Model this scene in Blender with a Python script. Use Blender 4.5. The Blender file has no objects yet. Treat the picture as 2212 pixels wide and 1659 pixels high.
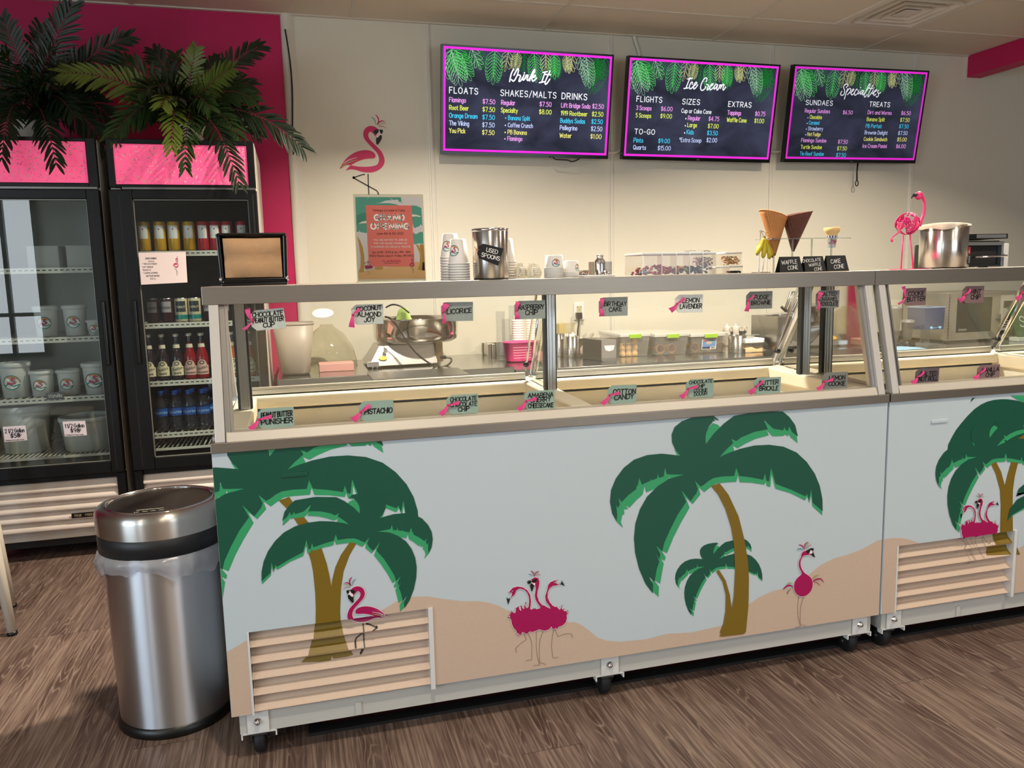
import bpy, bmesh, math, random
import numpy as np
from mathutils import Vector, Matrix

C = bpy.context.scene
COL = C.collection
PI = math.pi

# ------------------------------------------------------------------ camera
FPX = 1707.6                                    # focal length in pixels of the 2212 x 1659 frame
YAW, PITCH, ROLL = (math.radians(a) for a in (15.22185, 7.81029, -1.32037))
EYE = np.array([0.2313, -2.17, 1.338])


def cam_axes():
    f = np.array([math.sin(YAW) * math.cos(PITCH), math.cos(YAW) * math.cos(PITCH), -math.sin(PITCH)])
    r = np.array([math.cos(YAW), -math.sin(YAW), 0.0])
    u = np.cross(r, f)
    c, s = math.cos(ROLL), math.sin(ROLL)
    return np.array([c * r + s * u, -s * r + c * u, f])


AX = cam_axes()
cam = bpy.data.objects.new('camera', bpy.data.cameras.new('camera'))
COL.objects.link(cam)
cam.data.sensor_width = 36.0
cam.data.lens = FPX / 2212 * 36.0
cam.data.clip_start = 0.02
mw = Matrix.Identity(4)
for i in range(3):
    mw[i][0], mw[i][1], mw[i][2], mw[i][3] = AX[0][i], AX[1][i], -AX[2][i], EYE[i]
cam.matrix_world = mw
C.camera = cam


def at(x, y, Y=None, Z=None, X=None):
    """the point of the place seen at a photograph pixel, on the plane Y=, Z= or X= it lies on"""
    r = AX.T @ np.array([(x - 1106) / FPX, -(y - 829.5) / FPX, 1.0])
    if Y is not None:
        t = (Y - EYE[1]) / r[1]
    elif Z is not None:
        t = (Z - EYE[2]) / r[2]
    else:
        t = (X - EYE[0]) / r[0]
    return EYE + r * t


# ------------------------------------------------------------------ exposure, world, big lights
C.view_settings.view_transform = 'Standard'
C.view_settings.look = 'None'
C.view_settings.gamma = 1.0
C.view_settings.use_curve_mapping = False
C.view_settings.exposure = 0.15
try:
    C.cycles.use_denoising = True
    C.cycles.max_bounces = 9
    C.cycles.diffuse_bounces = 4
    C.cycles.glossy_bounces = 5
    C.cycles.transmission_bounces = 6
    C.cycles.transparent_max_bounces = 24
    C.cycles.caustics_reflective = False
    C.cycles.caustics_refractive = False
    C.cycles.sample_clamp_indirect = 4.0
    C.cycles.blur_glossy = 0.6
except Exception:
    pass
w = bpy.data.worlds.new('daylight')
C.world = w
w.use_nodes = True
wn = w.node_tree
wn.nodes.clear()
bg = wn.nodes.new('ShaderNodeBackground')
sky = wn.nodes.new('ShaderNodeTexSky')
sky.sky_type = 'HOSEK_WILKIE'
sky.sun_direction = Vector((-0.5, -0.6, 0.62)).normalized()
sky.turbidity = 4.0
wo = wn.nodes.new('ShaderNodeOutputWorld')
bg.inputs['Strength'].default_value = 1.0
wn.links.new(sky.outputs[0], bg.inputs['Color'])
wn.links.new(bg.outputs[0], wo.inputs['Surface'])

CEIL = 2.90          # ceiling height
WALL = 2.93          # back wall
FRONT = -5.6         # shop front with the big windows, behind the camera
LEFT, RIGHT = -4.2, 5.235


def area_light(name, loc, aim, sx, sy, power, color, spread=PI):
    l = bpy.data.lights.new(name, 'AREA')
    l.shape = 'RECTANGLE'
    l.size, l.size_y = sx, sy
    l.energy = power
    l.color = color
    l.spread = spread
    o = bpy.data.objects.new(name, l)
    COL.objects.link(o)
    o.location = loc
    o.rotation_euler = Vector(aim).to_track_quat('-Z', 'Y').to_euler()
    return o


# daylight through the shop-front windows (three panes) and the side window
WINS = [(-3.75, -2.95), (2.2, 4.9)]  # second opening is an unseen window added for neutral light
for i, (x0, x1) in enumerate(WINS):
    area_light('window_daylight', ((x0 + x1) / 2, FRONT - 0.05, 1.5), (0, 1, 0), x1 - x0, 2.1,
               [36, 60][i], (0.84, 0.93, 1.0))
area_light('side_window_daylight', (LEFT - 0.05, -3.55, 1.45), (1, 0, 0), 2.9, 2.1, 125, (0.70, 0.86, 1.0))
# recessed ceiling lights (their housings are built with the ceiling)
CANS = [(0.44, -3.50), (-1.9, -2.6), (2.6, -2.6), (0.5, -1.2), (3.2, -1.0), (1.1, 1.05), (3.6, 1.05)]
CAN_W = [22, 10, 20, 22, 26, 100, 96]

# ------------------------------------------------------------------ materials


def srgb(r, g, b):
    def f(c):
        c = c / 255.0
        return c / 12.92 if c <= 0.04045 else ((c + 0.055) / 1.055) ** 2.4
    return (f(r), f(g), f(b), 1.0)


MATS = {}


def anisotropic(m, amount=0.9):
    """brushed round the axis: highlights stretch along it"""
    nt = m.node_tree
    p = nt.nodes['Principled BSDF']
    tg = nt.nodes.new('ShaderNodeTangent')
    tg.direction_type = 'RADIAL'
    tg.axis = 'Z'
    nt.links.new(tg.outputs[0], p.inputs['Tangent'])
    p.inputs['Anisotropic'].default_value = amount
    p.inputs['Anisotropic Rotation'].default_value = 0.25
    return m


def mat(name, rgb=(128, 128, 128), rough=0.5, metal=0.0, spec=0.5, noise=0.0, nscale=40.0, bump=0.0, bscale=200.0,
        coat=0.0, emit=0.0, aniso=None, sss=0.0):
    if name in MATS:
        return MATS[name]
    m = bpy.data.materials.new(name)
    m.use_nodes = True
    nt = m.node_tree
    p = nt.nodes['Principled BSDF']
    col = srgb(*rgb)
    p.inputs['Base Color'].default_value = col
    p.inputs['Roughness'].default_value = rough
    p.inputs['Metallic'].default_value = metal
    p.inputs['Specular IOR Level'].default_value = spec
    p.inputs['Coat Weight'].default_value = coat
    if emit:
        p.inputs['Emission Color'].default_value = col
        p.inputs['Emission Strength'].default_value = emit
    if sss:
        p.inputs['Subsurface Weight'].default_value = sss
        p.inputs['Subsurface Radius'].default_value = (0.01, 0.01, 0.01)
    if noise or bump or aniso:
        tc = nt.nodes.new('ShaderNodeTexCoord')
        mp = nt.nodes.new('ShaderNodeMapping')
        nt.links.new(tc.outputs['Object'], mp.inputs['Vector'])
        if aniso:
            mp.inputs['Scale'].default_value = aniso
        if noise:
            n = nt.nodes.new('ShaderNodeTexNoise')
            n.inputs['Scale'].default_value = nscale
            n.inputs['Detail'].default_value = 4
            nt.links.new(mp.outputs[0], n.inputs['Vector'])
            mx = nt.nodes.new('ShaderNodeMix')
            mx.data_type = 'RGBA'
            mx.inputs['A'].default_value = tuple(min(1, c * (1 - noise)) for c in col[:3]) + (1,)
            mx.inputs['B'].default_value = tuple(min(1, c * (1 + noise)) for c in col[:3]) + (1,)
            nt.links.new(n.outputs['Fac'], mx.inputs['Factor'])
            nt.links.new(mx.outputs['Result'], p.inputs['Base Color'])
        if bump:
            n2 = nt.nodes.new('ShaderNodeTexNoise')
            n2.inputs['Scale'].default_value = bscale
            n2.inputs['Detail'].default_value = 3
            nt.links.new(mp.outputs[0], n2.inputs['Vector'])
            b = nt.nodes.new('ShaderNodeBump')
            b.inputs['Strength'].default_value = bump
            b.inputs['Distance'].default_value = 0.002
            nt.links.new(n2.outputs['Fac'], b.inputs['Height'])
            nt.links.new(b.outputs[0], p.inputs['Normal'])
    MATS[name] = m
    return m


def glass(name, tint=(255, 255, 255), refl=1.0, haze=0.0, hazecol=(200, 205, 205), rough=0.0):
    """thin clear sheet: transparent with fresnel reflection, optionally a little haze"""
    if name in MATS:
        return MATS[name]
    m = bpy.data.materials.new(name)
    m.use_nodes = True
    nt = m.node_tree
    nt.nodes.clear()
    out = nt.nodes.new('ShaderNodeOutputMaterial')
    tr = nt.nodes.new('ShaderNodeBsdfTransparent')
    tr.inputs[0].default_value = srgb(*tint)
    gl = nt.nodes.new('ShaderNodeBsdfGlossy')
    gl.inputs['Roughness'].default_value = rough
    gl.inputs['Color'].default_value = (1, 1, 1, 1)
    lw = nt.nodes.new('ShaderNodeFresnel')
    geo = nt.nodes.new('ShaderNodeNewGeometry')      # both faces of a thin sheet reflect like its outside
    ior = nt.nodes.new('ShaderNodeMapRange')
    ior.inputs['To Min'].default_value = 1.45
    ior.inputs['To Max'].default_value = 1 / 1.45
    nt.links.new(geo.outputs['Backfacing'], ior.inputs['Value'])
    nt.links.new(ior.outputs[0], lw.inputs['IOR'])
    mu = nt.nodes.new('ShaderNodeMath')
    mu.operation = 'MULTIPLY'
    mu.use_clamp = True
    mu.inputs[1].default_value = refl
    nt.links.new(lw.outputs[0], mu.inputs[0])
    src = tr
    if haze:
        di = nt.nodes.new('ShaderNodeBsdfDiffuse')
        di.inputs[0].default_value = srgb(*hazecol)
        mh = nt.nodes.new('ShaderNodeMixShader')
        mh.inputs[0].default_value = haze
        nt.links.new(tr.outputs[0], mh.inputs[1])
        nt.links.new(di.outputs[0], mh.inputs[2])
        src = mh
    mx = nt.nodes.new('ShaderNodeMixShader')
    nt.links.new(mu.outputs[0], mx.inputs[0])
    nt.links.new(src.outputs[0], mx.inputs[1])
    nt.links.new(gl.outputs[0], mx.inputs[2])
    nt.links.new(mx.outputs[0], out.inputs['Surface'])
    MATS[name] = m
    return m


def brushed(name, rgb, rough=0.28, stretch=(1, 1, 60), amount=0.12):
    """brushed metal: streaks run along the axis whose scale is smallest"""
    return mat(name, rgb, rough, 1.0, noise=amount, nscale=6.0, aniso=stretch)


# ------------------------------------------------------------------ mesh builder


class G:
    """collects shapes, then makes ONE mesh object of them"""

    def __init__(self):
        self.v, self.f, self.mi, self.sm = [], [], [], []
        self.ms = []
        self.T = Matrix.Identity(4)
        self.cur = 0
        self.smooth = False

    def use(self, m):
        if m not in self.ms:
            self.ms.append(m)
        self.cur = self.ms.index(m)
        return self

    def pt(self, p):
        self.v.append(tuple(self.T @ Vector((float(p[0]), float(p[1]), float(p[2])))))
        return len(self.v) - 1

    def face(self, idx, smooth=None):
        self.f.append(tuple(idx))
        self.mi.append(self.cur)
        self.sm.append(self.smooth if smooth is None else smooth)

    def poly(self, pts):
        self.face([self.pt(p) for p in pts], False)

    def box(self, a, b):
        (x0, y0, z0), (x1, y1, z1) = a, b
        i = [self.pt(p) for p in ((x0, y0, z0), (x1, y0, z0), (x1, y1, z0), (x0, y1, z0),
                                  (x0, y0, z1), (x1, y0, z1), (x1, y1, z1), (x0, y1, z1))]
        for q in ((0, 3, 2, 1), (4, 5, 6, 7), (0, 1, 5, 4), (1, 2, 6, 5), (2, 3, 7, 6), (3, 0, 4, 7)):
            self.face([i[k] for k in q], False)
        return self

    def hexa(self, p8):
        """box from eight corners: bottom loop then top loop"""
        i = [self.pt(p) for p in p8]
        for q in ((0, 3, 2, 1), (4, 5, 6, 7), (0, 1, 5, 4), (1, 2, 6, 5), (2, 3, 7, 6), (3, 0, 4, 7)):
            self.face([i[k] for k in q], False)
        return self

    def prism(self, poly, d, axis='Y', base=0.0):
        """polygon (a,b) pairs extruded by d. axis Y: (x,z); axis Z: (x,y); axis X: (y,z)"""
        def P(a, b, t):
            return {'Y': (a, t, b), 'Z': (a, b, t), 'X': (t, a, b)}[axis]
        n = len(poly)
        lo = [self.pt(P(a, b, base)) for a, b in poly]
        hi = [self.pt(P(a, b, base + d)) for a, b in poly]
        self.face(lo[::-1], False)
        self.face(hi, False)
        for k in range(n):
            self.face((lo[k], lo[(k + 1) % n], hi[(k + 1) % n], hi[k]), False)
        return self

    def lathe(self, prof, seg=28, c=(0, 0, 0), sx=1.0, sy=1.0, smooth=True, a0=0.0, a1=2 * PI, axis='Z', power=2.0):
        """profile of (radius, height) turned about an axis; sx, sy squash it to an oval"""
        full = abs(a1 - a0 - 2 * PI) < 1e-6
        n = seg if full else seg + 1
        rings = []
        for r, h in prof:
            if r < 1e-6:
                rings.append([self._ax((0, 0, h), c, axis)])
            else:
                ring = []
                for k in range(n):
                    t = a0 + (a1 - a0) * k / seg
                    ct, st = math.cos(t), math.sin(t)
                    if power != 2.0:
                        ct = math.copysign(abs(ct) ** (2 / power), ct)
                        st = math.copysign(abs(st) ** (2 / power), st)
                    ring.append(self._ax((r * sx * ct, r * sy * st, h), c, axis))
                rings.append(ring)
        for a, b in zip(rings[:-1], rings[1:]):
            for k in range(seg):
                k2 = (k + 1) % n
                if len(a) == 1 and len(b) == 1:
                    continue
                if len(a) == 1:
                    self.face((a[0], b[k2], b[k]), smooth)
                elif len(b) == 1:
                    self.face((a[k], a[k2], b[0]), smooth)
                else:
                    self.face((a[k], a[k2], b[k2], b[k]), smooth)
        return self

    def _ax(self, p, c, axis):
        x, y, z = p
        q = {'Z': (x, y, z), 'Y': (x, z, y), 'X': (z, x, y)}[axis]
        return self.pt((q[0] + c[0], q[1] + c[1], q[2] + c[2]))

    def cyl(self, a, b, r, seg=12, r2=None, caps=True, smooth=True):
        return self.tube([a, b], [r, r if r2 is None else r2], seg, caps=caps, smooth=smooth)

    def tube(self, path, r, seg=8, closed=False, caps=True, smooth=True, flat=1.0):
        P = [Vector([float(c) for c in p]) for p in path]
        n = len(P)
        R = r if isinstance(r, (list, tuple)) else [r] * n
        rings = []
        up = None
        for i in range(n):
            if closed:
                t = P[(i + 1) % n] - P[i - 1]
            else:
                t = P[min(i + 1, n - 1)] - P[max(i - 1, 0)]
            if t.length < 1e-9:
                t = Vector((0, 0, 1))
            t.normalize()
            if up is None:
                up = Vector((0, 0, 1)) if abs(t.z) < 0.9 else Vector((0, 1, 0))
            s = t.cross(up)
            if s.length < 1e-6:
                s = t.cross(Vector((1, 0.3, 0)))
            s.normalize()
            up = s.cross(t).normalized()
            rings.append([self.pt(P[i] + (s * math.cos(2 * PI * k / seg) + up * (flat * math.sin(2 * PI * k / seg))) * R[i])
                          for k in range(seg)])
        m = n if closed else n - 1
        for i in range(m):
            a, b = rings[i], rings[(i + 1) % n]
            for k in range(seg):
                self.face((a[k], a[(k + 1) % seg], b[(k + 1) % seg], b[k]), smooth)
        if caps and not closed:
            self.face(rings[0][::-1], False)
            self.face(rings[-1], False)
        return self

    def ball(self, c, r, seg=12, sx=1, sy=1, sz=1):
        pr = [(r * math.sin(PI * k / (seg // 2)), -r * math.cos(PI * k / (seg // 2)) * sz) for k in range(seg // 2 + 1)]
        pr[0] = (0, pr[0][1])
        pr[-1] = (0, pr[-1][1])
        return self.lathe(pr, seg, c, sx, sy)

    def strip(self, rows, smooth=True, close=False):
        """grid of points: rows of equal length"""
        ids = [[self.pt(p) for p in r] for r in rows]
        for a, b in zip(ids[:-1], ids[1:]):
            n = len(a)
            for k in range(n if close else n - 1):
                self.face((a[k], a[(k + 1) % n], b[(k + 1) % n], b[k]), smooth)
        return self

    def mesh(self, name):
        me = bpy.data.meshes.new(name)
        me.from_pydata(self.v, [], self.f)
        me.polygons.foreach_set('material_index', self.mi)
        me.polygons.foreach_set('use_smooth', self.sm)
        for m in self.ms:
            me.materials.append(m)
        me.update()
        return me


def obj(name, g, parent=None, bevel=0.0, label=None, m=None, fix=True):
    """link the collected shapes as one mesh object (a part when it has a parent)"""
    if m is not None:
        g.ms = [m] if not g.ms else g.ms
    me = g.mesh(name)
    if fix:
        bm = bmesh.new()
        bm.from_mesh(me)
        bmesh.ops.recalc_face_normals(bm, faces=bm.faces)
        bm.to_mesh(me)
        bm.free()
    o = bpy.data.objects.new(name, me)
    COL.objects.link(o)
    if parent is not None:
        o.parent = parent
    if bevel:
        b = o.modifiers.new('Bevel', 'BEVEL')
        b.width = bevel
        b.segments = 2
        b.limit_method = 'ANGLE'
        b.angle_limit = 0.6
    if label:
        o['label'] = label
    return o


def thing(name, label, cat, loc=(0, 0, 0), rz=0.0, group=None):
    o = bpy.data.objects.new(name, None)
    COL.objects.link(o)
    o.empty_display_size = 0.05
    o.location = loc
    o.rotation_euler = (0, 0, rz)
    o['label'] = label
    o['category'] = cat
    if group:
        o['group'] = group
    return o


def tag(o, label, cat, group=None, kind=None):
    o['label'] = label
    o['category'] = cat
    if group:
        o['group'] = group
    if kind:
        o['kind'] = kind
    return o


def struct(o):
    o['kind'] = 'structure'
    return o


def dup(root, loc, rz=None, label=None, group=None, swap=None):
    """a copy of a thing with copies of its parts and sub-parts; swap maps a material to another one"""
    def cp(o, parent):
        c = o.copy()
        if swap and o.data is not None and any(m in swap for m in o.data.materials):
            c.data = o.data.copy()
            for i, m in enumerate(c.data.materials):
                if m in swap:
                    c.data.materials[i] = swap[m]
        COL.objects.link(c)
        if parent is not None:
            c.parent = parent
        for ch in o.children:
            cp(ch, c)
        return c
    r = cp(root, None)
    r.location = loc
    if rz is not None:
        r.rotation_euler = (0, 0, rz)
    if label:
        r['label'] = label
    if group:
        r['group'] = group
    return r


# ------------------------------------------------------------------ lettering: a stroke alphabet drawn as marker or brush lines
_B = '~0,1.6 1.5,.1 3.3,0 5,1.5 5.2,3.3 5,5 3.3,6.6 1.5,6.4 0,5'
_D = '~5,5 3.6,6.5 1.8,6.5 .3,5 0,3.2 .4,1.3 1.8,0 3.6,.2 5,1.6'
_O = '~3.7,10 1,8.6 0,5 1,1.4 3.7,0 6.4,1.4 7.4,5 6.4,8.6 3.7,10'
GLYPH = {
    'A': '0,0 3.5,10 7,0;1.2,3.5 5.8,3.5', 'B': '0,0 0,10 3,10;~3,10 5.2,9 5.2,6.4 3,5.3;3,5.3 0,5.3;~3.2,5.3 6,4.3 6,1.2 3.2,0;3.2,0 0,0',
    'C': '~6.5,8.3 5,9.7 3,9.9 .8,8.2 0,5 .8,1.8 3,.1 5,.3 6.5,1.7', 'D': '2.6,0 0,0 0,10 2.6,10;~2.6,10 5.6,8.6 6.7,5 5.6,1.4 2.6,0',
    'E': '5.5,10 0,10 0,0 5.5,0;0,5.2 4.5,5.2', 'F': '5.5,10 0,10 0,0;0,5.2 4.5,5.2',
    'G': '~6.8,8.3 5.2,9.7 3.2,9.9 .8,8.2 0,5 .8,1.8 3.2,.1 5.4,.6 6.8,2;6.8,2 6.8,4.6 4,4.6', 'H': '0,0 0,10;6.5,0 6.5,10;0,5.2 6.5,5.2',
    'I': '.5,0 .5,10', 'J': '~5,10 5,3 4.2,.8 2.5,0 .8,.7 0,2.4', 'K': '0,0 0,10;6,10 0,4.3;2,5.9 6.2,0', 'L': '0,10 0,0 5.3,0',
    'M': '0,0 .3,10 4,3 7.7,10 8,0', 'N': '0,0 0,10 6.5,0 6.5,10', 'O': _O, 'P': '0,0 0,10 3,10;~3,10 6,9 6,5.6 3,4.6;3,4.6 0,4.6',
    'Q': _O + ';4.5,2.5 7.2,-.5', 'R': '0,0 0,10 3,10;~3,10 6,9 6,5.6 3,4.6;0,4.6 3,4.6 6.4,0',
    'S': '~6,8.4 4.5,9.8 2.5,9.9 .6,8.8 .5,6.6 2.5,5.4 4.5,4.7 6.1,3.2 5.6,1 3.5,0 1.5,.3 0,1.7', 'T': '0,10 7,10;3.5,10 3.5,0',
    'U': '~0,10 0,3.5 1,.8 3.3,0 5.6,.8 6.6,3.5 6.6,10', 'V': '0,10 3.5,0 7,10', 'W': '0,10 2.4,0 5,8 7.6,0 10,10', 'X': '0,10 6.5,0;6.5,10 0,0',
    'Y': '0,10 3.4,4.8 6.8,10;3.4,4.8 3.4,0', 'Z': '0,10 6.3,10 0,0 6.3,0',
    'a': _D + ';5,6.5 5,0', 'b': '0,10 0,0;' + _B, 'c': '~4.8,5.4 3.4,6.6 2,6.5 .4,5.2 0,3.2 .5,1.1 2,0 3.5,.1 4.8,1.2', 'd': '5,10 5,0;' + _D,
    'e': '.2,3.4 5,3.6;~5,3.6 4.6,5.6 2.8,6.6 1,6 0,3.6 .5,1.2 2.2,0 4,.2 5,1.3', 'f': '~4,9.6 2.8,10 1.6,9 1.4,7 1.4,0;0,6.3 3.4,6.3',
    'g': _D + ';~5,6.5 5,-1 4.2,-2.7 2.5,-3.1 .8,-2.5', 'h': '0,10 0,0;~0,4.5 1.3,6.2 3,6.6 4.5,5.6 4.8,4 4.8,0', 'i': '.5,6.5 .5,0;.5,8.8 .5,9.3',
    'j': '~1.5,6.5 1.5,-1.5 .8,-2.8 -.5,-3;1.5,8.8 1.5,9.3', 'k': '0,10 0,0;4.5,6.5 0,2.6;1.6,3.9 4.8,0', 'l': '.5,10 .5,0',
    'm': '0,6.5 0,0;~0,4.6 1,6.3 2.4,6.5 3.6,5.5 3.8,4 3.8,0;~3.8,4.6 4.8,6.3 6.2,6.5 7.4,5.5 7.6,4 7.6,0',
    'n': '0,6.5 0,0;~0,4.5 1.3,6.2 3,6.6 4.5,5.6 4.8,4 4.8,0', 'o': '~2.6,6.6 .7,5.6 0,3.3 .7,1 2.6,0 4.5,1 5.2,3.3 4.5,5.6 2.6,6.6',
    'p': '0,6.5 0,-3;' + _B, 'q': _D + ';5,6.5 5,-3', 'r': '0,6.5 0,0;~0,4.2 1,6 2.4,6.6 3.5,6.2',
    's': '~4.3,5.6 3,6.6 1.4,6.5 .4,5.4 .8,4 2.4,3.3 4,2.6 4.5,1.2 3.4,.1 1.6,0 0,1.1', 't': '~1.6,9 1.6,2 2,.5 3.2,0 4.2,.4;0,6.3 3.8,6.3',
    'u': '~0,6.5 0,2.4 .8,.5 2.4,0 4,.8 4.8,2.4;4.8,6.5 4.8,0', 'v': '0,6.5 2.5,0 5,6.5', 'w': '0,6.5 1.9,0 3.8,5.4 5.7,0 7.6,6.5',
    'x': '0,6.5 4.6,0;4.6,6.5 0,0', 'y': '0,6.5 2.6,.4;5.2,6.5 1.4,-3', 'z': '0,6.5 4.6,6.5 0,0 4.6,0',
    '0': '~3,10 .8,8.4 0,5 .8,1.6 3,0 5.2,1.6 6,5 5.2,8.4 3,10', '1': '0,8 1.8,10 1.8,0', '2': '~0,7.8 .8,9.5 2.8,10 4.8,9.2 5.2,7.2 4,4.8 0,0;0,0 5.4,0',
    '3': '~.2,8.8 1.6,10 3.6,10 5,8.6 4.6,6.4 2.4,5.4;~2.4,5.4 4.8,4.6 5.4,2.4 4.2,.4 2.2,0 0,1.2', '4': '4.4,0 4.4,10 0,3 6,3',
    '5': '5,10 .8,10 .4,5.8;~.4,5.8 2.4,6.4 4.6,5.4 5.2,3 4.2,.8 2.2,0 0,.8', '6': '~4.6,10 2,8 .4,4.8 .2,2.4 1.4,.3 3,0 4.8,.9 5.2,3 4.2,5 2.6,5.5 .6,4',
    '7': '0,10 5.6,10 2,0', '8': '~2.8,5.3 .7,6.6 .8,9 2.8,10 4.8,9 4.9,6.6 2.8,5.3 .4,3.8 .2,1.2 2.8,0 5.4,1.2 5.2,3.8 2.8,5.3',
    '9': '~5,6 3.6,4.6 1.6,4.7 .2,6.4 .4,8.8 2.4,10 4.4,9.2 5.2,7 4.8,3.6 2.6,0', '$': '~5.2,8 3.9,9 2.1,9.1 .5,8.2 .5,6.4 2.2,5.4 3.9,4.7 5.2,3.4 4.8,1.7 3,.9 1.3,1.2 0,2.3;2.8,11 2.8,-1',
    '.': '.4,.1 .4,.5', ',': '.6,.6 .1,-1.4', '/': '0,-1 4.6,11', '-': '0,4.4 3.6,4.4', '&': '6.4,0 1.4,7.2;~1.4,7.2 1.6,9.2 3,10 4.3,9 4,7.2 1.2,4.4 0,2.4 1,.4 2.8,0 5,1.4 6,4',
    "'": '.4,10 .2,7.8', '!': '.4,10 .4,3;.4,.1 .4,.5', ':': '.4,.4 .4,.8;.4,5.4 .4,5.8', '*': '2,10 2,6;.2,9 3.8,7;3.8,9 .2,7', '|': '.4,11 .4,-2',
}
_W = {}


def catmull(pts, n=4, closed=False):
    out = []
    m = len(pts)
    for i in range(m if closed else m - 1):
        if closed:
            p0, p1, p2, p3 = pts[i - 1], pts[i], pts[(i + 1) % m], pts[(i + 2) % m]
        else:
            p0, p1, p2, p3 = pts[max(i - 1, 0)], pts[i], pts[i + 1], pts[min(i + 2, m - 1)]
        for k in range(n):
            t = k / n
            out.append(tuple(0.5 * (2 * b + (c - a) * t + (2 * a - 5 * b + 4 * c - d) * t * t + (3 * b - a - 3 * c + d) * t ** 3)
                             for a, b, c, d in zip(p0, p1, p2, p3)))
    if not closed:
        out.append(tuple(pts[-1]))
    return out


def glyph(ch):
    if ch not in _W:
        st = []
        for s in GLYPH[ch].split(';'):
            sm = s[0] == '~'
            p = [tuple(float(c) for c in q.split(',')) for q in s.lstrip('~').split()]
            st.append(catmull(p, 3) if sm else p)
        _W[ch] = (st, max(x for s in st for x, _ in s))
    return _W[ch]


def text_width(s, track=2.2):
    x = 0
    for ch in s:
        x += 4.2 if ch == ' ' else glyph(ch)[1] + track
    return x - track


def stroke2d(pts, wd):
    """quads and end discs of a thick line in 2D; wd may be a list"""
    W = wd if isinstance(wd, (list, tuple)) else [wd] * len(pts)
    out = []
    n = len(pts)
    run = [0]
    for i in range(1, n - 1):
        a = (pts[i][0] - pts[i - 1][0], pts[i][1] - pts[i - 1][1])
        b = (pts[i + 1][0] - pts[i][0], pts[i + 1][1] - pts[i][1])
        la, lb = math.hypot(*a), math.hypot(*b)
        if la and lb and (a[0] * b[0] + a[1] * b[1]) / la / lb < 0.8:
            run.append(i)
    run.append(n - 1)
    for i0, i1 in zip(run[:-1], run[1:]):
        L, R = [], []
        for i in range(i0, i1 + 1):
            p, q = pts[max(i - 1, i0)], pts[min(i + 1, i1)]
            dx, dy = q[0] - p[0], q[1] - p[1]
            l = math.hypot(dx, dy) or 1
            nx, ny = -dy / l * W[i] / 2, dx / l * W[i] / 2
            L.append((pts[i][0] + nx, pts[i][1] + ny))
            R.append((pts[i][0] - nx, pts[i][1] - ny))
        for k in range(len(L) - 1):
            out.append([L[k], R[k], R[k + 1], L[k + 1]])
    for i in run:
        r = W[i] / 2
        out.append([(pts[i][0] + r * math.cos(k * PI / 4), pts[i][1] + r * math.sin(k * PI / 4)) for k in range(8)])
    return out


def text(g, s, fn, u, v, size, weight=0.12, align='l', slant=0.0, track=2.2, wide=1.0, jit=0.0, rnd=None, rot=0.0):
    """letters of cap height `size` from (u, v) through the mapping fn(u, v) -> point"""
    k = size / 10.0
    width = text_width(s, track) * k * wide
    x = {'l': 0.0, 'c': -width / 2, 'r': -width}[align]
    cr, sr = math.cos(rot), math.sin(rot)
    for ch in s:
        if ch == ' ':
            x += 4.2 * k * wide
            continue
        st, gw = glyph(ch)
        jx = jy = ja = 0.0
        if jit:
            jx, jy, ja = rnd.uniform(-jit, jit) * size, rnd.uniform(-jit, jit) * size, rnd.uniform(-jit, jit) * 1.5
        for s_ in st:
            pts = []
            for a, b in s_:
                px, py = (a * wide + slant * b) * k, b * k
                px, py = px + jx - ja * py, py + jy + ja * px
                px += x
                pts.append((px * cr - py * sr, px * sr + py * cr))
            if len(pts) == 2 and math.dist(pts[0], pts[1]) < 1e-9:
                pts[1] = (pts[1][0] + 1e-6, pts[1][1])
            for q in stroke2d(pts, weight * size):
                g.poly([fn(u + a, v + b) for a, b in q])
        x += (gw + track) * k * wide
    return width


def rounded(x0, z0, x1, z1, r, n=4):
    pts = []
    for cx, cz, a in ((x1 - r, z0 + r, -PI / 2), (x1 - r, z1 - r, 0), (x0 + r, z1 - r, PI / 2), (x0 + r, z0 + r, PI)):
        for k in range(n + 1):
            t = a + PI / 2 * k / n
            pts.append((cx + r * math.cos(t), cz + r * math.sin(t)))
    return pts

# ================================================================== THE SETTING
FRP = mat('white_wall_panel', (226, 221, 204), 0.42, bump=0.35, bscale=420, noise=0.02, nscale=3)
PINKW = mat('pink_wall_paint', (190, 16, 88), 0.55, bump=0.15, bscale=300)
TRIMW = mat('white_trim', (226, 221, 208), 0.4)
CEILM = mat('ceiling_tile', (222, 212, 194), 0.8, bump=0.3, bscale=160)
BEIGE = mat('room_paint', (205, 200, 188), 0.7)
BLACKP = mat('black_plastic', (14, 14, 15), 0.35)
BLACKG = mat('black_gloss', (10, 10, 11), 0.18)
BLACKM = mat('matte_black', (18, 18, 19), 0.7)
CHROME = mat('chrome', (225, 226, 228), 0.08, 1.0)
STEEL = brushed('brushed_steel', (190, 190, 188), 0.22, (1, 1, 40))
STEELH = brushed('brushed_steel_top', (176, 178, 178), 0.22, (30, 1, 1))
WHITEP = mat('white_plastic', (232, 230, 224), 0.4)
PAPER = mat('white_paper', (240, 236, 230), 0.7)


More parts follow.
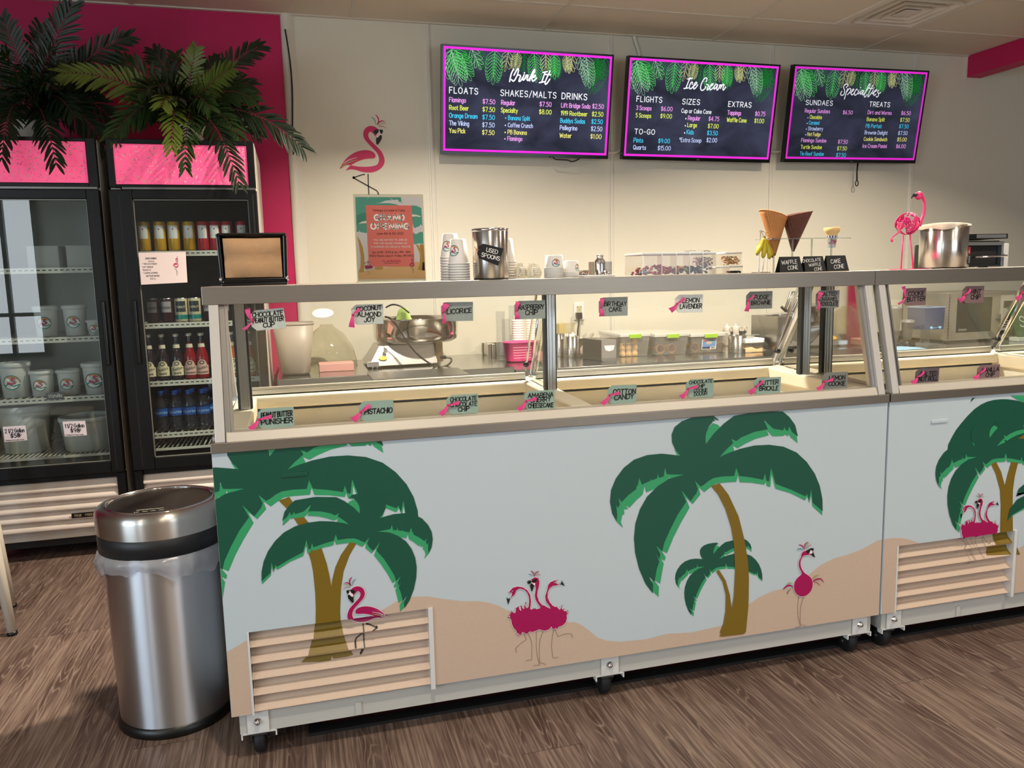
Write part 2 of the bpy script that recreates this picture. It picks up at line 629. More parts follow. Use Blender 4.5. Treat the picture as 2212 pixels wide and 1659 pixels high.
def wood_floor():
    """vinyl planks running away from the shop front, each plank with its own tone, cathedral grain and pale pores"""
    m = bpy.data.materials.new('wood_plank_vinyl')
    m.use_nodes = True
    nt = m.node_tree
    N = nt.nodes.new
    L = nt.links.new
    p = nt.nodes['Principled BSDF']
    tc = N('ShaderNodeTexCoord')
    sp = N('ShaderNodeSeparateXYZ')
    L(tc.outputs['Object'], sp.inputs[0])

    def math_(op, a, b=None, clamp=False):
        n = N('ShaderNodeMath')
        n.operation = op
        n.use_clamp = clamp
        for i, v in enumerate((a, b)):
            if v is None:
                continue
            if isinstance(v, (int, float)):
                n.inputs[i].default_value = v
            else:
                L(v, n.inputs[i])
        return n.outputs[0]
    PW, PL = 0.178, 1.22
    xs = math_('DIVIDE', math_('ADD', sp.outputs[0], 20.05), PW)
    col = math_('FLOOR', xs)
    fx = math_('FRACT', xs)
    wn_ = N('ShaderNodeTexWhiteNoise')
    wn_.noise_dimensions = '1D'
    L(col, wn_.inputs['W'])
    ys = math_('ADD', math_('DIVIDE', math_('ADD', sp.outputs[1], 20.0), PL), math_('MULTIPLY', wn_.outputs['Value'], 7.0))
    row = math_('FLOOR', ys)
    fy = math_('FRACT', ys)
    cid = N('ShaderNodeCombineXYZ')
    L(col, cid.inputs[0])
    L(row, cid.inputs[1])
    pid = N('ShaderNodeTexWhiteNoise')
    pid.noise_dimensions = '3D'
    L(cid.outputs[0], pid.inputs['Vector'])
    # coordinates local to a plank, shifted at random so that no two planks share a grain
    loc = N('ShaderNodeCombineXYZ')
    L(math_('ADD', math_('MULTIPLY', fx, PW), math_('MULTIPLY', pid.outputs['Value'], 30)), loc.inputs[0])
    L(math_('ADD', math_('MULTIPLY', fy, PL), math_('MULTIPLY', wn_.outputs['Value'], 17)), loc.inputs[1])
    mp = N('ShaderNodeMapping')
    mp.inputs['Scale'].default_value = (1, 0.13, 1)
    L(loc.outputs[0], mp.inputs['Vector'])
    # cathedral figure: contour lines of a stretched noise
    nz = N('ShaderNodeTexNoise')
    nz.inputs['Scale'].default_value = 15
    nz.inputs['Detail'].default_value = 2.2
    nz.inputs['Roughness'].default_value = 0.42
    L(mp.outputs[0], nz.inputs['Vector'])
    ring = math_('FRACT', math_('MULTIPLY', nz.outputs['Fac'], 13.0))
    fig = math_('POWER', math_('ABSOLUTE', math_('SUBTRACT', math_('MULTIPLY', ring, 2), 1)), 5.0)
    # fine pores
    mp2 = N('ShaderNodeMapping')
    mp2.inputs['Scale'].default_value = (1, 0.03, 1)
    L(loc.outputs[0], mp2.inputs['Vector'])
    n2 = N('ShaderNodeTexNoise')
    n2.inputs['Scale'].default_value = 330
    n2.inputs['Detail'].default_value = 3
    L(mp2.outputs[0], n2.inputs['Vector'])
    n4 = N('ShaderNodeTexNoise')
    n4.inputs['Scale'].default_value = 120
    n4.inputs['Detail'].default_value = 4
    L(mp2.outputs[0], n4.inputs['Vector'])
    n3 = N('ShaderNodeTexNoise')
    n3.inputs['Scale'].default_value = 14
    n3.inputs['Detail'].default_value = 3
    L(mp.outputs[0], n3.inputs['Vector'])

    def mix(f, a, b):
        n = N('ShaderNodeMix')
        n.data_type = 'RGBA'
        for k, v in (('Factor', f), ('A', a), ('B', b)):
            if isinstance(v, (int, float, tuple)):
                n.inputs[k].default_value = v
            else:
                L(v, n.inputs[k])
        return n.outputs['Result']

    def ramp(v, lo, hi):
        n = N('ShaderNodeMapRange')
        n.inputs['From Min'].default_value = lo
        n.inputs['From Max'].default_value = hi
        L(v, n.inputs['Value'])
        return n.outputs[0]
    base = mix(pid.outputs['Value'], srgb(108, 90, 82), srgb(136, 116, 104))
    base = mix(ramp(n3.outputs['Fac'], 0.42, 0.66), base, srgb(84, 64, 57))
    base = mix(math_('MULTIPLY', ramp(n2.outputs['Fac'], 0.50, 0.66), 0.55), base, srgb(66, 48, 43))
    base = mix(math_('MULTIPLY', ramp(n4.outputs['Fac'], 0.48, 0.62), 0.6), base, srgb(78, 60, 54))
    base = mix(math_('MULTIPLY', ramp(n4.outputs['Fac'], 0.47, 0.36), 0.35), base, srgb(166, 146, 132))
    zone = ramp(n3.outputs['Fac'], 0.46, 0.60)
    base = mix(math_('MULTIPLY', math_('MULTIPLY', fig, zone), 0.55), base, srgb(170, 150, 136))
    # joints
    ex = math_('MINIMUM', fx, math_('SUBTRACT', 1.0, fx))
    ey = math_('MINIMUM', fy, math_('SUBTRACT', 1.0, fy))
    gap = math_('MAXIMUM', math_('LESS_THAN', ex, 0.006), math_('LESS_THAN', ey, 0.0012))
    base = mix(math_('MULTIPLY', gap, 0.6), base, srgb(48, 34, 30))
    L(base, p.inputs['Base Color'])
    p.inputs['Roughness'].default_value = 0.42
    p.inputs['Specular IOR Level'].default_value = 0.35
    b = N('ShaderNodeBump')
    b.inputs['Strength'].default_value = 0.12
    b.inputs['Distance'].default_value = 0.001
    L(n2.outputs['Fac'], b.inputs['Height'])
    L(b.outputs[0], p.inputs['Normal'])
    return m


g = G().use(wood_floor())
g.box((LEFT, FRONT, -0.12), (8.2, WALL, 0.0))
struct(obj('floor', g))
# dark quarry tile of the service area with its black edge strip
QT = mat('quarry_tile', (70, 26, 24), 0.5, noise=0.2, nscale=12)
g = G().use(QT)
for i in range(52):
    x = 0.24 + i * 0.153
    for j in range(18):
        y = 0.135 + j * 0.153
        g.box((x, y, 0.0), (min(x + 0.150, 8.15), y + 0.150, 0.008))
g.use(mat('dark_grout', (30, 22, 20), 0.9)).box((0.235, 0.132, 0.0), (8.16, 2.925, 0.005))
g.use(BLACKM).box((0.20, 0.095, 0.0), (8.16, 0.134, 0.010))
g.box((0.20, 0.134, 0.0), (0.236, 2.925, 0.010))
struct(obj('floor_service_tile', g)).name = 'trim_8'

g = G().use(FRP)
g.box((0.257, WALL, 0), (8.2, WALL + 0.1, CEIL))
struct(obj('wall_back', g))
g = G().use(PINKW)
g.box((LEFT, WALL, 0), (0.257, WALL + 0.1, CEIL))
struct(obj('wall_back_pink', g)).name = 'wall_pink'
# strips that join the wall panels, and the loose end trim next to the pink paint
n = 1
for x in (1.126, 2.345, 3.562, 4.780, 5.999):
    g = G().use(TRIMW)
    g.prism([(x - 0.022, WALL), (x - 0.018, WALL - 0.004), (x - 0.010, WALL - 0.004), (x - 0.008, WALL - 0.012),
             (x + 0.008, WALL - 0.012), (x + 0.010, WALL - 0.004), (x + 0.018, WALL - 0.004), (x + 0.022, WALL)], CEIL - 0.86 - 0.001,
            'Z', 0.86)
    struct(obj('trim_%d' % n, g))
    n += 1
rw = random.Random(4)
g = G().use(TRIMW)
rows = []
for k in range(40):
    z = 0.86 + (CEIL - 0.861) * k / 39
    a = 0.012 * math.sin(z * 3.1) + 0.005 * math.sin(z * 11)
    rows.append([(0.250, WALL - 0.001, z), (0.256 + a * 0.2, WALL - 0.020 - a * 0.6, z), (0.285 + a * 0.5, WALL - 0.026 - a, z),
                 (0.308 + a * 0.6, WALL - 0.010 - a * 0.3, z), (0.330, WALL - 0.001, z)])
g.strip(rows)
struct(obj('trim_6', g))
g = G().use(BLACKP)
g.tube([(0.275 + 0.014 * math.sin(k * 0.35) + 0.003 * k * 0.5, WALL - 0.052, 2.80 - k * 0.055) for k in range(14)], 0.0045, 6)
tag(obj('loose_cable', g), 'thin black cable hanging down the white corner trim', 'cable')

g = G().use(FRP)
g.box((LEFT - 0.1, FRONT - 0.1, 0), (LEFT, -5.0, CEIL))
g.box((LEFT - 0.1, -2.1, 0), (LEFT, WALL, CEIL))
g.box((LEFT - 0.1, -5.0, 0), (LEFT, -2.1, 0.4))
g.box((LEFT - 0.1, -5.0, 2.5), (LEFT, -2.1, CEIL))
for f in (0,):
    g.ms = [BEIGE]
struct(obj('wall_left', g))
g = G().use(BEIGE)
g.box((8.2, FRONT, 0), (8.3, WALL + 0.1, CEIL))
struct(obj('wall_right', g))
g = G().use(BEIGE)
xs = [LEFT - 0.1] + [v for w_ in WINS for v in w_] + [8.3]
for a, b in zip(xs[0::2], xs[1::2]):
    g.box((a, FRONT - 0.1, 0), (b, FRONT, CEIL))
for a, b in WINS:
    g.box((a, FRONT - 0.1, 0), (b, FRONT, 0.42))
    g.box((a, FRONT - 0.1, 2.58), (b, FRONT, CEIL))
struct(obj('wall_front', g))
ALU = mat('dark_bronze_frame', (60, 56, 52), 0.4, 0.6)


def window(k, a, b, z0, z1, plane, axis):
    g = G().use(ALU)
    def bx(u0, u1, z_0, z_1, d=0.05):
        if axis == 'Y':
            g.box((u0, plane - 0.02, z_0), (u1, plane + d, z_1))
        else:
            g.box((plane - 0.02, u0, z_0), (plane + d, u1, z_1))
    t = 0.05
    bx(a, b, z0, z0 + t); bx(a, b, z1 - t, z1); bx(a, a + t, z0 + t, z1 - t); bx(b - t, b, z0 + t, z1 - t)
    m_ = (a + b) / 2
    bx(m_ - t / 2, m_ + t / 2, z0 + t, z1 - t)
    bx(a + t, b - t, 0.95, 1.0, 0.04)
    struct(obj('window_%d' % k, g))


for k, (a, b) in enumerate(WINS):
    window(k + 1, a, b, 0.42, 2.58, FRONT, 'Y')
window(3, -5.0, -2.1, 0.4, 2.5, LEFT - 0.04, 'X')

# ceiling: lay-in tiles 4 x 2 ft in a white grid
g = G().use(CEILM)
g.box((LEFT - 0.1, FRONT - 0.1, CEIL), (8.3, WALL + 0.1, CEIL + 0.08))
struct(obj('ceiling', g))
g = G().use(mat('ceiling_grid', (214, 206, 190), 0.5))
GX = [0.662 + 1.213 * k for k in range(-4, 7)]
GY = [2.445 - 0.61 * k for k in range(0, 14)]
for x in GX:
    g.box((x - 0.012, FRONT, CEIL - 0.006), (x + 0.012, WALL, CEIL))
for y in GY:
    g.box((LEFT, y - 0.012, CEIL - 0.0055), (8.2, y + 0.012, CEIL))
g.box((LEFT, WALL - 0.022, CEIL - 0.008), (8.2, WALL, CEIL))
struct(obj('trim_7', g))
# dropped pink beam at the right
g = G().use(PINKW)
g.box((5.235, -1.5, 2.745), (5.37, WALL, CEIL - 0.002))
struct(obj('trim_9', g))
g = G().use(TRIMW)
g.box((5.222, WALL - 0.012, 2.735), (5.2345, WALL, CEIL))
struct(obj('trim_10', g))

# ceiling air diffuser: four nested louvres in one 2 x 2 ft tile
x0, x1, y0, y1 = 3.690, 4.288, 1.847, 2.433
t = thing('ceiling_vent', 'square white air diffuser with nested louvres in the ceiling grid', 'air vent', ((x0 + x1) / 2, (y0 + y1) / 2, CEIL))
VM = mat('vent_metal', (222, 216, 204), 0.45)
g = G().use(VM)


def ring(g, a, za, b, zb):
    """sloped square ring between half sizes a (height za) and b (height zb)"""
    A = [(-a, -a, za), (a, -a, za), (a, a, za), (-a, a, za)]
    B = [(-b, -b, zb), (b, -b, zb), (b, b, zb), (-b, b, zb)]
    ia, ib = [g.pt(p) for p in A], [g.pt(p) for p in B]
    for k in range(4):
        g.face((ia[k], ia[(k + 1) % 4], ib[(k + 1) % 4], ib[k]), False)


ring(g, 0.298, -0.008, 0.262, -0.008)
ring(g, 0.298, -0.008, 0.298, 0.0)
ring(g, 0.262, -0.008, 0.225, 0.055)
obj('outer_frame', g, t)
for a in (0.225, 0.165, 0.105):
    g = G().use(VM)
    ring(g, a, -0.018, a - 0.012, -0.018)
    ring(g, a - 0.012, -0.018, a - 0.060, 0.04)
    ring(g, a, -0.018, a - 0.046, 0.045)
    obj('louvre', g, t)
g = G().use(VM)
g.box((-0.055, -0.055, -0.016), (0.055, 0.055, -0.010))
obj('centre_plate', g, t)
g = G().use(mat('vent_dark', (40, 38, 36), 0.9))
g.box((-0.25, -0.25, 0.056), (0.25, 0.25, 0.06))
obj('duct', g, t)

# recessed ceiling lights
for k, (x, y) in enumerate(CANS):
    t = thing('ceiling_light', 'round recessed ceiling light, %s' % ['nearest the front windows', 'over the left seating', 'over the right seating',
              'behind the camera in front of the left freezer', 'in front of the right freezer',
              'over the aisle behind the left freezer', 'over the aisle behind the right freezer'][k], 'light', (x, y, CEIL))
    g = G().use(TRIMW)
    g.lathe([(0.080, -0.002), (0.080, -0.008), (0.098, -0.010), (0.112, -0.004), (0.112, 0.0)], 32)
    obj('trim_ring', g, t)
    g = G().use(mat('lamp_glow', (255, 214, 160), 0.5, emit=9.0))
    g.lathe([(0.0, -0.006), (0.080, -0.006)], 32)
    obj('lens', g, t)
    l = bpy.data.lights.new('downlight', 'AREA')
    l.shape = 'DISK'
    l.size = 0.15
    l.energy = CAN_W[k]
    l.color = (1.0, 0.87, 0.70)
    l.spread = 2.4
    lo = bpy.data.objects.new('downlight', l)
    COL.objects.link(lo)
    lo.parent = t
    lo.location = (0, 0, -0.012)

# ================================================================== MENU SCREENS


def quadmap(px, wd, hg):
    """pixel quad TL TR BR BL -> flat (u, v) with u to the right 0..wd and v up 0..hg"""
    uv = [(0, hg), (wd, hg), (wd, 0), (0, 0)]
    A, b = [], []
    for (x, y), (u, v) in zip(px, uv):
        A.append([x, y, 1, 0, 0, 0, -u * x, -u * y]); b.append(u)
        A.append([0, 0, 0, x, y, 1, -v * x, -v * y]); b.append(v)
    h = np.linalg.solve(np.array(A, float), np.array(b, float))

    def f(x, y):
        d = h[6] * x + h[7] * y + 1
        return ((h[0] * x + h[1] * y + h[2]) / d, (h[3] * x + h[4] * y + h[5]) / d)
    return f


def emis(name, rgb, s=1.0, noise=0.0):
    if name in MATS:
        return MATS[name]
    m = bpy.data.materials.new(name)
    m.use_nodes = True
    nt = m.node_tree
    nt.nodes.clear()
    out = nt.nodes.new('ShaderNodeOutputMaterial')
    e = nt.nodes.new('ShaderNodeEmission')
    e.inputs[0].default_value = srgb(*rgb)
    e.inputs[1].default_value = s
    if noise:
        tc = nt.nodes.new('ShaderNodeTexCoord')
        mp = nt.nodes.new('ShaderNodeMapping')
        mp.inputs['Scale'].default_value = (1.0, 1.0, 1.6)
        n = nt.nodes.new('ShaderNodeTexNoise')
        n.inputs['Scale'].default_value = 3.2
        n.inputs['Detail'].default_value = 6
        n.inputs['Distortion'].default_value = 0.6
        r = nt.nodes.new('ShaderNodeValToRGB')
        r.color_ramp.elements[0].position = 0.36
        r.color_ramp.elements[0].color = srgb(*[c * 0.80 for c in rgb])
        r.color_ramp.elements[1].position = 0.74
        r.color_ramp.elements[1].color = srgb(*[c * 1.35 for c in rgb])
        nt.links.new(tc.outputs['Object'], mp.inputs[0])
        nt.links.new(mp.outputs[0], n.inputs['Vector'])
        nt.links.new(n.outputs['Fac'], r.inputs[0])
        nt.links.new(r.outputs[0], e.inputs[0])
    nt.links.new(e.outputs[0], out.inputs[0])
    MATS[name] = m
    return m


INK = {'w': (245, 246, 252), 'p': (244, 160, 240), 'y': (226, 240, 96), 'l': (240, 232, 120), 'c': (72, 206, 246), 'b': (196, 208, 250)}


def fern(g, fn, x, y, ang, ln, n, wd, lw, leaf=1.0):
    """outlined leafy sprig: a rib and pointed leaves on both sides; 2D screen design"""
    ca, sa = math.cos(ang), math.sin(ang)
    def P(a, b):
        return (x + a * ca - b * sa, y + a * sa + b * ca)
    for q in stroke2d([P(0, 0), P(ln, 0)], lw):
        g.poly([fn(*p) for p in q])
    for i in range(n):
        t = 0.02 + 0.92 * i / (n - 1)
        s = wd * leaf * (0.55 + 0.6 * math.sin(PI * min(1, 0.25 + t * 0.72)))
        for sg in (-1, 1) if i < n - 1 else (0,):
            da = sg * (0.75 - 0.25 * t)
            pts = []
            for k in range(11):
                a = 2 * PI * k / 10
                lx = s * (1 - math.cos(a)) / 2
                ly = s * 0.16 * math.sin(a) * (1 - 0.3 * math.cos(a))
                pts.append(P(t * ln + lx * math.cos(da) - ly * math.sin(da), lx * math.sin(da) + ly * math.cos(da)))
            for q in stroke2d(pts, lw):
                g.poly([fn(*p) for p in q])


# brush script headings, stroke by stroke: picture corner, line width, strokes
TITLES = {
    'Drink It': (1090, 140, 34, '235,95 180,200 150,320 135,410;240,250 330,90 352,130 330,230 275,350 225,400 180,362;352,250 385,250 405,275 385,330 365,405 410,390 450,320;492,240 460,340 480,375 530,300;500,188 504,196;545,250 510,350;520,330 570,250 592,265 565,350 590,385 640,310;630,395 670,250 740,110 758,140 700,250 650,330;680,315 760,250 765,290 690,320 705,400 760,370 800,320;960,180 1070,160;1015,170 930,420;870,440 985,415;1135,145 1050,330 1010,440 1030,480 1080,430 1130,350;1010,230 1150,240'),
    'Ice Cream': (1470, 160, 30, '185,122 300,100;238,92 135,350;85,362 190,345;295,255 300,205 265,210 225,300 230,365 280,350 320,300;330,300 400,240 405,205 365,220 325,310 335,370 380,340 430,270;640,185 665,120 640,90 590,120 520,250 500,360 540,410 600,370 630,310;655,255 690,270 700,290 670,350 670,400 720,350;725,320 800,270 815,240 780,250 735,330 745,390 800,360 840,310;925,265 880,255 840,330 845,375 890,330 930,265 905,360 920,400 960,340;985,265 960,360;965,340 1010,270 1030,280 1000,360;1005,340 1060,260 1090,265 1060,360 1075,400 1130,320'),
    'Specialties': (1805, 172, 25, '270,190 315,130 290,100 240,115 205,180 230,270 215,350 170,385 130,370 130,330 160,285;310,215 270,310 220,480;270,310 350,215 385,230 370,290 300,370;370,330 450,260 460,230 430,240 395,320 405,375 450,350 490,290;545,255 540,225 500,270 475,340 490,385 540,350;590,255 560,330 575,350 610,300;628,195 634,188;700,265 665,265 625,320 630,360 680,310 715,265 680,350 695,375 740,320;740,330 850,170 870,100 840,120 760,290 720,390 740,430 790,370;950,125 860,290 815,390 820,425 870,370 900,320;830,205 940,215;955,245 915,320 930,350 960,300;968,204 974,196;960,320 1030,265 1035,245 1000,260 960,340 970,390 1020,350;1090,255 1060,300 1080,340 1075,400 1040,430 1020,410;1080,350 1140,310')}


def screen(k, label, px, bez, rows, crop, title, strength):
    """px: photograph corners TL TR BR BL of the bezel; rows in crop pixels"""
    YT, YB = 2.735, 2.838
    c4 = [at(*px[0], Y=YT), at(*px[1], Y=YT), at(*px[2], Y=YB), at(*px[3], Y=YB)]
    ux = (c4[1] - c4[0]) + (c4[2] - c4[3])
    ux /= np.linalg.norm(ux)
    uz = (c4[0] - c4[3]) + (c4[1] - c4[2])
    uz -= ux * uz.dot(ux)
    uz /= np.linalg.norm(uz)
    uy = np.cross(uz, ux)
    W, H = 1.112, 0.640
    mid = sum(c4) / 4
    t = thing('menu_screen', label, 'television', tuple(mid), 0, 'menu screens on the back wall')
    R = Matrix((ux, uy, uz)).transposed()
    t.rotation_euler = R.to_euler()
    hw, hh = W / 2, H / 2
    g = G().use(BLACKG)
    b1, b2 = 0.008, 0.020
    g.box((-hw, -0.004, -hh), (hw, 0.040, -hh + b2))
    g.box((-hw, -0.004, hh - b1), (hw, 0.040, hh))
    g.box((-hw, -0.004, -hh + b2), (-hw + b1, 0.040, hh - b1))
    g.box((hw - b1, -0.004, -hh + b2), (hw, 0.040, hh - b1))
    g.box((-hw + b1, 0.012, -hh + b2), (hw - b1, 0.040, hh - b1))
    g.box((-0.30, 0.040, -0.24), (0.30, 0.062, 0.14))
    obj('bezel', g, t)
    g = G().use(emis('chalkboard_screen_%d' % k, (50, 52, 68), strength, 1))
    g.poly([(-hw + b1, 0.0, -hh + b2), (hw - b1, 0.0, -hh + b2), (hw - b1, 0.0, hh - b1), (-hw + b1, 0.0, hh - b1)])
    PK = emis('screen_pink_%d' % k, (252, 50, 226), strength)
    g.use(PK)
    f1, f2 = 0.0035, 0.0165
    x0, x1, z0, z1 = -hw + b1 + f1, hw - b1 - f1, -hh + b2 + f1, hh - b1 - f1
    th = f2 - f1
    for a, b in (((x0, z0), (x1, z0 + th)), ((x0, z1 - th), (x1, z1)), ((x0, z0 + th), (x0 + th, z1 - th)), ((x1 - th, z0 + th), (x1, z1 - th))):
        g.poly([(a[0], -0.0005, a[1]), (b[0], -0.0005, a[1]), (b[0], -0.0005, b[1]), (a[0], -0.0005, b[1])])
    obj('screen', g, t, fix=False)
    # printed leaves along the top edge
    g = G()
    fn = lambda u, v: (u, -0.0010, v)
    fn2 = lambda u, v: (u, -0.0008, v)
    zt = hh - b1 - f2
    G1, G2, G3, G4 = (emis('leaf_%s_%d' % (n_, k), c_, strength * 0.9) for n_, c_ in
                      (('bright', (96, 240, 110)), ('deep', (14, 128, 34)), ('pale', (222, 228, 150)), ('mint', (176, 230, 186))))
    for (x, z, ang, ln, n_, wd, lw, c_) in (
            (-0.50, 0.0, -1.25, 0.17, 9, 0.085, 0.0015, G4), (-0.47, 0.0, -1.05, 0.16, 9, 0.07, 0.0015, G1), (-0.49, 0.01, -1.9, 0.15, 7, 0.08, 0.0015, G1),
            (-0.46, 0.01, -1.5, 0.10, 8, 0.07, 0.0026, G2), (-0.41, 0.0, -1.3, 0.05, 4, 0.05, 0.003, G2),
            (-0.37, 0.01, -1.1, 0.10, 4, 0.05, 0.0018, G4), (-0.315, 0.01, -1.7, 0.09, 6, 0.05, 0.0026, G2),
            (-0.225, 0.01, -1.62, 0.155, 9, 0.075, 0.0015, G1), (-0.14, 0.01, -1.75, 0.09, 4, 0.05, 0.0016, G3),
            (-0.08, 0.01, -1.75, 0.085, 8, 0.045, 0.0015, G3), (-0.035, 0.01, -1.6, 0.10, 5, 0.05, 0.0022, G2),
            (0.025, 0.01, -1.45, 0.135, 9, 0.065, 0.0014, G1), (0.10, 0.01, -1.5, 0.08, 5, 0.05, 0.0015, G3),
            (0.165, 0.01, -1.55, 0.12, 8, 0.06, 0.0015, G2), (0.155, 0.01, -1.5, 0.115, 8, 0.055, 0.0016, G1),
            (0.235, 0.01, -1.35, 0.085, 8, 0.042, 0.0015, G3), (0.28, 0.01, -1.75, 0.08, 4, 0.05, 0.0015, G3),
            (0.325, 0.01, -1.2, 0.12, 5, 0.05, 0.0016, G4), (0.37, 0.01, -1.4, 0.155, 9, 0.065, 0.0014, G4),
            (0.50, 0.01, -2.0, 0.20, 10, 0.085, 0.0024, G2), (0.45, 0.01, -1.6, 0.10, 8, 0.07, 0.0022, G2)):
        g.use(c_)
        fern(g, fn2 if c_ is G2 else fn, x, zt + z - 0.005, ang, ln, n_, wd, lw)
    # keep the leaves inside the picture
    me = g.mesh('leaf_border')
    bm = bmesh.new()
    bm.from_mesh(me)
    for co, no in (((0, 0, zt), (0, 0, 1)), ((hw - b1 - f2, 0, 0), (1, 0, 0)), ((-hw + b1 + f2, 0, 0), (-1, 0, 0))):
        bmesh.ops.bisect_plane(bm, geom=bm.verts[:] + bm.edges[:] + bm.faces[:], plane_co=co, plane_no=no, clear_outer=True)
    bm.to_mesh(me)
    bm.free()
    o = bpy.data.objects.new('leaf_border', me)
    COL.objects.link(o)
    o.parent = t
    # lettering
    g = G()
    qm = quadmap([((x - crop[0]) * crop[2], (y - crop[1]) * crop[2]) for x, y in px], W, H)
    fn = lambda u, v: (u - hw, -0.0014, v - hh)
    for s, x0_, x1_, y_, capx, ink, wt, sl in rows:
        a = qm(x0_, y_)
        if x1_ is None:
            b = None
        else:
            b = qm(x1_, y_)
        c_ = qm(x0_, y_ - capx)
        size = c_[1] - a[1]
        size = abs(size)
        g.use(emis('ink_%s_%d' % (ink, k), INK[ink], strength * 1.0))
        wide = 1.0
        tr = 3.4 if s.isupper() and len(s) > 4 else 2.4
        if sl:
            tr = 0.4
        if b is not None:
            wide = (b[0] - a[0]) / (text_width(s, tr) * size / 10)
        text(g, s, fn, a[0], a[1], size, wt, 'l', sl, tr, wide)
    tx, ty, tw, ts = TITLES[title]
    g.use(emis('ink_w_%d' % k, INK['w'], strength))
    for s in ts.split(';'):
        p = [tuple(float(c) for c in q.split(',')) for q in s.split()]
        p = [qm((tx + a / 11.545 - crop[0]) * crop[2], (ty + b_ / 11.545 - crop[1]) * crop[2]) for a, b_ in catmull(p, 4)]
        for q in stroke2d(p, tw * W / 372 / 11.545):
            g.poly([fn(*c) for c in q])
    obj('menu_lettering', g, t, fix=False)
    g = G().use(mat('grey_print', (120, 120, 124), 0.5))
    text(g, 'VIZIO', lambda u, v: (u, -0.0046, v), 0, -hh + 0.006, 0.007, 0.16, 'c')
    obj('brand_mark', g, t, fix=False)
    g = G().use(BLACKM)
    g.box((-0.05, 0.062, -0.10), (0.05, 0.080, 0.10))
    ry = WALL - 0.006 - mid[1]
    g.tube([(0, 0.075, 0), (0.0, ry - 0.01, -0.02)], 0.02, 8)
    obj('wall_bracket', g, t)
    return t, mid


P1 = [(955, 92), (1325, 117), (1311, 345), (955, 336)]
P2 = [(1358, 119), (1688, 139), (1660, 353), (1343, 345)]
P3 = [(1716, 138), (2010, 152), (1976, 354), (1689, 351)]
H_, I_ = 0.13, 0.155
rows = [('FLOATS', 178, 515, 668, 72, 'w', 0.15, 0), ('SHAKES/MALTS', 787, 1445, 700, 72, 'w', 0.14, 0),
        ('DRINKS', 1512, 1808, 738, 72, 'w', 0.15, 0)]
for i, (s, pr, c_, a, b) in enumerate((('Flamingo', '$7.50', 'p', 372, 775), ('Root Beer', '$7.50', 'y', 405, 870), ('Orange Dream', '$7.50', 'c', 510, 965),
                                       ('The Viking', '$7.50', 'b', 410, 1058), ('You Pick', '$7.50', 'l', 366, 1150))):
    rows += [(s, 177, a, b, 54, c_, I_, 0), (pr, 575 - i * 1.5, 720 - i * 2, b + 22, 54, c_, 0.14, 0)]
rows += [('Regular', 795, 958, 808, 54, 'p', I_, 0), ('$7.50', 1250, 1388, 828, 54, 'p', 0.14, 0), ('Specialty', 792, 988, 900, 54, 'y', I_, 0), ('$8.00', 1244, 1388, 921, 54, 'y', 0.14, 0)]
for i, (s, b, y_, c_) in enumerate((('Banana Split', 1135, 992, 'c'), ('Coffee Crunch', 1167, 1080, 'b'), ('PB Banana', 1094, 1165, 'l'), ('Flamingo', 1042, 1243, 'p'))):
    rows += [(s, 878 - i * 3, b, y_, 50, c_, 0.15, 0), ('.', 845 - i * 3, None, y_ - 18, 60, c_, 0.3, 0)]
for i, (s, pr, b, c_, a0, b0, a1, b1_) in enumerate((('Lift Bridge Soda', '$2.50', 840, 'p', 1506, 1845, 1872, 2005), ('1919 Rootbeer', '$2.50', 935, 'y', 1502, 1812, 1868, 1998),
                                              ('Buddys Sodas', '$2.50', 1025, 'c', 1496, 1784, 1862, 1992), ('Pellegrino', '$2.50', 1112, 'b', 1490, 1692, 1856, 1986),
                                              ('Water', '$1.00', 1205, 'l', 1486, 1624, 1850, 1976))):
    rows += [(s, a0, b0, b, 52, c_, I_, 0), (pr, a1, b1_, b + 12, 52, c_, 0.14, 0)]
tv1, m1 = screen(1, 'menu television headed Drink It, leftmost of the three wall screens', P1, 0, rows, (940, 80, 5.53), 'Drink It', 1.0)

rows = [('FLIGHTS', 268, 594, 715, 70, 'w', 0.15, 0), ('SIZES', 858, 1082, 748, 68, 'w', 0.15, 0), ('EXTRAS', 1452, 1748, 780, 66, 'w', 0.15, 0),
        ('TO-GO', 240, 498, 1135, 64, 'w', 0.15, 0), ('Cup or Cake Cone', 846, 1230, 860, 52, 'w', 0.15, 0), ('*Extra Scoop', 815, 1095, 1238, 52, 'b', 0.15, 0), ('$2.00', 1165, 1298, 1242, 54, 'b', 0.14, 0)]
for s, a, b, y_, c_ in (('3 Scoops', 264, 457, 822, 'p'), ('5 Scoops', 256, 452, 920, 'y'), ('Pints', 228, 346, 1243, 'c'), ('Quarts', 222, 382, 1335, 'b'), ('Regular', 930, 1085, 955, 'p'),
                       ('Large', 920, 1040, 1045, 'y'), ('Kids', 910, 998, 1138, 'c'), ('Toppings', 1440, 1614, 885, 'p'), ('Waffle Cone', 1430, 1682, 978, 'y')):
    rows.append((s, a, b, y_, 54, c_, I_, 0))
for s, a, b, y_, c_ in (('$6.00', 582, 728, 835, 'p'), ('$9.00', 573, 718, 930, 'y'), ('$9.00', 544, 690, 1252, 'c'), ('$15.00', 536, 700, 1345, 'b'), ('$4.75', 1195, 1328, 965, 'p'), ('$7.00', 1185, 1320, 1060, 'y'),
                       ('$3.50', 1174, 1308, 1150, 'c'), ('$0.75', 1798, 1925, 900, 'p'), ('$1.00', 1786, 1908, 992, 'y')):
    rows.append((s, a, b, y_, 54, c_, 0.14, 0))
for x, y_ in ((900, 940), (892, 1032), (882, 1125)):
    rows.append(('.', x, None, y_, 60, 'w', 0.3, 0))
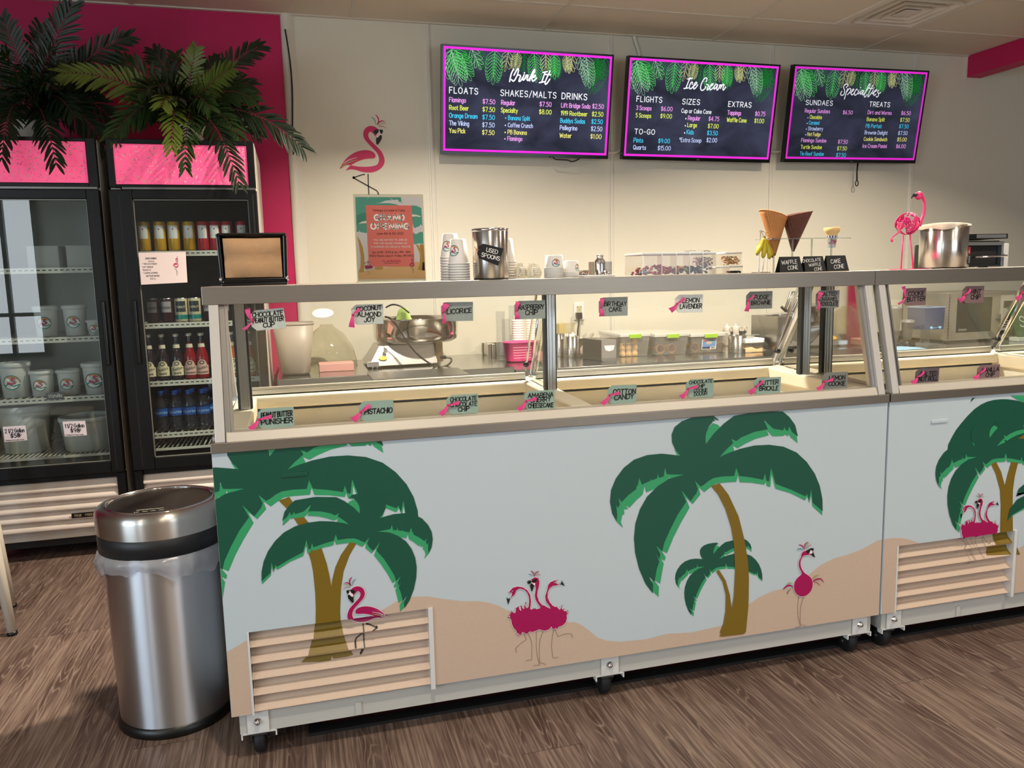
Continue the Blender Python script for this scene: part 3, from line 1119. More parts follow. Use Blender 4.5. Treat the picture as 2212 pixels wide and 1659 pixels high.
tv2, m2 = screen(2, 'menu television headed Ice Cream, the middle wall screen', P2, 0, rows, (1330, 100, 5.978), 'Ice Cream', 0.92)

rows = [('SUNDAES', 378, 745, 668, 64, 'w', 0.15, 0), ('TREATS', 1252, 1532, 692, 64, 'w', 0.15, 0)]
for s, a, b, y_, c_ in (('Regular Sundaes', 362, 706, 775, 'p'), ('Chocolate', 428, 592, 862, 'y'), ('Caramel', 415, 555, 940, 'c'), ('Strawberry', 402, 605, 1020, 'b'), ('Hot Fudge', 390, 570, 1098, 'l'),
                       ('Flamingo Sundae', 305, 648, 1182, 'p'), ('Turtle Sundae', 296, 585, 1275, 'y'), ('Tin Roof Sundae', 283, 610, 1368, 'c'), ('Dirt and Worms', 1228, 1556, 798, 'p'), ('Banana Split', 1214, 1460, 892, 'y'),
                       ('PB Parfait', 1198, 1415, 985, 'c'), ('Brownie Delight', 1182, 1496, 1075, 'b'), ('Cookie Sandwich', 1168, 1488, 1165, 'l'), ('Ice Cream Panini', 1150, 1480, 1260, 'p'),
                       ('$6.50', 886, 1018, 798, 'p'), ('$7.50', 812, 942, 1204, 'p'), ('$7.50', 798, 928, 1296, 'y'), ('$7.50', 783, 914, 1388, 'c'), ('$6.50', 1690, 1818, 808, 'p'), ('$7.50', 1674, 1800, 902, 'y'),
                       ('$7.50', 1658, 1784, 992, 'c'), ('$7.50', 1642, 1768, 1084, 'b'), ('$5.00', 1628, 1755, 1172, 'l'), ('$6.00', 1612, 1740, 1266, 'p')):
    rows.append((s, a, b, y_, 50, c_, 0.14, 0))
for i in range(4):
    rows.append(('.', 402 - i * 12, None, 850 + i * 78, 55, 'b', 0.3, 0))
tv3, m3 = screen(3, 'menu television headed Specialties, rightmost of the three wall screens', P3, 0, rows, (1680, 120, 6.32), 'Specialties', 0.72)  # screen colours dimmed by hand for the oblique viewing angle

# cables at the screens
g = G().use(TRIMW)
for a, b in (((1311, 330), (1350, 318)), ((1655, 325), (1700, 322))):
    p, q = at(*a, Y=WALL - 0.02), at(*b, Y=WALL - 0.02)
    m_ = (p + q) / 2 + np.array([0, 0, -0.015])
    g = G().use(TRIMW)
    g.tube(catmull([tuple(p), tuple(m_), tuple(q)], 5), 0.016, 8, flat=0.5)
    tag(obj('white_cable_cover', g), 'white cable sleeve on the wall between the %s screens' % ('left and middle' if a[0] < 1400 else 'middle and right'), 'cable')
g = G().use(BLACKP)
p, q = at(1853, 352, Y=2.86), at(1851, 390, Y=2.86)
g.tube([tuple(p), ((p[0] + q[0]) / 2 - 0.004, p[1], (p[2] + q[2]) / 2), tuple(q)], 0.006, 6)
g.tube([(q[0] + 0.012 * math.cos(a), q[1], q[2] - 0.02 + 0.02 * math.sin(a)) for a in np.linspace(0, 2 * PI, 12)], 0.004, 6)
tag(obj('hanging_cord', g), 'short looped black cord hanging under the Specialties screen', 'cord')
g = G().use(BLACKP)
p = [at(x, y, Y=2.80) for x, y in ((1194, 338), (1200, 344), (1225, 346), (1236, 349), (1248, 345), (1252, 341))]
g.tube(catmull([tuple(q) for q in p], 4), 0.005, 6)
tag(obj('hanging_cord', g), 'slack black cord under the Drink It screen', 'cord')
g = G().use(TRIMW)
p = [at(x, y, Y=WALL - 0.012) for x, y in ((1370, 78), (1373, 90), (1378, 104), (1382, 122))]
g.tube(catmull([tuple(q) for q in p], 4), 0.013, 8, flat=0.5)
tag(obj('white_cable_cover', g), 'white cable sleeve dropping from the ceiling behind the Ice Cream screen', 'cable')

# ================================================================== ICE CREAM DIPPING CABINETS
ALUM = brushed('taupe_aluminium', (158, 149, 138), 0.42, (1, 40, 40), 0.06)
ALUMW = mat('pale_aluminium_post', (214, 210, 204), 0.35, 0.3)
CREAM = mat('cream_plastic', (226, 218, 198), 0.38)
FROST = mat('frosted_liner', (236, 234, 224), 0.7, bump=0.6, bscale=160)
TUBTOP = mat('tub_lids', (196, 178, 144), 0.7, noise=0.12, nscale=14)
WHITEM = mat('white_enamel', (214, 216, 216), 0.35)
WRAPW = mat('wrap_sky', (192, 206, 214), 0.38)
SAND = mat('wrap_sand', (200, 177, 158), 0.5, noise=0.05, nscale=90, aniso=(1, 1, 1))
DGREEN = mat('wrap_dark_green', (12, 80, 62), 0.42)
LGREEN = mat('wrap_light_green', (50, 158, 104), 0.42)
TRUNK = mat('wrap_trunk', (122, 98, 20), 0.42)
MAG = mat('wrap_magenta', (164, 0, 84), 0.42)
HALO = mat('wrap_halo', (240, 226, 228), 0.45)
INKB = mat('wrap_black', (10, 8, 8), 0.45)
LINE = mat('wrap_line', (84, 62, 52), 0.5)
TEAL = mat('wrap_teal', (66, 118, 140), 0.45)
GRN = mat('wrap_leaf_green', (146, 160, 84), 0.45)
ROSE = mat('wrap_rose', (190, 80, 116), 0.45)
PANE = glass('cabinet_glass', (253, 254, 254), 0.75)
MIRRORM = mat('polished_end_panel', (212, 210, 204), 0.03, 1.0)


def cropfn(x0, y0, s, Y):
    def f(p):
        q = at(x0 + p[0] / s, y0 + p[1] / s, Y=Y)
        return (q[0], q[2])
    return f


def affine(src, dst):
    """least squares map of (x, z) points, used to place another print of the same artwork"""
    A = np.array([[x, z, 1] for x, z in src])
    Mx, *_ = np.linalg.lstsq(A, np.array(dst), rcond=None)
    return lambda p: (p[0] * Mx[0, 0] + p[1] * Mx[1, 0] + Mx[2, 0], p[0] * Mx[0, 1] + p[1] * Mx[1, 1] + Mx[2, 1])


PALM_L1 = [(1518, 742), (1450, 680), (1442, 600), (1428, 660), (1415, 612), (1398, 640), (1300, 590), (1195, 560), (1168, 455), (1160, 548), (1135, 540), (1128, 505),
           (1118, 532), (1030, 518), (950, 515), (937, 465), (925, 512), (830, 518), (780, 525), (740, 555), (705, 583), (665, 548), (678, 600), (625, 665), (575, 615),
           (603, 690), (540, 800), (490, 900), (448, 1003), (408, 985), (438, 1030), (432, 1055), (405, 1040), (425, 1075), (400, 1213), (355, 1185), (392, 1235), (390, 1305),
           (350, 1265), (340, 1100), (420, 800), (600, 480), (800, 380), (1300, 400), (1480, 600), (1516, 705)]
PALM_L2 = [(145, 830), (130, 790), (140, 740), (155, 735), (150, 702), (180, 700), (160, 670), (190, 690), (235, 640), (280, 600), (292, 540), (305, 585), (365, 560), (372, 545),
           (378, 555), (415, 540), (420, 505), (428, 535), (455, 520), (465, 468), (475, 512), (565, 462), (470, 430), (250, 440), (90, 640), (100, 785)]
PALM_L3 = [(810, 342), (860, 325), (912, 297), (900, 262), (935, 280), (985, 250), (1060, 215), (1150, 192), (1130, 150), (1175, 198), (1250, 196), (1260, 185), (1282, 200), (1285, 178),
           (1300, 205), (1348, 245), (1340, 190), (1250, 90), (1000, 120), (830, 240)]
PALM_L4 = [(720, 255), (712, 190), (735, 135), (765, 108), (800, 120), (815, 140), (790, 165), (750, 205)]
PALM_L5 = [(500, 290), (520, 330), (545, 338), (540, 300)]
PALM_D = [(540, 333), (505, 290), (482, 240), (480, 185), (500, 135), (550, 95), (620, 70), (700, 60), (770, 58), (808, 90), (785, 85), (770, 70), (778, 96), (765, 92), (758, 105), (735, 130),
          (718, 170), (712, 210), (716, 252), (770, 180), (840, 110), (910, 58), (1080, 25), (1245, 28), (1290, 65), (1330, 120), (1350, 200), (1310, 170), (1288, 128), (1280, 163), (1262, 150),
          (1256, 133), (1248, 158), (1180, 146), (1115, 85), (1142, 150), (1050, 168), (960, 205), (925, 232), (890, 215), (903, 245), (850, 296), (810, 342), (860, 318), (950, 285), (1050, 262),
          (1150, 257), (1250, 270), (1340, 310), (1410, 375), (1465, 455), (1500, 540), (1518, 630), (1520, 715), (1450, 655), (1442, 560), (1425, 640), (1413, 595), (1400, 612), (1300, 565),
          (1195, 525), (1165, 415), (1150, 510), (1134, 505), (1122, 455), (1110, 498), (1020, 480), (945, 472), (925, 415), (910, 472), (830, 475), (770, 485), (735, 505), (705, 530), (680, 545),
          (640, 505), (660, 560), (650, 590), (610, 645), (547, 570), (580, 650), (520, 740), (470, 840), (430, 930), (415, 990), (372, 952), (402, 1010), (395, 1045), (370, 1008), (395, 1062),
          (378, 1110), (362, 1200), (320, 1162), (352, 1218), (350, 1280), (300, 1215), (255, 1110), (228, 1000), (220, 900), (230, 800), (262, 700), (310, 615), (380, 545), (460, 492), (565, 462),
          (470, 461), (446, 460), (433, 415), (425, 475), (392, 486), (387, 455), (378, 489), (342, 502), (338, 490), (332, 505), (275, 532), (257, 485), (245, 545), (240, 530), (236, 562),
          (180, 605), (135, 652), (113, 622), (123, 668), (110, 692), (98, 672), (105, 740), (100, 785), (70, 730), (55, 650), (62, 570), (95, 490), (150, 415), (220, 360), (310, 328), (410, 318), (480, 325)]
TRUNK_R = [(750, 540), (810, 522), (870, 600), (940, 750), (980, 910), (1005, 1060), (1011, 1180), (1008, 1360), (990, 1545), (975, 1560), (830, 1578), (808, 1575), (820, 1558), (810, 1550), (835, 1490),
           (850, 1400), (852, 1290), (830, 1200), (785, 1128), (805, 1118), (850, 1190), (880, 1290), (893, 1388), (908, 1290), (916, 1120), (910, 960), (890, 830), (850, 700), (800, 600)]
FL_BODY = [(848, 352), (800, 305), (740, 282), (680, 282), (620, 310), (580, 360), (563, 430), (575, 500), (610, 560), (670, 625), (740, 700), (800, 760), (845, 830), (862, 900), (855, 960), (825, 1010),
           (760, 1035), (660, 1048), (560, 1050), (460, 1045), (340, 1025), (300, 1045), (262, 1085), (235, 1125), (290, 1103), (360, 1100), (440, 1115), (530, 1145), (640, 1160), (740, 1155), (830, 1125),
           (910, 1070), (955, 1000), (968, 930), (950, 850), (905, 760), (840, 690), (770, 620), (700, 550), (665, 490), (658, 440), (675, 405), (700, 390), (730, 405), (770, 445), (808, 490), (812, 450), (850, 400)]
FL_WING = [(120, 1098), (150, 1030), (200, 950), (270, 870), (360, 805), (460, 760), (560, 738), (650, 738), (730, 760), (780, 800), (797, 845), (785, 880), (740, 895), (650, 898), (560, 915), (460, 950),
           (360, 1005), (330, 1025), (270, 1015), (200, 1040)]
TRI_BODY = [(125, 815), (165, 810), (130, 770), (165, 768), (150, 735), (185, 742), (175, 715), (215, 750), (238, 745), (245, 672), (262, 655), (285, 645), (300, 690), (328, 728), (318, 640), (330, 630), (345, 665),
            (375, 695), (372, 640), (400, 580), (390, 625), (400, 665), (425, 672), (440, 640), (450, 570), (445, 500), (420, 430), (375, 385), (320, 366), (280, 370), (250, 400), (225, 460), (165, 505), (176, 470),
            (188, 432), (160, 422), (135, 430), (155, 395), (200, 350), (270, 332), (350, 345), (420, 390), (465, 460), (480, 560), (472, 640), (465, 690), (500, 692), (525, 670), (520, 690), (548, 672), (545, 688),
            (600, 677), (632, 662), (600, 620), (550, 540), (537, 470), (550, 390), (552, 320), (525, 300), (500, 270), (485, 225), (520, 195), (550, 188), (590, 205), (612, 250), (606, 320), (582, 400), (577, 480),
            (602, 560), (650, 620), (690, 630), (730, 655), (790, 682), (760, 630), (710, 560), (700, 480), (730, 390), (745, 310), (780, 265), (840, 240), (890, 232), (855, 265), (865, 285), (920, 295), (870, 318),
            (820, 322), (770, 360), (742, 420), (737, 500), (772, 580), (832, 647), (880, 650), (930, 702), (945, 660), (962, 625), (955, 692), (998, 680), (978, 712), (1020, 715), (1055, 703), (1022, 738), (1058, 742),
            (1030, 775), (1040, 820), (1020, 890), (970, 940), (900, 962), (888, 992), (852, 975), (840, 1002), (825, 980), (812, 1002), (800, 950), (760, 1000), (700, 1020), (650, 1015), (615, 995), (560, 1020), (500, 1040),
            (455, 1030), (430, 1060), (400, 1068), (340, 1035), (330, 1080), (308, 1088), (318, 1040), (280, 1108), (285, 1040), (250, 1082), (258, 1025), (210, 980), (180, 910), (170, 840)]
SOLO_BODY = [(425, 198), (370, 210), (335, 250), (325, 310), (295, 370), (282, 440), (295, 510), (335, 590), (325, 630), (270, 675), (220, 740), (197, 830), (210, 920), (250, 980), (300, 1010), (350, 1018), (410, 1005),
             (480, 950), (525, 870), (536, 780), (520, 710), (470, 650), (400, 605), (350, 545), (320, 470), (318, 390), (340, 330), (380, 285), (440, 278), (485, 258), (440, 235)]


class Art:
    """flat printed artwork on one plane, in layers a fraction of a millimetre apart; coordinates (x, z)"""

    def __init__(self, y=0.0, step=0.00035):
        self.items = []
        self.y, self.step = y, step

    def fill(self, pts, m, lay, f, smooth=0):
        q = [f(p) for p in pts]
        if smooth:
            q = catmull(q, smooth, True)
        self.items.append((q, m, lay))

    def line(self, pts, wd, m, lay, f, smooth=3, closed=False):
        q = [f(p) for p in pts]
        a, b = f((0, 0)), f((100, 0))
        c = f((0, 100))
        k = math.sqrt(abs((b[0] - a[0]) * (c[1] - a[1]) - (b[1] - a[1]) * (c[0] - a[0]))) / 100
        if smooth:
            q = catmull(q, smooth, closed)
        if closed:
            q = q + [q[0]]
        n = len(q)
        if isinstance(wd, tuple):
            w_ = [k * (wd[0] + (wd[1] - wd[0]) * math.sin(PI * min(1.0, 0.15 + 0.85 * i / (n - 1)))) for i in range(n)]
        else:
            w_ = k * wd
        for s in stroke2d(q, w_):
            self.items.append((s, m, lay))

    def bm(self, mats, ox=0.0):
        bm = bmesh.new()
        for q, m, lay in self.items:
            if m not in mats:
                mats.append(m)
            y = self.y - self.step * lay
            try:
                fc = bm.faces.new([bm.verts.new((x - ox, y, z)) for x, z in q])
                fc.material_index = mats.index(m)
            except ValueError:
                pass
        bm.normal_update()
        bmesh.ops.triangulate(bm, faces=bm.faces[:], ngon_method='EAR_CLIP')
        return bm


def clip(bm, planes):
    for co, no in planes:
        bmesh.ops.bisect_plane(bm, geom=bm.verts[:] + bm.edges[:] + bm.faces[:], dist=1e-7, plane_co=co, plane_no=no, clear_outer=True)
    return bm


def palm(art, f, lay=2):
    for p in (PALM_L1, PALM_L2, PALM_L3, PALM_L4, PALM_L5):
        art.fill(p, LGREEN, lay, f)
    art.fill(PALM_D, DGREEN, lay + 1, f)


def wall_flamingo(art, f, lay=6, body=MAG, halo=True, legs=True):
    if halo:
        art.line(FL_BODY, 22, HALO, lay - 1, f, 2, True)
        art.line(FL_WING, 22, HALO, lay - 1, f, 2, True)
    art.fill(FL_BODY, body, lay, f, 2)
    art.fill(FL_WING, body, lay, f, 2)
    art.line([(240, 912), (330, 855), (430, 822)], (3, 12), ROSE, lay + 1, f)
    art.line([(190, 985), (310, 915), (455, 872)], (3, 13), HALO, lay + 1, f)
    art.line([(155, 1050), (290, 965), (465, 915)], (4, 22), GRN, lay + 1, f)
    art.line([(655, 1195), (662, 1420), (672, 1590), (680, 1760)], 22, INKB, lay, f, 0)
    art.line([(680, 1755), (720, 1800), (760, 1860)], 40, INKB, lay, f, 0)
    art.line([(590, 1195), (540, 1202), (395, 1252)], 22, INKB, lay, f, 0)
    art.line([(385, 1255), (386, 1256)], 52, INKB, lay, f, 0)
    art.line([(390, 1265), (660, 1415), (815, 1500), (845, 1540), (852, 1600)], 24, INKB, lay, f, 0)
    art.line([(850, 1570), (856, 1650)], 36, INKB, lay, f, 0)
    art.fill([(806, 452), (850, 405), (870, 366), (882, 410), (908, 435), (888, 452), (855, 492), (830, 507), (810, 495)], HALO, lay + 1, f)
    art.fill([(758, 382), (790, 352), (850, 350), (853, 385), (832, 420), (790, 434), (765, 415)], INKB, lay + 2, f, 2)
    art.fill([(880, 355), (925, 352), (937, 380), (925, 415), (905, 430), (885, 410), (875, 375)], INKB, lay + 2, f, 2)
    art.line([(840, 354), (900, 358)], 12, INKB, lay + 2, f, 0)
    art.fill([(806, 498), (830, 507), (860, 476), (890, 450), (910, 460), (917, 500), (900, 550), (850, 625), (828, 634), (808, 610)], INKB, lay + 2, f, 2)
    for pts, wd, m in (([(715, 120), (765, 145), (790, 200), (800, 262)], (3, 15), TEAL), ([(800, 70), (845, 130), (852, 200), (825, 260)], (4, 24), body),
                       ([(825, 258), (870, 205), (930, 186), (985, 212)], (4, 24), body), ([(850, 275), (890, 245), (950, 230), (1005, 255)], (3, 16), GRN),
                       ([(855, 292), (910, 285), (960, 298), (1010, 335)], (3, 13), ROSE)):
        art.line(pts, wd, m, lay, f)


def trio(art, f, lay=6, lw=5):
    art.line(TRI_BODY, 16, HALO, lay - 1, f, 0, True)
    art.fill(TRI_BODY, MAG, lay, f)
    for p in ([(370, 1060), (385, 1110), (405, 1160), (320, 1220), (240, 1300), (245, 1335), (258, 1360)], [(430, 1070), (475, 1150), (495, 1250), (492, 1400), (483, 1480), (440, 1475), (400, 1495)],
              [(565, 1030), (560, 1250), (580, 1430), (612, 1555), (560, 1558), (515, 1575)], [(670, 1030), (625, 1150), (608, 1300), (612, 1440), (620, 1520), (670, 1530), (710, 1555)],
              [(835, 1000), (812, 1120), (800, 1260), (815, 1400), (832, 1450), (905, 1436)], [(850, 995), (880, 1060), (905, 1115), (980, 1080), (1100, 1070), (1115, 1100), (1130, 1130)]):
        art.line(p, lw, LINE, lay - 2, f, 2)
    art.fill([(478, 275), (545, 278), (542, 315), (515, 318)], HALO, lay + 1, f)
    art.fill([(418, 262), (440, 240), (470, 240), (480, 262), (460, 290), (430, 288)], INKB, lay + 2, f, 2)
    art.fill([(480, 248), (520, 225), (572, 214), (565, 250), (540, 270), (505, 268)], INKB, lay + 2, f, 2)
    art.fill([(485, 278), (526, 310), (497, 405), (485, 405), (463, 320)], INKB, lay + 2, f)
    art.fill([(95, 498), (120, 525), (156, 514), (125, 616)], INKB, lay, f)
    art.fill([(955, 238), (1006, 326), (960, 306), (923, 295), (950, 280)], INKB, lay, f)
    for c in ((187, 404), (843, 268)):
        art.line([(c[0] + 9 * math.cos(a), c[1] + 9 * math.sin(a)) for a in np.linspace(0, 2 * PI, 9)], 4, HALO, lay + 1, f, 0)
    for pts, wd, m in (([(480, 90), (515, 120), (528, 175)], (3, 14), MAG), ([(597, 95), (550, 120), (528, 175)], (3, 14), MAG), ([(440, 140), (480, 150), (508, 178)], (2, 10), TEAL),
                       ([(605, 112), (560, 140), (540, 178)], (2, 10), GRN), ([(630, 150), (580, 155), (550, 178)], (2, 9), ROSE)):
        art.line(pts, wd, m, lay, f)


def solo(art, f, lay=6):
    art.line(SOLO_BODY, 16, HALO, lay - 1, f, 2, True)
    art.fill(SOLO_BODY, MAG, lay, f, 2)
    for p in ([(290, 1010), (270, 1150), (270, 1350), (290, 1450), (315, 1560), (255, 1562), (215, 1580)], [(372, 1018), (330, 1170), (312, 1320), (318, 1520), (375, 1530), (420, 1560)]):
        art.line(p, 5.5, LINE, lay - 2, f, 2)
    art.fill([(495, 183), (527, 215), (522, 250), (468, 246)], HALO, lay + 1, f)
    art.fill([(420, 200), (490, 155), (545, 150), (548, 195), (530, 206), (515, 185), (495, 185), (470, 240), (440, 246), (425, 230)], INKB, lay + 2, f)
    art.fill([(487, 258), (522, 248), (538, 215), (573, 310), (560, 318)], INKB, lay + 2, f)
    for pts, wd, m in (([(540, 710), (580, 655), (655, 632)], (3, 17), GRN), ([(545, 745), (600, 712), (680, 706), (735, 770)], (4, 26), MAG), ([(550, 758), (620, 775), (675, 835)], (3, 16), ROSE),
                       ([(75, 800), (120, 772), (166, 798)], (3, 20), GRN), ([(10, 882), (80, 828), (140, 824), (182, 856)], (4, 30), MAG), ([(80, 980), (95, 925), (155, 882)], (3, 15), TEAL),
                       ([(285, 95), (345, 112), (387, 180)], (3, 18), MAG), ([(445, 45), (395, 92), (388, 180)], (3, 18), MAG), ([(255, 185), (310, 165), (370, 195)], (3, 16), TEAL),
                       ([(475, 50), (430, 95), (410, 170)], (2, 13), GRN), ([(515, 95), (460, 115), (420, 175)], (2, 11), ROSE)):
        art.line(pts, wd, m, lay, f)


F5 = cropfn(1300, 880, 3.1904, 0)
F7 = cropfn(440, 940, 4.2538, 0)
F3 = cropfn(440, 1200, 3.6135, 0)
FR = cropfn(1990, 840, 4.3655, 0)
FT = cropfn(1080, 1220, 7.2118, 0)
FS = cropfn(1690, 1165, 8.295, 0)
FW = cropfn(720, 240, 8.731, WALL)
F0 = cropfn(0, 0, 1.0, 0)


def fit(pairs, fs, fd):
    m = affine([fs(a) for a, b in pairs], [fd(b) for a, b in pairs])
    return lambda p: m(fs(p))


art1 = Art()
dune = [(484, 1412), (532, 1384), (560, 1374), (600, 1362), (700, 1348), (800, 1331), (811, 1326), (855, 1300), (894, 1288.6), (924, 1288), (960, 1294), (1000, 1298.5), (1033, 1298.5), (1053, 1301), (1078, 1309), (1100, 1320),
        (1150, 1338), (1200, 1343), (1242, 1344), (1256, 1350), (1272, 1362), (1291, 1377), (1311, 1384), (1336, 1386), (1394, 1381), (1441, 1369), (1494, 1366), (1557, 1352), (1600, 1318),
        (1617, 1306), (1638, 1291), (1670, 1276), (1714, 1268), (1745, 1243), (1770, 1222), (1801, 1206), (1831, 1198), (1862, 1186), (1895, 1168), (1912, 1163)]
art1.fill(dune + [(1905, 1345), (500, 1570)], SAND, 1, F0)
palm(art1, F5, 4)
art1.fill(TRUNK_R, TRUNK, 7, F5)
SMALL = [((1518, 742), (1105, 1200)), ((390, 1305), (633, 1440)), ((145, 830), (537, 1250)), ((565, 462), (706, 1100)), ((810, 342), (812, 1042)), ((1348, 245), (1030, 995))]
palm(art1, fit(SMALL, F5, F5), 2)
PA1 = [((925, 415), (965, 415)), ((1165, 415), (1365, 402)), ((1122, 455), (1300, 462)), ((640, 505), (503, 547)), ((547, 570), (353, 643)), ((810, 342), (772, 315)), ((890, 215), (893, 135)), ((1348, 245), (1648, 163))]
PA2 = [((1518, 742), (537, 1365)), ((1165, 415), (943, 958)), ((1122, 455), (993, 993)), ((925, 415), (1213, 912)), ((640, 505), (1517, 937)), ((547, 570), (1617, 983)), ((372, 952), (1808, 1295)), ((320, 1162), (1868, 1475)),
       ((145, 830), (2030, 1128)), ((565, 462), (1600, 882)), ((435, 415), (1727, 817)), ((810, 342), (1333, 818)), ((1348, 245), (727, 828))]
art1.fill([(690, 600), (785, 566), (870, 690), (960, 800), (1040, 930), (1085, 1045), (1130, 1180), (1160, 1310), (1173, 1392), (1180, 1330), (1210, 1210), (1260, 1100), (1340, 985), (1405, 988), (1340, 1100), (1285, 1250),
           (1262, 1400), (1253, 1616), (1258, 1715), (1267, 1755), (1300, 1900), (1335, 1985), (1380, 2050), (1325, 2065), (1196, 2085), (1184, 2066), (1168, 2096), (1067, 2110), (895, 2122), (936, 2085), (985, 1960), (1008, 1875),
           (1027, 1760), (1030, 1600), (1025, 1450), (1005, 1250), (985, 1150), (965, 1090), (925, 960), (870, 825), (830, 765), (760, 670)], TRUNK, 4, F7)
palm(art1, fit(PA1, F5, F7), 2)
palm(art1, fit(PA2, F5, F7), 5)
FLM = [((825, 632), (1160, 362)), ((120, 1098), (1442, 500)), ((968, 930), (1122, 470)), ((800, 70), (1157, 168)), ((660, 1415), (1252, 632)), ((385, 1255), (1355, 570))]
wall_flamingo(art1, fit(FLM, FW, F3), 9)
trio(art1, FT, 9)
solo(art1, FS, 9)

art2 = Art()
art2.fill([(1905, 1165), (1931, 1162), (1948, 1162), (1968, 1167), (1991, 1175), (2060, 1205), (2130, 1210), (2180, 1195), (2212, 1178), (2260, 1160), (2400, 1165), (2600, 1130), (2900, 1120), (2900, 1300), (1905, 1345)], SAND, 1, F0)
art2.fill([(245, 597), (290, 450), (370, 330), (500, 190), (620, 120), (750, 97), (870, 105), (969, 130), (1100, 200), (1200, 330), (1150, 500), (800, 560), (420, 660)], DGREEN, 3, FR, 2)
art2.fill([(840, 62), (900, 100), (969, 128), (1010, 140), (1000, 60)], LGREEN, 4, FR)
art2.fill([(462, 128), (475, 88), (507, 80)], DGREEN, 4, FR)
PB = [((145, 830), (188, 945)), ((565, 462), (515, 640)), ((435, 415), (422, 600)), ((640, 505), (573, 677)), ((547, 570), (500, 740)), ((925, 415), (788, 603)), ((390, 1305), (355, 1350)), ((372, 952), (360, 1060)), ((810, 342), (708, 537)), ((890, 215), (778, 435))]
art2.fill([(655, 705), (705, 690), (750, 780), (786, 912), (810, 810), (845, 690), (912, 690), (880, 820), (862, 950), (858, 1100), (862, 1362), (880, 1450), (930, 1560), (640, 1578), (700, 1490), (742, 1370), (748, 1100), (740, 950), (700, 800)], TRUNK, 4, FR)
palm(art2, fit(PB, F5, FR), 5)
art2.fill([(905, 470), (950, 440), (990, 400), (990, 470)], TRUNK, 7, FR)
art2.fill([(805, 1250), (850, 1195), (969, 1130), (1080, 1110), (1080, 1080), (900, 1120)], LGREEN, 7, FR)
art2.fill([(805, 1245), (830, 1130), (900, 1040), (969, 1005), (1080, 1000), (1080, 1095), (969, 1115), (850, 1188)], DGREEN, 8, FR)
art2.fill([(890, 1012), (905, 980), (969, 975), (1050, 985), (1050, 960), (915, 960)], LGREEN, 7, FR)
art2.fill([(890, 1005), (915, 940), (969, 895), (1060, 890), (1060, 965), (905, 975)], DGREEN, 8, FR)
T2 = [((420, 262), (497, 1062)), ((1005, 325), (722, 1100)), ((125, 815), (370, 1318)), ((1055, 745), (733, 1297)), ((480, 90), (528, 985)), ((400, 1068), (440, 1432))]
trio(art2, fit(T2, FT, FR), 10)

CW = 2.113            # cabinet width
PT, PB_ = 0.893, 0.151    # painted panel top and bottom
LX0, LX1, LZ0, LZ1 = 0.061, 0.557, 0.154, 0.389   # louvre opening


def bm_obj(name, bm, mats, parent):
    me = bpy.data.meshes.new(name)
    bm.normal_update()
    bm.to_mesh(me)
    bm.free()
    for m in mats:
        me.materials.append(m)
    o = bpy.data.objects.new(name, me)
    COL.objects.link(o)
    o.parent = parent
    return o


def caster(parent, x, y, front):
    g = G().use(WHITEM)
    if front:
        g.box((x - 0.028, y - 0.040, 0.086), (x + 0.030, y - 0.036, 0.150))
    g.box((x - 0.045, y - 0.036, 0.082), (x + 0.05, y + 0.05, 0.086))
    if front:
        g.box((x + 0.046, y - 0.038, 0.070), (x + 0.050, y - 0.015, 0.086))
        g.box((x - 0.046, y - 0.038, 0.070), (x - 0.042, y - 0.015, 0.086))
    c = obj('caster_bracket', g, parent)
    if front:
        g = G().use(CHROME)
        g.lathe([(0.0, -0.010), (0.006, -0.010), (0.008, -0.004), (0.011, 0.0)], 10, (x, y - 0.041, 0.120), axis='Y')
        obj('bolt', g, c)
    g = G().use(mat('caster_fork', (96, 98, 96), 0.35, 0.8))
    a = 0.0205
    g.lathe([(0.0, 0.082), (0.020, 0.082), (0.022, 0.076), (0.0, 0.076)], 16, (x, y, 0))
    g.prism([(x - a, 0.068), (x + a, 0.068), (x + a, 0.076), (x - a, 0.076)], 0.045, 'Y', y - 0.022)
    for s in (-1, 1):
        xx = x + s * a
        g.prism([(y - 0.022, 0.072), (y + 0.022, 0.072), (y + 0.030, 0.034), (y + 0.012, 0.028)], 0.003, 'X', xx - 0.0015)
    g.cyl((x - 0.026, y + 0.020, 0.037), (x + 0.026, y + 0.020, 0.037), 0.006, 8)
    obj('caster_fork', g, c)
    g = G().use(mat('rubber', (20, 22, 26), 0.6))
    g.lathe([(0.0, -0.017), (0.032, -0.017), (0.0395, -0.011), (0.0395, 0.011), (0.032, 0.017), (0.0, 0.017)], 24, (x, y + 0.020, 0.0395), axis='X')
    obj('caster_wheel', g, c)


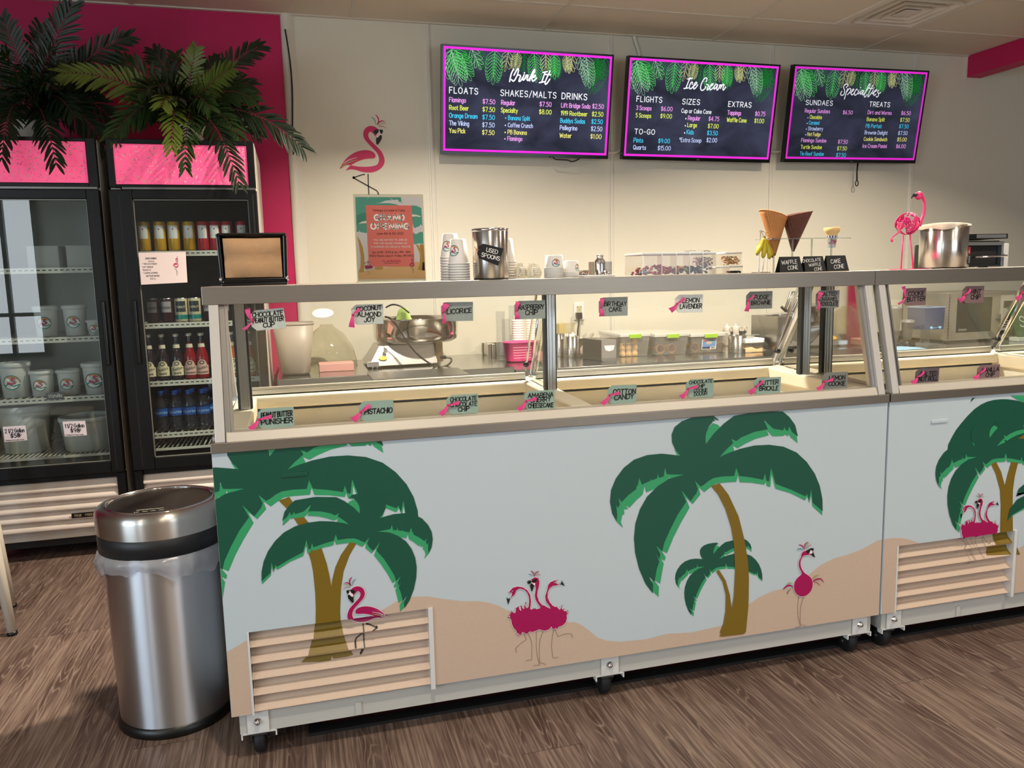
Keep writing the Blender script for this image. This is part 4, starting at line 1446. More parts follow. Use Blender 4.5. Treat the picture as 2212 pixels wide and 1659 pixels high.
def cabinet(ox, label, art, ends):
    t = thing('ice_cream_cabinet', label, 'freezer', (ox, 0, 0), 0, 'ice cream dipping cabinets')
    W = CW
    # insulated body
    g = G().use(WHITEM)
    g.box((0.002, 0.055, PB_), (W - 0.002, 0.74, 0.70))
    g.box((0.002, 0.010, 0.70), (W - 0.002, 0.03, 0.90))
    g.box((0.002, 0.70, 0.70), (W - 0.002, 0.74, 0.95))
    g.box((0.002, 0.03, 0.70), (0.03, 0.70, 0.93))
    g.box((W - 0.03, 0.03, 0.70), (W - 0.002, 0.70, 0.93))
    obj('body', g, t)
    g = G().use(WRAPW)
    g.box((0, 0, PB_), (LX0, 0.055, PT)); g.box((LX1, 0, PB_), (W, 0.055, PT)); g.box((LX0, 0, LZ1), (LX1, 0.055, PT))
    obj('front_panel', g, t)
    # printed wrap over the panel, then over the louvres
    mats = []
    parts = []
    box_ = [((0.0006, 0, 0), (-1, 0, 0)), ((W - 0.0006, 0, 0), (1, 0, 0)), ((0, 0, PT), (0, 0, 1)), ((0, 0, PB_), (0, 0, -1))]
    acc = bmesh.new()
    tmp = bpy.data.meshes.new('tmp')
    for extra in ([((LX0, 0, 0), (1, 0, 0))], [((LX1, 0, 0), (-1, 0, 0))], [((LX0, 0, 0), (-1, 0, 0)), ((LX1, 0, 0), (1, 0, 0)), ((0, 0, LZ1), (0, 0, -1))]):
        b = clip(art.bm(mats, ox), box_ + extra)
        b.to_mesh(tmp)
        b.free()
        acc.from_mesh(tmp)
    bm_obj('printed_wrap', acc, mats, t)
    # louvre grille: five folded slats carrying their strip of the print
    mats = [SAND]
    acc = bmesh.new()
    n = 5
    h = (LZ1 - LZ0) / n
    for i in range(n):
        z0 = LZ0 + i * h
        z1 = z0 + h
        prof = [(0.036, z1 + 0.012), (0.034, z1 - 0.004), (0.022, z0 + h * 0.42), (0.004, z0 + h * 0.10), (0.002, z0 + 0.002), (0.012, z0 - 0.006), (0.030, z0 - 0.004)]
        g = G().use(SAND)
        g.strip([[(LX0, y, z), (LX1, y, z)] for y, z in prof], smooth=False)
        me = g.mesh('tmp2')
        acc.from_mesh(me)
        up = prof[:5][::-1]
        for (ya, za), (yb, zb) in zip(up[:-1], up[1:]):
            za_, zb_ = za, min(zb, z1)
            if zb_ - za_ < 1e-4:
                continue
            b = clip(art.bm(mats, ox), [((LX0, 0, 0), (-1, 0, 0)), ((LX1, 0, 0), (1, 0, 0)), ((0, 0, za_), (0, 0, -1)), ((0, 0, zb_), (0, 0, 1))])
            for v in b.verts:
                v.co.y += ya + (yb - ya) * (v.co.z - za) / (zb - za) - 0.0003
            b.to_mesh(tmp)
            b.free()
            acc.from_mesh(tmp)
    bm_obj('louvre_grille', acc, mats, t)
    g = G().use(WHITEM)
    g.box((LX1 - 0.003, -0.006, LZ0 - 0.012), (LX1 + 0.010, 0.05, LZ1 + 0.002))
    obj('grille_frame', g, t)
    g = G().use(WHITEM)
    g.box((LX0 - 0.006, -0.002, LZ0 - 0.006), (LX0, 0.05, LZ1))
    obj('grille_frame', g, t)
    # frame under the body
    g = G().use(mat('grey_enamel', (190, 190, 186), 0.45))
    g.box((0.018, 0.018, 0.086), (W - 0.018, 0.030, PB_ + 0.002))
    g.box((0.018, 0.70, 0.086), (W - 0.018, 0.712, PB_))
    g.box((0.018, 0.030, 0.086), (0.030, 0.70, PB_)); g.box((W - 0.030, 0.030, 0.086), (W - 0.018, 0.70, PB_))
    g.box((0.335, 0.013, 0.090), (0.352, 0.018, 0.128))
    obj('base_frame', g, t)
    for x in (0.066, 1.122, W - 0.066):
        caster(t, x, 0.052, True)
        caster(t, x, 0.66, False)
    # bumper rail and the ledge of the front glass
    g = G().use(ALUM)
    g.box((-0.001, -0.007, PT), (W + 0.001, 0.03, 0.9205))
    obj('bumper_rail', g, t, 0.0015)
    g = G().use(mat('ledge_metal', (206, 198, 184), 0.4, 0.2))
    g.hexa([(0.04, 0.000, 0.9205), (W - 0.04, 0.000, 0.9205), (W - 0.04, 0.030, 0.9205), (0.04, 0.030, 0.9205),
            (0.04, 0.010, 0.943), (W - 0.04, 0.010, 0.943), (W - 0.04, 0.030, 0.945), (0.04, 0.030, 0.945)])
    obj('glass_ledge', g, t)
    # deck round the two wells
    g = G().use(CREAM)
    yb = 0.575
    g.box((0.03, 0.030, 0.90), (W - 0.03, 0.055, 0.944))
    g.box((0.03, yb - 0.03, 0.918), (W - 0.03, 0.70, 0.957))
    for a, b in ((0.03, 0.095), (1.020, 1.090), (W - 0.095, W - 0.03)):
        g.hexa([(a, 0.055, 0.90), (b, 0.055, 0.90), (b, yb, 0.90), (a, yb, 0.90), (a, 0.055, 0.944), (b, 0.055, 0.944), (b, yb, 0.957), (a, yb, 0.957)])
    obj('deck', g, t, 0.006)
    g = G().use(FROST)
    for a, b in ((0.078, 1.038), (1.072, W - 0.078)):
        lo, hi = 0.72, 0.902
        for p in (((a, 0.045, lo), (b, 0.045, lo), (b, 0.045, hi), (a, 0.045, hi)), ((a, 0.60, lo), (b, 0.60, lo), (b, 0.60, hi), (a, 0.60, hi)),
                  ((a, 0.045, lo), (a, 0.60, lo), (a, 0.60, hi), (a, 0.045, hi)), ((b, 0.045, lo), (b, 0.60, lo), (b, 0.60, hi), (b, 0.045, hi))):
            g.poly(p)
        g.use(TUBTOP)
        g.poly(((a, 0.045, 0.838), (b, 0.045, 0.838), (b, 0.60, 0.838), (a, 0.60, 0.838)))
        g.use(FROST)
    obj('freezer_liner', g, t)
    # end frames
    for s in (0, 1):
        g = G()
        def bar(x0, x1, y0, y1, z0, z1, yy0, yy1):
            a, b = (x0, x1) if s == 0 else (W - x1, W - x0)
            g.hexa([(a, y0, z0), (b, y0, z0), (b, y1, z0), (a, y1, z0), (a, yy0, z1), (b, yy0, z1), (b, yy1, z1), (a, yy1, z1)])
        g.use(ALUMW)
        bar(0.011, 0.036, 0.000, 0.030, 0.9205, 1.28, 0.087, 0.117)
        obj('front_post', g, t, 0.001)
        g = G().use(ALUMW)
        bar(0.011, 0.030, 0.60, 0.63, 0.957, 1.28, 0.37, 0.40)
        obj('rear_post', g, t, 0.001)
        g = G().use(brushed('trim_strip', (196, 192, 188), 0.3, (40, 1, 1)))
        bar(0.037, 0.050, 0.012, 0.030, 0.9205, 1.28, 0.099, 0.117)
        bar(0.0515, 0.058, 0.010, 0.026, 0.9205, 1.28, 0.097, 0.113)
        obj('glazing_strip', g, t)
        pg = [(0.03, 0.945), (0.117, 1.278), (0.37, 1.278), (0.59, 0.957)]
        g = G().use(ends[s])
        if s == 0:
            g.prism(pg, 0.003, 'X', 0.018)
        else:                                    # mirror pane skewed on purpose, to steer what it reflects
            xs = [W - 0.0395 + 0.04 * (y - 0.03) for y, z in pg]
            lo, hi = [g.pt((x, y, z)) for x, (y, z) in zip(xs, pg)], [g.pt((x + 0.003, y, z)) for x, (y, z) in zip(xs, pg)]
            g.face(lo[::-1], False)
            g.face(hi, False)
            for k in range(4):
                g.face((lo[k], lo[(k + 1) % 4], hi[(k + 1) % 4], hi[k]), False)
        obj('end_panel', g, t, label='mirror bright end panel' if ends[s] is MIRRORM else None)
        if s == 1:
            g = G().use(BLACKM)  # black sheet painting in the shade of the deep gap between cabinets
            g.prism(pg, 0.002, 'X', W - 0.017)
            obj('gap_shade', g, t)
    # uprights between deck and shelf
    for x in (0.058, 1.040, W - 0.086):
        g = G().use(brushed('post_metal', (184, 182, 178), 0.3, (40, 1, 1)))
        g.box((x, 0.340, 0.951), (x + 0.028, 0.372, 1.279))
        for k in range(2):
            g.box((x + 0.006 + k * 0.011, 0.337, 0.951), (x + 0.010 + k * 0.011, 0.340, 1.279))
        u = obj('upright', g, t)
        g = G().use(mat('black_gasket', (52, 56, 58), 0.5))
        g.box((x - 0.008, 0.346, 0.953), (x - 0.0005, 0.368, 1.279)); g.box((x + 0.0285, 0.346, 0.953), (x + 0.034, 0.368, 1.279))
        obj('gasket', g, u)
    g = G().use(glass('divider_glass', (240, 246, 244), 1.6))
    g.prism([(0.375, 0.958), (0.375, 1.278), (0.40, 1.278), (0.58, 0.985), (0.58, 0.958)], 0.004, 'X', 1.052)
    obj('divider_pane', g, t)
    # overshelf
    g = G().use(ALUM)
    g.box((-0.004, 0.085, 1.2785), (W + 0.002, 0.090, 1.327))
    g.box((-0.004, 0.090, 1.319), (W + 0.002, 0.44, 1.327))
    g.box((-0.004, 0.435, 1.2785), (W + 0.002, 0.44, 1.319))
    g.use(CREAM).box((-0.003, 0.090, 1.279), (W + 0.001, 0.435, 1.286))
    obj('overshelf', g, t, 0.0012)
    # sloping front glass
    g = G().use(PANE)
    g.hexa([(0.058, 0.014, 0.944), (W - 0.058, 0.014, 0.944), (W - 0.058, 0.0175, 0.944), (0.058, 0.0175, 0.944),
            (0.058, 0.094, 1.2785), (W - 0.058, 0.094, 1.2785), (W - 0.058, 0.0975, 1.2785), (0.058, 0.0975, 1.2785)])
    obj('front_glass', g, t)
    # two lift-up service lids of glass with a metal bottom rail
    for a, b in ((0.060, 1.036), (1.080, W - 0.040)):
        g = G().use(PANE)
        g.hexa([(a, 0.600, 0.984), (b, 0.600, 0.984), (b, 0.604, 0.984), (a, 0.604, 0.984), (a, 0.438, 1.276), (b, 0.438, 1.276), (b, 0.442, 1.276), (a, 0.442, 1.276)])
        d = obj('service_lid', g, t)
        g = G().use(mat('lid_rail', (222, 216, 204), 0.3, 0.55))
        g.box((a, 0.592, 0.961), (b, 0.616, 0.975)); g.box((a, 0.595, 0.9755), (b, 0.613, 0.984))
        obj('lid_rail', g, d, 0.001)
        g = G().use(BLACKM)  # black strip standing in for the dark gap below the lid rail
        g.box((a, 0.598, 0.957), (b, 0.616, 0.961))
        obj('lid_gasket', g, d)
        g = G().use(CHROME)
        for x in (a, b):
            g.hexa([(x - 0.003, 0.596, 0.984), (x + 0.003, 0.596, 0.984), (x + 0.003, 0.608, 0.984), (x - 0.003, 0.608, 0.984),
                    (x - 0.003, 0.434, 1.278), (x + 0.003, 0.434, 1.278), (x + 0.003, 0.446, 1.278), (x - 0.003, 0.446, 1.278)])
        obj('edge_strip', g, d)
        g = G().use(BLACKP)
        g.lathe([(0, -0.016), (0.009, -0.016), (0.010, 0.0), (0.004, 0.002), (0.004, 0.016)], 12, (b - 0.008, 0.565, 1.018), axis='Y')
        obj('lid_knob', g, d)
        g = G().use(CHROME)
        g.cyl((b + 0.016, 0.585, 0.972), (b + 0.016, 0.46, 1.23), 0.004, 8)
        g.lathe([(0, -0.008), (0.008, -0.008), (0.008, 0.008), (0, 0.008)], 10, (b + 0.016, 0.585, 0.974), axis='X')
        obj('gas_strut', g, d)
    # raised maker's plate under the wrap
    c = F0((637, 1025))
    g = G().use(DGREEN if ox == 0 else WRAPW)
    if ox:
        c = FR((170, 305))
    g.box((c[0] - ox - 0.034, -0.0042, c[1] - 0.005), (c[0] - ox + 0.034, 0.0, c[1] + 0.005))
    obj('name_plate', g, t, 0.0008)
    return t


CLEAR_END = glass('end_glass', (240, 246, 244), 1.0)
cab1 = cabinet(0.0, 'long white ice cream freezer with twin palms and three groups of pink birds', art1, (CLEAR_END, MIRRORM))
OX2 = 2.121
cab2 = cabinet(OX2, 'ice cream freezer cut off by the right photo edge, palm beside its louvre', art2, (CLEAR_END, MIRRORM))

# wall sticker of a flamingo in sunglasses
aw = Art(WALL - 0.0006, 0.0002)
wall_flamingo(aw, FW, 3, mat('sticker_magenta', (206, 30, 96), 0.5), False)
mats = []
b = aw.bm(mats)
o = bm_obj('flamingo_sticker', b, mats, None)
tag(o, 'pink flamingo wall sticker in black sunglasses above the grand opening poster', 'wall sticker')

# ================================================================== GLASS DOOR REFRIGERATORS
FBODY = mat('fridge_white', (214, 208, 198), 0.4)
FBLK = mat('fridge_black', (8, 8, 9), 0.4, spec=0.3)
FIN_L = mat('fridge_liner_light', (196, 200, 196), 0.5)
FIN_D = mat('fridge_liner_dark', (24, 25, 24), 0.6)
DOORGL = glass('door_glass', (232, 240, 240), 1.5)
PINKS = mat('sprinkle_pink', (250, 90, 140), 0.5, emit=0.42)          # the header signs are lit from inside
SHELFW = mat('shelf_white', (206, 204, 190), 0.4)
FY, FD = 2.03, 0.78          # front plane and depth of both refrigerators
SLOT = mat('shelf_slot', (54, 54, 50), 0.6)


def fridge(x0, x1, label, liner, shelves, stile_l, stile_r, header_pane, seed, handle, tint):
    w_ = x1 - x0
    t = thing('display_fridge', label, 'refrigerator', (x0, FY, 0), 0, 'glass door refrigerators')
    T = 0.045
    g = G().use(FBODY)
    g.box((0, 0.035, 0.10), (T, FD, 2.018)); g.box((w_ - T, 0.035, 0.10), (w_, FD, 2.018))
    g.box((T, 0.035, 1.80), (w_ - T, FD, 2.018)); g.box((T, 0.035, 0.10), (w_ - T, FD, 0.44)); g.box((T, FD - 0.03, 0.44), (w_ - T, FD, 1.80))
    obj('body', g, t, 0.003)
    g = G().use(liner)
    e = 0.002
    for p in (((T + e, 0.04, 0.44), (T + e, FD - .032, 0.44), (T + e, FD - .032, 1.8), (T + e, 0.04, 1.8)), ((w_ - T - e, 0.04, 0.44), (w_ - T - e, FD - .032, 0.44), (w_ - T - e, FD - .032, 1.8), (w_ - T - e, 0.04, 1.8)),
              ((T, FD - .033, .44), (w_ - T, FD - .033, .44), (w_ - T, FD - .033, 1.8), (T, FD - .033, 1.8)), ((T, .04, .442), (w_ - T, .04, .442), (w_ - T, FD - .03, .442), (T, FD - .03, .442)),
              ((T, .04, 1.798), (w_ - T, .04, 1.798), (w_ - T, FD - .03, 1.798), (T, FD - .03, 1.798))):
        g.poly(p)
    obj('liner', g, t)
    # lit sign header
    g = G().use(FBLK)
    a, b, c, d = header_pane
    g.box((0.002, -0.005, 1.795), (a, 0.035, 2.020)); g.box((b, -0.005, 1.795), (w_ - 0.002, 0.035, 2.020))
    g.box((a, -0.005, 1.795), (b, 0.035, c)); g.box((a, -0.005, d), (b, 0.035, 2.020))
    obj('header_frame', g, t, 0.003)
    g = G().use(PINKS)
    g.box((a, 0.004, c), (b, 0.03, d))
    rnd = random.Random(seed)
    cols = [mat('sprinkle_white', (252, 236, 226), 0.5), mat('sprinkle_cream', (250, 200, 150), 0.5), mat('sprinkle_rose', (170, 50, 90), 0.5), mat('sprinkle_brown', (120, 50, 60), 0.5)]
    for k in range(430):
        x, z, an = rnd.uniform(a + .008, b - .008), rnd.uniform(c + .006, d - .006), rnd.uniform(0, PI)
        g.use(cols[[0, 0, 1, 2, 3][k % 5]])
        l = 0.0042 if k % 5 < 3 else 0.003
        for q in stroke2d([(x - l * math.cos(an), z - l * math.sin(an)), (x + l * math.cos(an), z + l * math.sin(an))], 0.0023 if k % 5 < 3 else 0.0014):
            g.poly([(u, 0.0036, v) for u, v in q])
    obj('header_sign', g, t, fix=False)
    # door
    z0, z1, gz0, gz1 = 0.425, 1.783, 0.483, 1.738
    g = G().use(FBLK)
    g.box((0.0, -0.03, z0), (stile_l, 0.03, z1)); g.box((w_ - stile_r, -0.03, z0), (w_, 0.03, z1))
    g.box((stile_l, -0.03, z0), (w_ - stile_r, 0.03, gz0)); g.box((stile_l, -0.03, gz1), (w_ - stile_r, 0.03, z1))
    dr = obj('door', g, t, 0.004)
    g = G().use(mat('door_groove', (5, 5, 6), 0.6))
    for x in ((stile_l * 0.45, w_ - stile_r * 0.45) if not handle else (stile_l * 0.5, w_ - stile_r * 0.55)):
        g.box((x - 0.003, -0.0308, z0 + 0.02), (x + 0.003, -0.0295, z1 - 0.02))
    obj('groove', g, dr)
    g = G().use(DOORGL)
    g.poly([(stile_l, -0.012, gz0), (w_ - stile_r, -0.012, gz0), (w_ - stile_r, -0.012, gz1), (stile_l, -0.012, gz1)])
    obj('door_glass', g, dr)
    g = G().use(mat('glass_bead', (150, 150, 140), 0.4, 0.4))
    q = 0.004
    g.box((stile_l, -0.016, gz0), (stile_l + q, -0.010, gz1)); g.box((w_ - stile_r - q, -0.016, gz0), (w_ - stile_r, -0.010, gz1))
    g.box((stile_l, -0.016, gz0), (w_ - stile_r, -0.010, gz0 + q)); g.box((stile_l, -0.016, gz1 - q), (w_ - stile_r, -0.010, gz1))
    obj('glass_bead', g, dr)
    g = G().use(BLACKG)
    hx = w_ - stile_r * 0.42 if handle else stile_l * 0.72
    g.box((hx - 0.010, -0.044, 0.955), (hx + 0.008, -0.0305, 1.262))
    obj('handle', g, dr, 0.004)
    g = G().use(mat('hinge_grey', (120, 120, 118), 0.3, 0.7))
    xh = 0.03 if handle else 0.03
    g.box((0.06, -0.024, 1.7845), (w_ - 0.004, 0.0, 1.794))
    obj('top_hinge', g, t)
    # shelves with price strips
    for z in shelves:
        g = G().use(SHELFW)
        g.box((T + 0.004, 0.055, z - 0.026), (w_ - T - 0.004, 0.062, z))
        for k in range(18):
            x = T + 0.02 + k * (w_ - 2 * T - 0.04) / 17
            g.box((x - 0.0025, 0.062, z - 0.006), (x + 0.0025, FD - 0.05, z - 0.001))
        g.use(SLOT)
        for k in range(22):
            x = T + 0.022 + k * (w_ - 2 * T - 0.04) / 22
            g.box((x, 0.0543, z - 0.014), (x + 0.015, 0.0552, z - 0.009))
        obj('shelf', g, t)
    g = G().use(SHELFW)
    g.box((T + 0.004, 0.055, 0.50), (w_ - T - 0.004, 0.062, 0.512))
    for k in range(26):
        x = T + 0.014 + k * (w_ - 2 * T - 0.028) / 25
        g.box((x - 0.003, 0.062, 0.505), (x + 0.003, FD - 0.05, 0.511))
    obj('floor_rack', g, t)
    # louvred kick panel
    g = G().use(FBLK)
    g.box((0.0, -0.012, 0.135), (0.038, 0.035, 0.420)); g.box((w_ - 0.038, -0.012, 0.135), (w_, 0.035, 0.420)); g.box((0.038, 0.0, 0.397), (w_ - 0.038, 0.035, 0.420))
    obj('kick_frame', g, t, 0.002)
    g = G().use(mat('grille_white', (226, 214, 204), 0.35))
    for k in range(5):
        z = 0.155 + k * 0.0485
        g.strip([[(0.038, y, zz), (w_ - 0.038, y, zz)] for y, zz in ((0.03, z + 0.056), (0.012, z + 0.048), (0.008, z + 0.030), (-0.004, z + 0.020), (-0.010, z + 0.006), (-0.006, z), (0.004, z - 0.003), (0.03, z - 0.003))], smooth=True)
    obj('kick_grille', g, t)
    g = G().use(BLACKM)
    g.box((0.02, 0.06, 0.06), (w_ - 0.02, FD - 0.02, 0.10))
    obj('chassis', g, t)
    for x in (0.07, w_ - 0.07):
        for y in (0.11, FD - 0.08):
            g = G().use(BLACKM)
            g.cyl((x, y, 0.0), (x, y, 0.06), 0.022, 12)
            obj('leg', g, t)
    return t


F1X0, F1X1 = -1.308, -0.622
F2X0, F2X1 = -0.580, 0.086
fr1 = fridge(F1X0, F1X1, 'glass door refrigerator with pale interior at the left photo edge, holding white tubs', FIN_L, (1.425, 1.093, 0.803), 0.05, 0.055, (0.045, 0.642, 1.815, 2.003), 3, True, 0)
fr2 = fridge(F2X0, F2X1, 'glass door refrigerator with dark interior full of cans and bottles, nearer the white wall', FIN_D, (1.497, 1.144, 0.854, 0.590), 0.101, 0.042, (0.032, 0.630, 1.810, 1.997), 5, False, 0)
# maker's sticker on the left kick grille
g = G().use(BLACKG)
p = at(155, 1118, Y=FY - 0.012)
q = at(214, 1105, Y=FY - 0.012)
g.box((p[0], FY - 0.0135, p[2] - 0.004), (q[0] + 0.07, FY - 0.0105, p[2] + 0.020))
st = obj('grille_badge', g, None)
tag(st, 'small black maker badge on the white kick grille of the left refrigerator', 'badge')
g = G().use(mat('gold_print', (196, 170, 120), 0.4))
text(g, 'TRUE', lambda u, v: (u, FY - 0.0138, v), p[0] + 0.012, p[2] + 0.003, 0.010, 0.2)
text(g, 'FREEZER', lambda u, v: (u, FY - 0.0138, v), p[0] + 0.062, p[2] + 0.003, 0.010, 0.18)
obj('badge_lettering', g, st, fix=False)

# ------------------------------------------------------------------ drinks
ALU_C = mat('can_metal', (200, 200, 200), 0.25, 1.0)


def make_can(name, label, cat, h, r, bodym, labm, loc, group, band=None, cap=None, lett=None):
    t = thing(name, label, cat, loc, 0, group)
    g = G().use(bodym)
    g.lathe([(0.0, 0.002), (r * 0.82, 0.0), (r, 0.008), (r, h - 0.012), (r * 0.93, h - 0.004)], 22)
    if band:
        g.use(band).lathe([(r + 0.0003, h * 0.12), (r + 0.0003, h * 0.30)], 22)
    obj('body', g, t)
    g = G().use(cap or ALU_C)
    g.lathe([(r * 0.94, h - 0.005), (r * 0.95, h), (r * 0.87, h), (r * 0.84, h - 0.004), (0, h - 0.004)], 22)
    obj('lid', g, t)
    g = G().use(labm)
    a0, a1 = -PI / 2 - 0.75, -PI / 2 + 0.75
    g.lathe([(r + 0.0005, h * 0.42), (r + 0.0006, h * 0.50), (r + 0.0006, h * 0.82), (r + 0.0005, h * 0.86)], 12, a0=a0, a1=a1)
    if lett:
        s_, m_, sz, zz = lett
        g.use(m_)
        text(g, s_, lambda u, v: ((r + 0.0010) * math.sin(u / r), -(r + 0.0010) * math.cos(u / r), v), 0, h * zz, sz, 0.18, 'c')
    obj('print', g, t, fix=False)
    return t


def make_bottle(name, label, loc, group, liquid, word, labm, neckm):
    t = thing(name, label, 'bottle', loc, 0, group)
    r, h = 0.031, 0.232
    g = G().use(liquid)
    g.lathe([(0, 0.002), (r * 0.9, 0.0), (r, 0.006), (r, 0.105), (r * 0.92, 0.122), (r * 0.62, 0.150), (r * 0.44, 0.172), (r * 0.42, 0.182)], 20)
    g.use(glass('bottle_glass', (214, 208, 200), 1.0)).lathe([(r * 0.42, 0.182), (r * 0.40, 0.216), (0.012, 0.220)], 20)
    obj('body', g, t)
    g = G().use(mat('crown_cap', (214, 206, 190), 0.3, 0.4))
    g.lathe([(0.0145, 0.218), (0.0145, 0.228), (0.012, 0.231), (0, 0.231)], 16)
    obj('cap', g, t)
    g = G().use(neckm)
    g.lathe([(r * 0.56, 0.160), (r * 0.475, 0.178)], 20)
    obj('neck_label', g, t)
    g = G().use(labm)
    R = r + 0.0006
    pts = []
    n = 16
    a = 1.15
    # label with an arched top
    rows = []
    for k in range(n + 1):
        u = -a + 2 * a * k / n
        top = 0.098 - (0.030 if abs(u) > 0.80 else 0.030 * (1 - math.sqrt(max(0, 1 - (u / 0.80) ** 2))))
        rows.append([(R * math.sin(u), -R * math.cos(u), 0.022), (R * math.sin(u), -R * math.cos(u), max(top, 0.066))])
    g.strip(rows)
    R2 = R + 0.0006
    fn = lambda u, v: (R2 * math.sin(u / r), -R2 * math.cos(u / r), v)
    g.use(mat('label_ink', (52, 40, 36), 0.6))
    text(g, word, fn, 0, 0.029, 0.0088 if len(word) < 8 else 0.0068, 0.2, 'c')
    text(g, 'Buddys', fn, 0, 0.050, 0.012, 0.14, 'c', 0.3, rot=0.22)
    for s in stroke2d([(0.010 * math.cos(k), 0.083 + 0.008 * math.sin(k)) for k in np.linspace(0, 2 * PI, 12)], 0.004):
        g.poly([fn(*p) for p in s])
    obj('label', g, t, fix=False)
    return t


CY = FY + 0.105
gcan = 'cans on the top shelf of the right refrigerator'
zt = 1.497
YEL, RED_ = mat('can_yellow', (206, 156, 20), 0.3, 0.3), mat('can_red', (176, 34, 48), 0.3, 0.3)
labS = mat('can_white_seal', (214, 214, 208), 0.4)
starI = mat('can_ink', (150, 30, 40), 0.5)
xs_ = [at(px, 530, Y=CY)[0] for px in (313, 347, 377, 410, 440, 466, 491, 524)]
nm = ['first yellow soda can from the left, half hidden by door reflections', 'second yellow soda can from the left on the top shelf', 'third yellow soda can from the left on the top shelf', 'rightmost yellow soda can, beside the first red can',
      'leftmost red soda can, beside a yellow can', 'second red soda can from the left on the top shelf', 'third red soda can from the left, above the napkin dispenser', 'rightmost red soda can, next to the fridge door edge']
ycan = make_can('soda_can', nm[0], 'can', 0.145, 0.029, YEL, labS, (xs_[0], CY, zt), gcan, cap=mat('foil_yellow', (200, 160, 60), 0.3, 0.7), lett=('*', starI, 0.014, 0.66))
rcan = make_can('soda_can', nm[4], 'can', 0.145, 0.029, RED_, labS, (xs_[4], CY, zt), gcan, cap=mat('foil_red', (176, 60, 60), 0.3, 0.7), lett=('*', starI, 0.014, 0.66))
for k in range(8):
    if k not in (0, 4):
        dup(ycan if k < 4 else rcan, (xs_[k], CY, zt), 0, nm[k])
zt = 1.144
DKR, TEALC = mat('can_dark_cherry', (58, 18, 24), 0.3, 0.4), mat('can_cream_teal', (206, 194, 160), 0.35, 0.2)
TB = mat('can_teal', (16, 120, 112), 0.35, 0.2)
xs_ = [at(px, 680, Y=CY)[0] for px in (331, 362, 393, 422, 452, 486, 516)]
gcan = 'beer style cans on the second shelf of the right refrigerator'
a_ = make_can('craft_soda_can', 'dim dark soda can at the left end of the second shelf behind reflections', 'can', 0.122, 0.032, DKR, mat('can_grey_print', (150, 146, 146), 0.4), (xs_[0], CY, zt), gcan, lett=('CHERRY', DKR, 0.010, 0.56))
b_ = make_can('craft_soda_can', 'first teal and cream soda can, right of the dark cherry can', 'can', 0.122, 0.032, TEALC, mat('can_black_shield', (30, 40, 38), 0.4), (xs_[2], CY, zt), gcan, TB, lett=('DONUT', TEALC, 0.010, 0.58))
dup(a_, (xs_[1], CY, zt), 0, 'dark cherry soda can with grey print, left of the teal cans')
dup(b_, (xs_[3], CY, zt), 0, 'second teal and cream soda can, left of the freezer post')
dup(a_, (xs_[4], CY, zt), 0, 'dark soda can mostly hidden behind the left freezer post')
dup(a_, (xs_[5], CY, zt), 0, 'dark soda can seen through the freezer glass at its left corner')
zt = 0.854
xs_ = [at(px, 790, Y=CY)[0] for px in (324, 353, 384, 412, 438, 470, 505, 540)]
gb = 'glass soda bottles on the third shelf of the right refrigerator'
GRP, STR, ORG = mat('grape_soda', (34, 18, 26), 0.12), mat('strawberry_soda', (130, 10, 22), 0.12), mat('orange_soda', (176, 84, 26), 0.12)
LABC, LABS, LABO = mat('label_cream', (214, 202, 164), 0.6), mat('label_pink', (206, 170, 150), 0.6), mat('label_pale', (214, 206, 170), 0.6)
NK = mat('neck_paper', (210, 200, 172), 0.6)
g1 = make_bottle('soda_bottle', 'grape soda bottle cut by the left edge of the fridge glass', (xs_[0], CY, zt), gb, GRP, 'GRAPE', LABC, NK)
s1 = make_bottle('soda_bottle', 'first red strawberry soda bottle, right of the grape bottles', (xs_[3], CY, zt), gb, STR, 'STRAWBERRY', LABS, NK)
o1 = make_bottle('soda_bottle', 'orange soda bottle seen through the freezer glass, the left of two', (xs_[6], CY, zt), gb, ORG, 'ORANGE', LABO, NK)
dup(g1, (xs_[1], CY, zt), 0, 'second grape soda bottle from the left on the third shelf')
dup(g1, (xs_[2], CY, zt), 0, 'third grape soda bottle, beside the first red bottle')
dup(s1, (xs_[4], CY, zt), 0, 'second red strawberry soda bottle, next to the freezer post')
dup(s1, (xs_[5], CY, zt), 0, 'red soda bottle hidden behind the left freezer post')
dup(o1, (xs_[7], CY, zt), 0, 'orange soda bottle seen through the freezer glass, the right of two')
# water bottles
zt = 0.590
WCLEAR = glass('water_bottle', (206, 216, 222), 1.1, 0.06, (120, 130, 140))
t = thing('water_bottle', 'clear water bottle with blue label, leftmost of the front row', 'bottle', (at(350, 900, Y=CY)[0], CY, zt), 0, 'water bottles on the bottom shelf')
g = G().use(WCLEAR)
R = 0.032
g.lathe([(0, 0.004), (R * 0.8, 0.0), (R, 0.01), (R, 0.03), (R * 0.94, 0.036), (R, 0.044), (R * 0.94, 0.052), (R, 0.06), (R * 0.94, 0.068), (R, 0.076), (R, 0.125), (R * 0.96, 0.140), (R * 0.8, 0.160), (R * 0.5, 0.178), (0.013, 0.184), (0.013, 0.190)], 20)
obj('body', g, t)
g = G().use(mat('bottle_cap_blue', (20, 78, 168), 0.4))
g.lathe([(0.0150, 0.186), (0.0150, 0.204), (0.013, 0.206), (0, 0.206)], 16)
obj('cap', g, t)
g = G().use(mat('water_label', (16, 74, 150), 0.4))
g.lathe([(R + 0.0006, 0.082), (R + 0.0006, 0.120)], 20)
g.use(mat('water_label_print', (140, 180, 220), 0.5))
text(g, 'AQUAFINA', lambda u, v: ((R + 0.0014) * math.sin(u / R), -(R + 0.0014) * math.cos(u / R), v), 0, 0.094, 0.011, 0.18, 'c')
obj('label', g, t, fix=False)
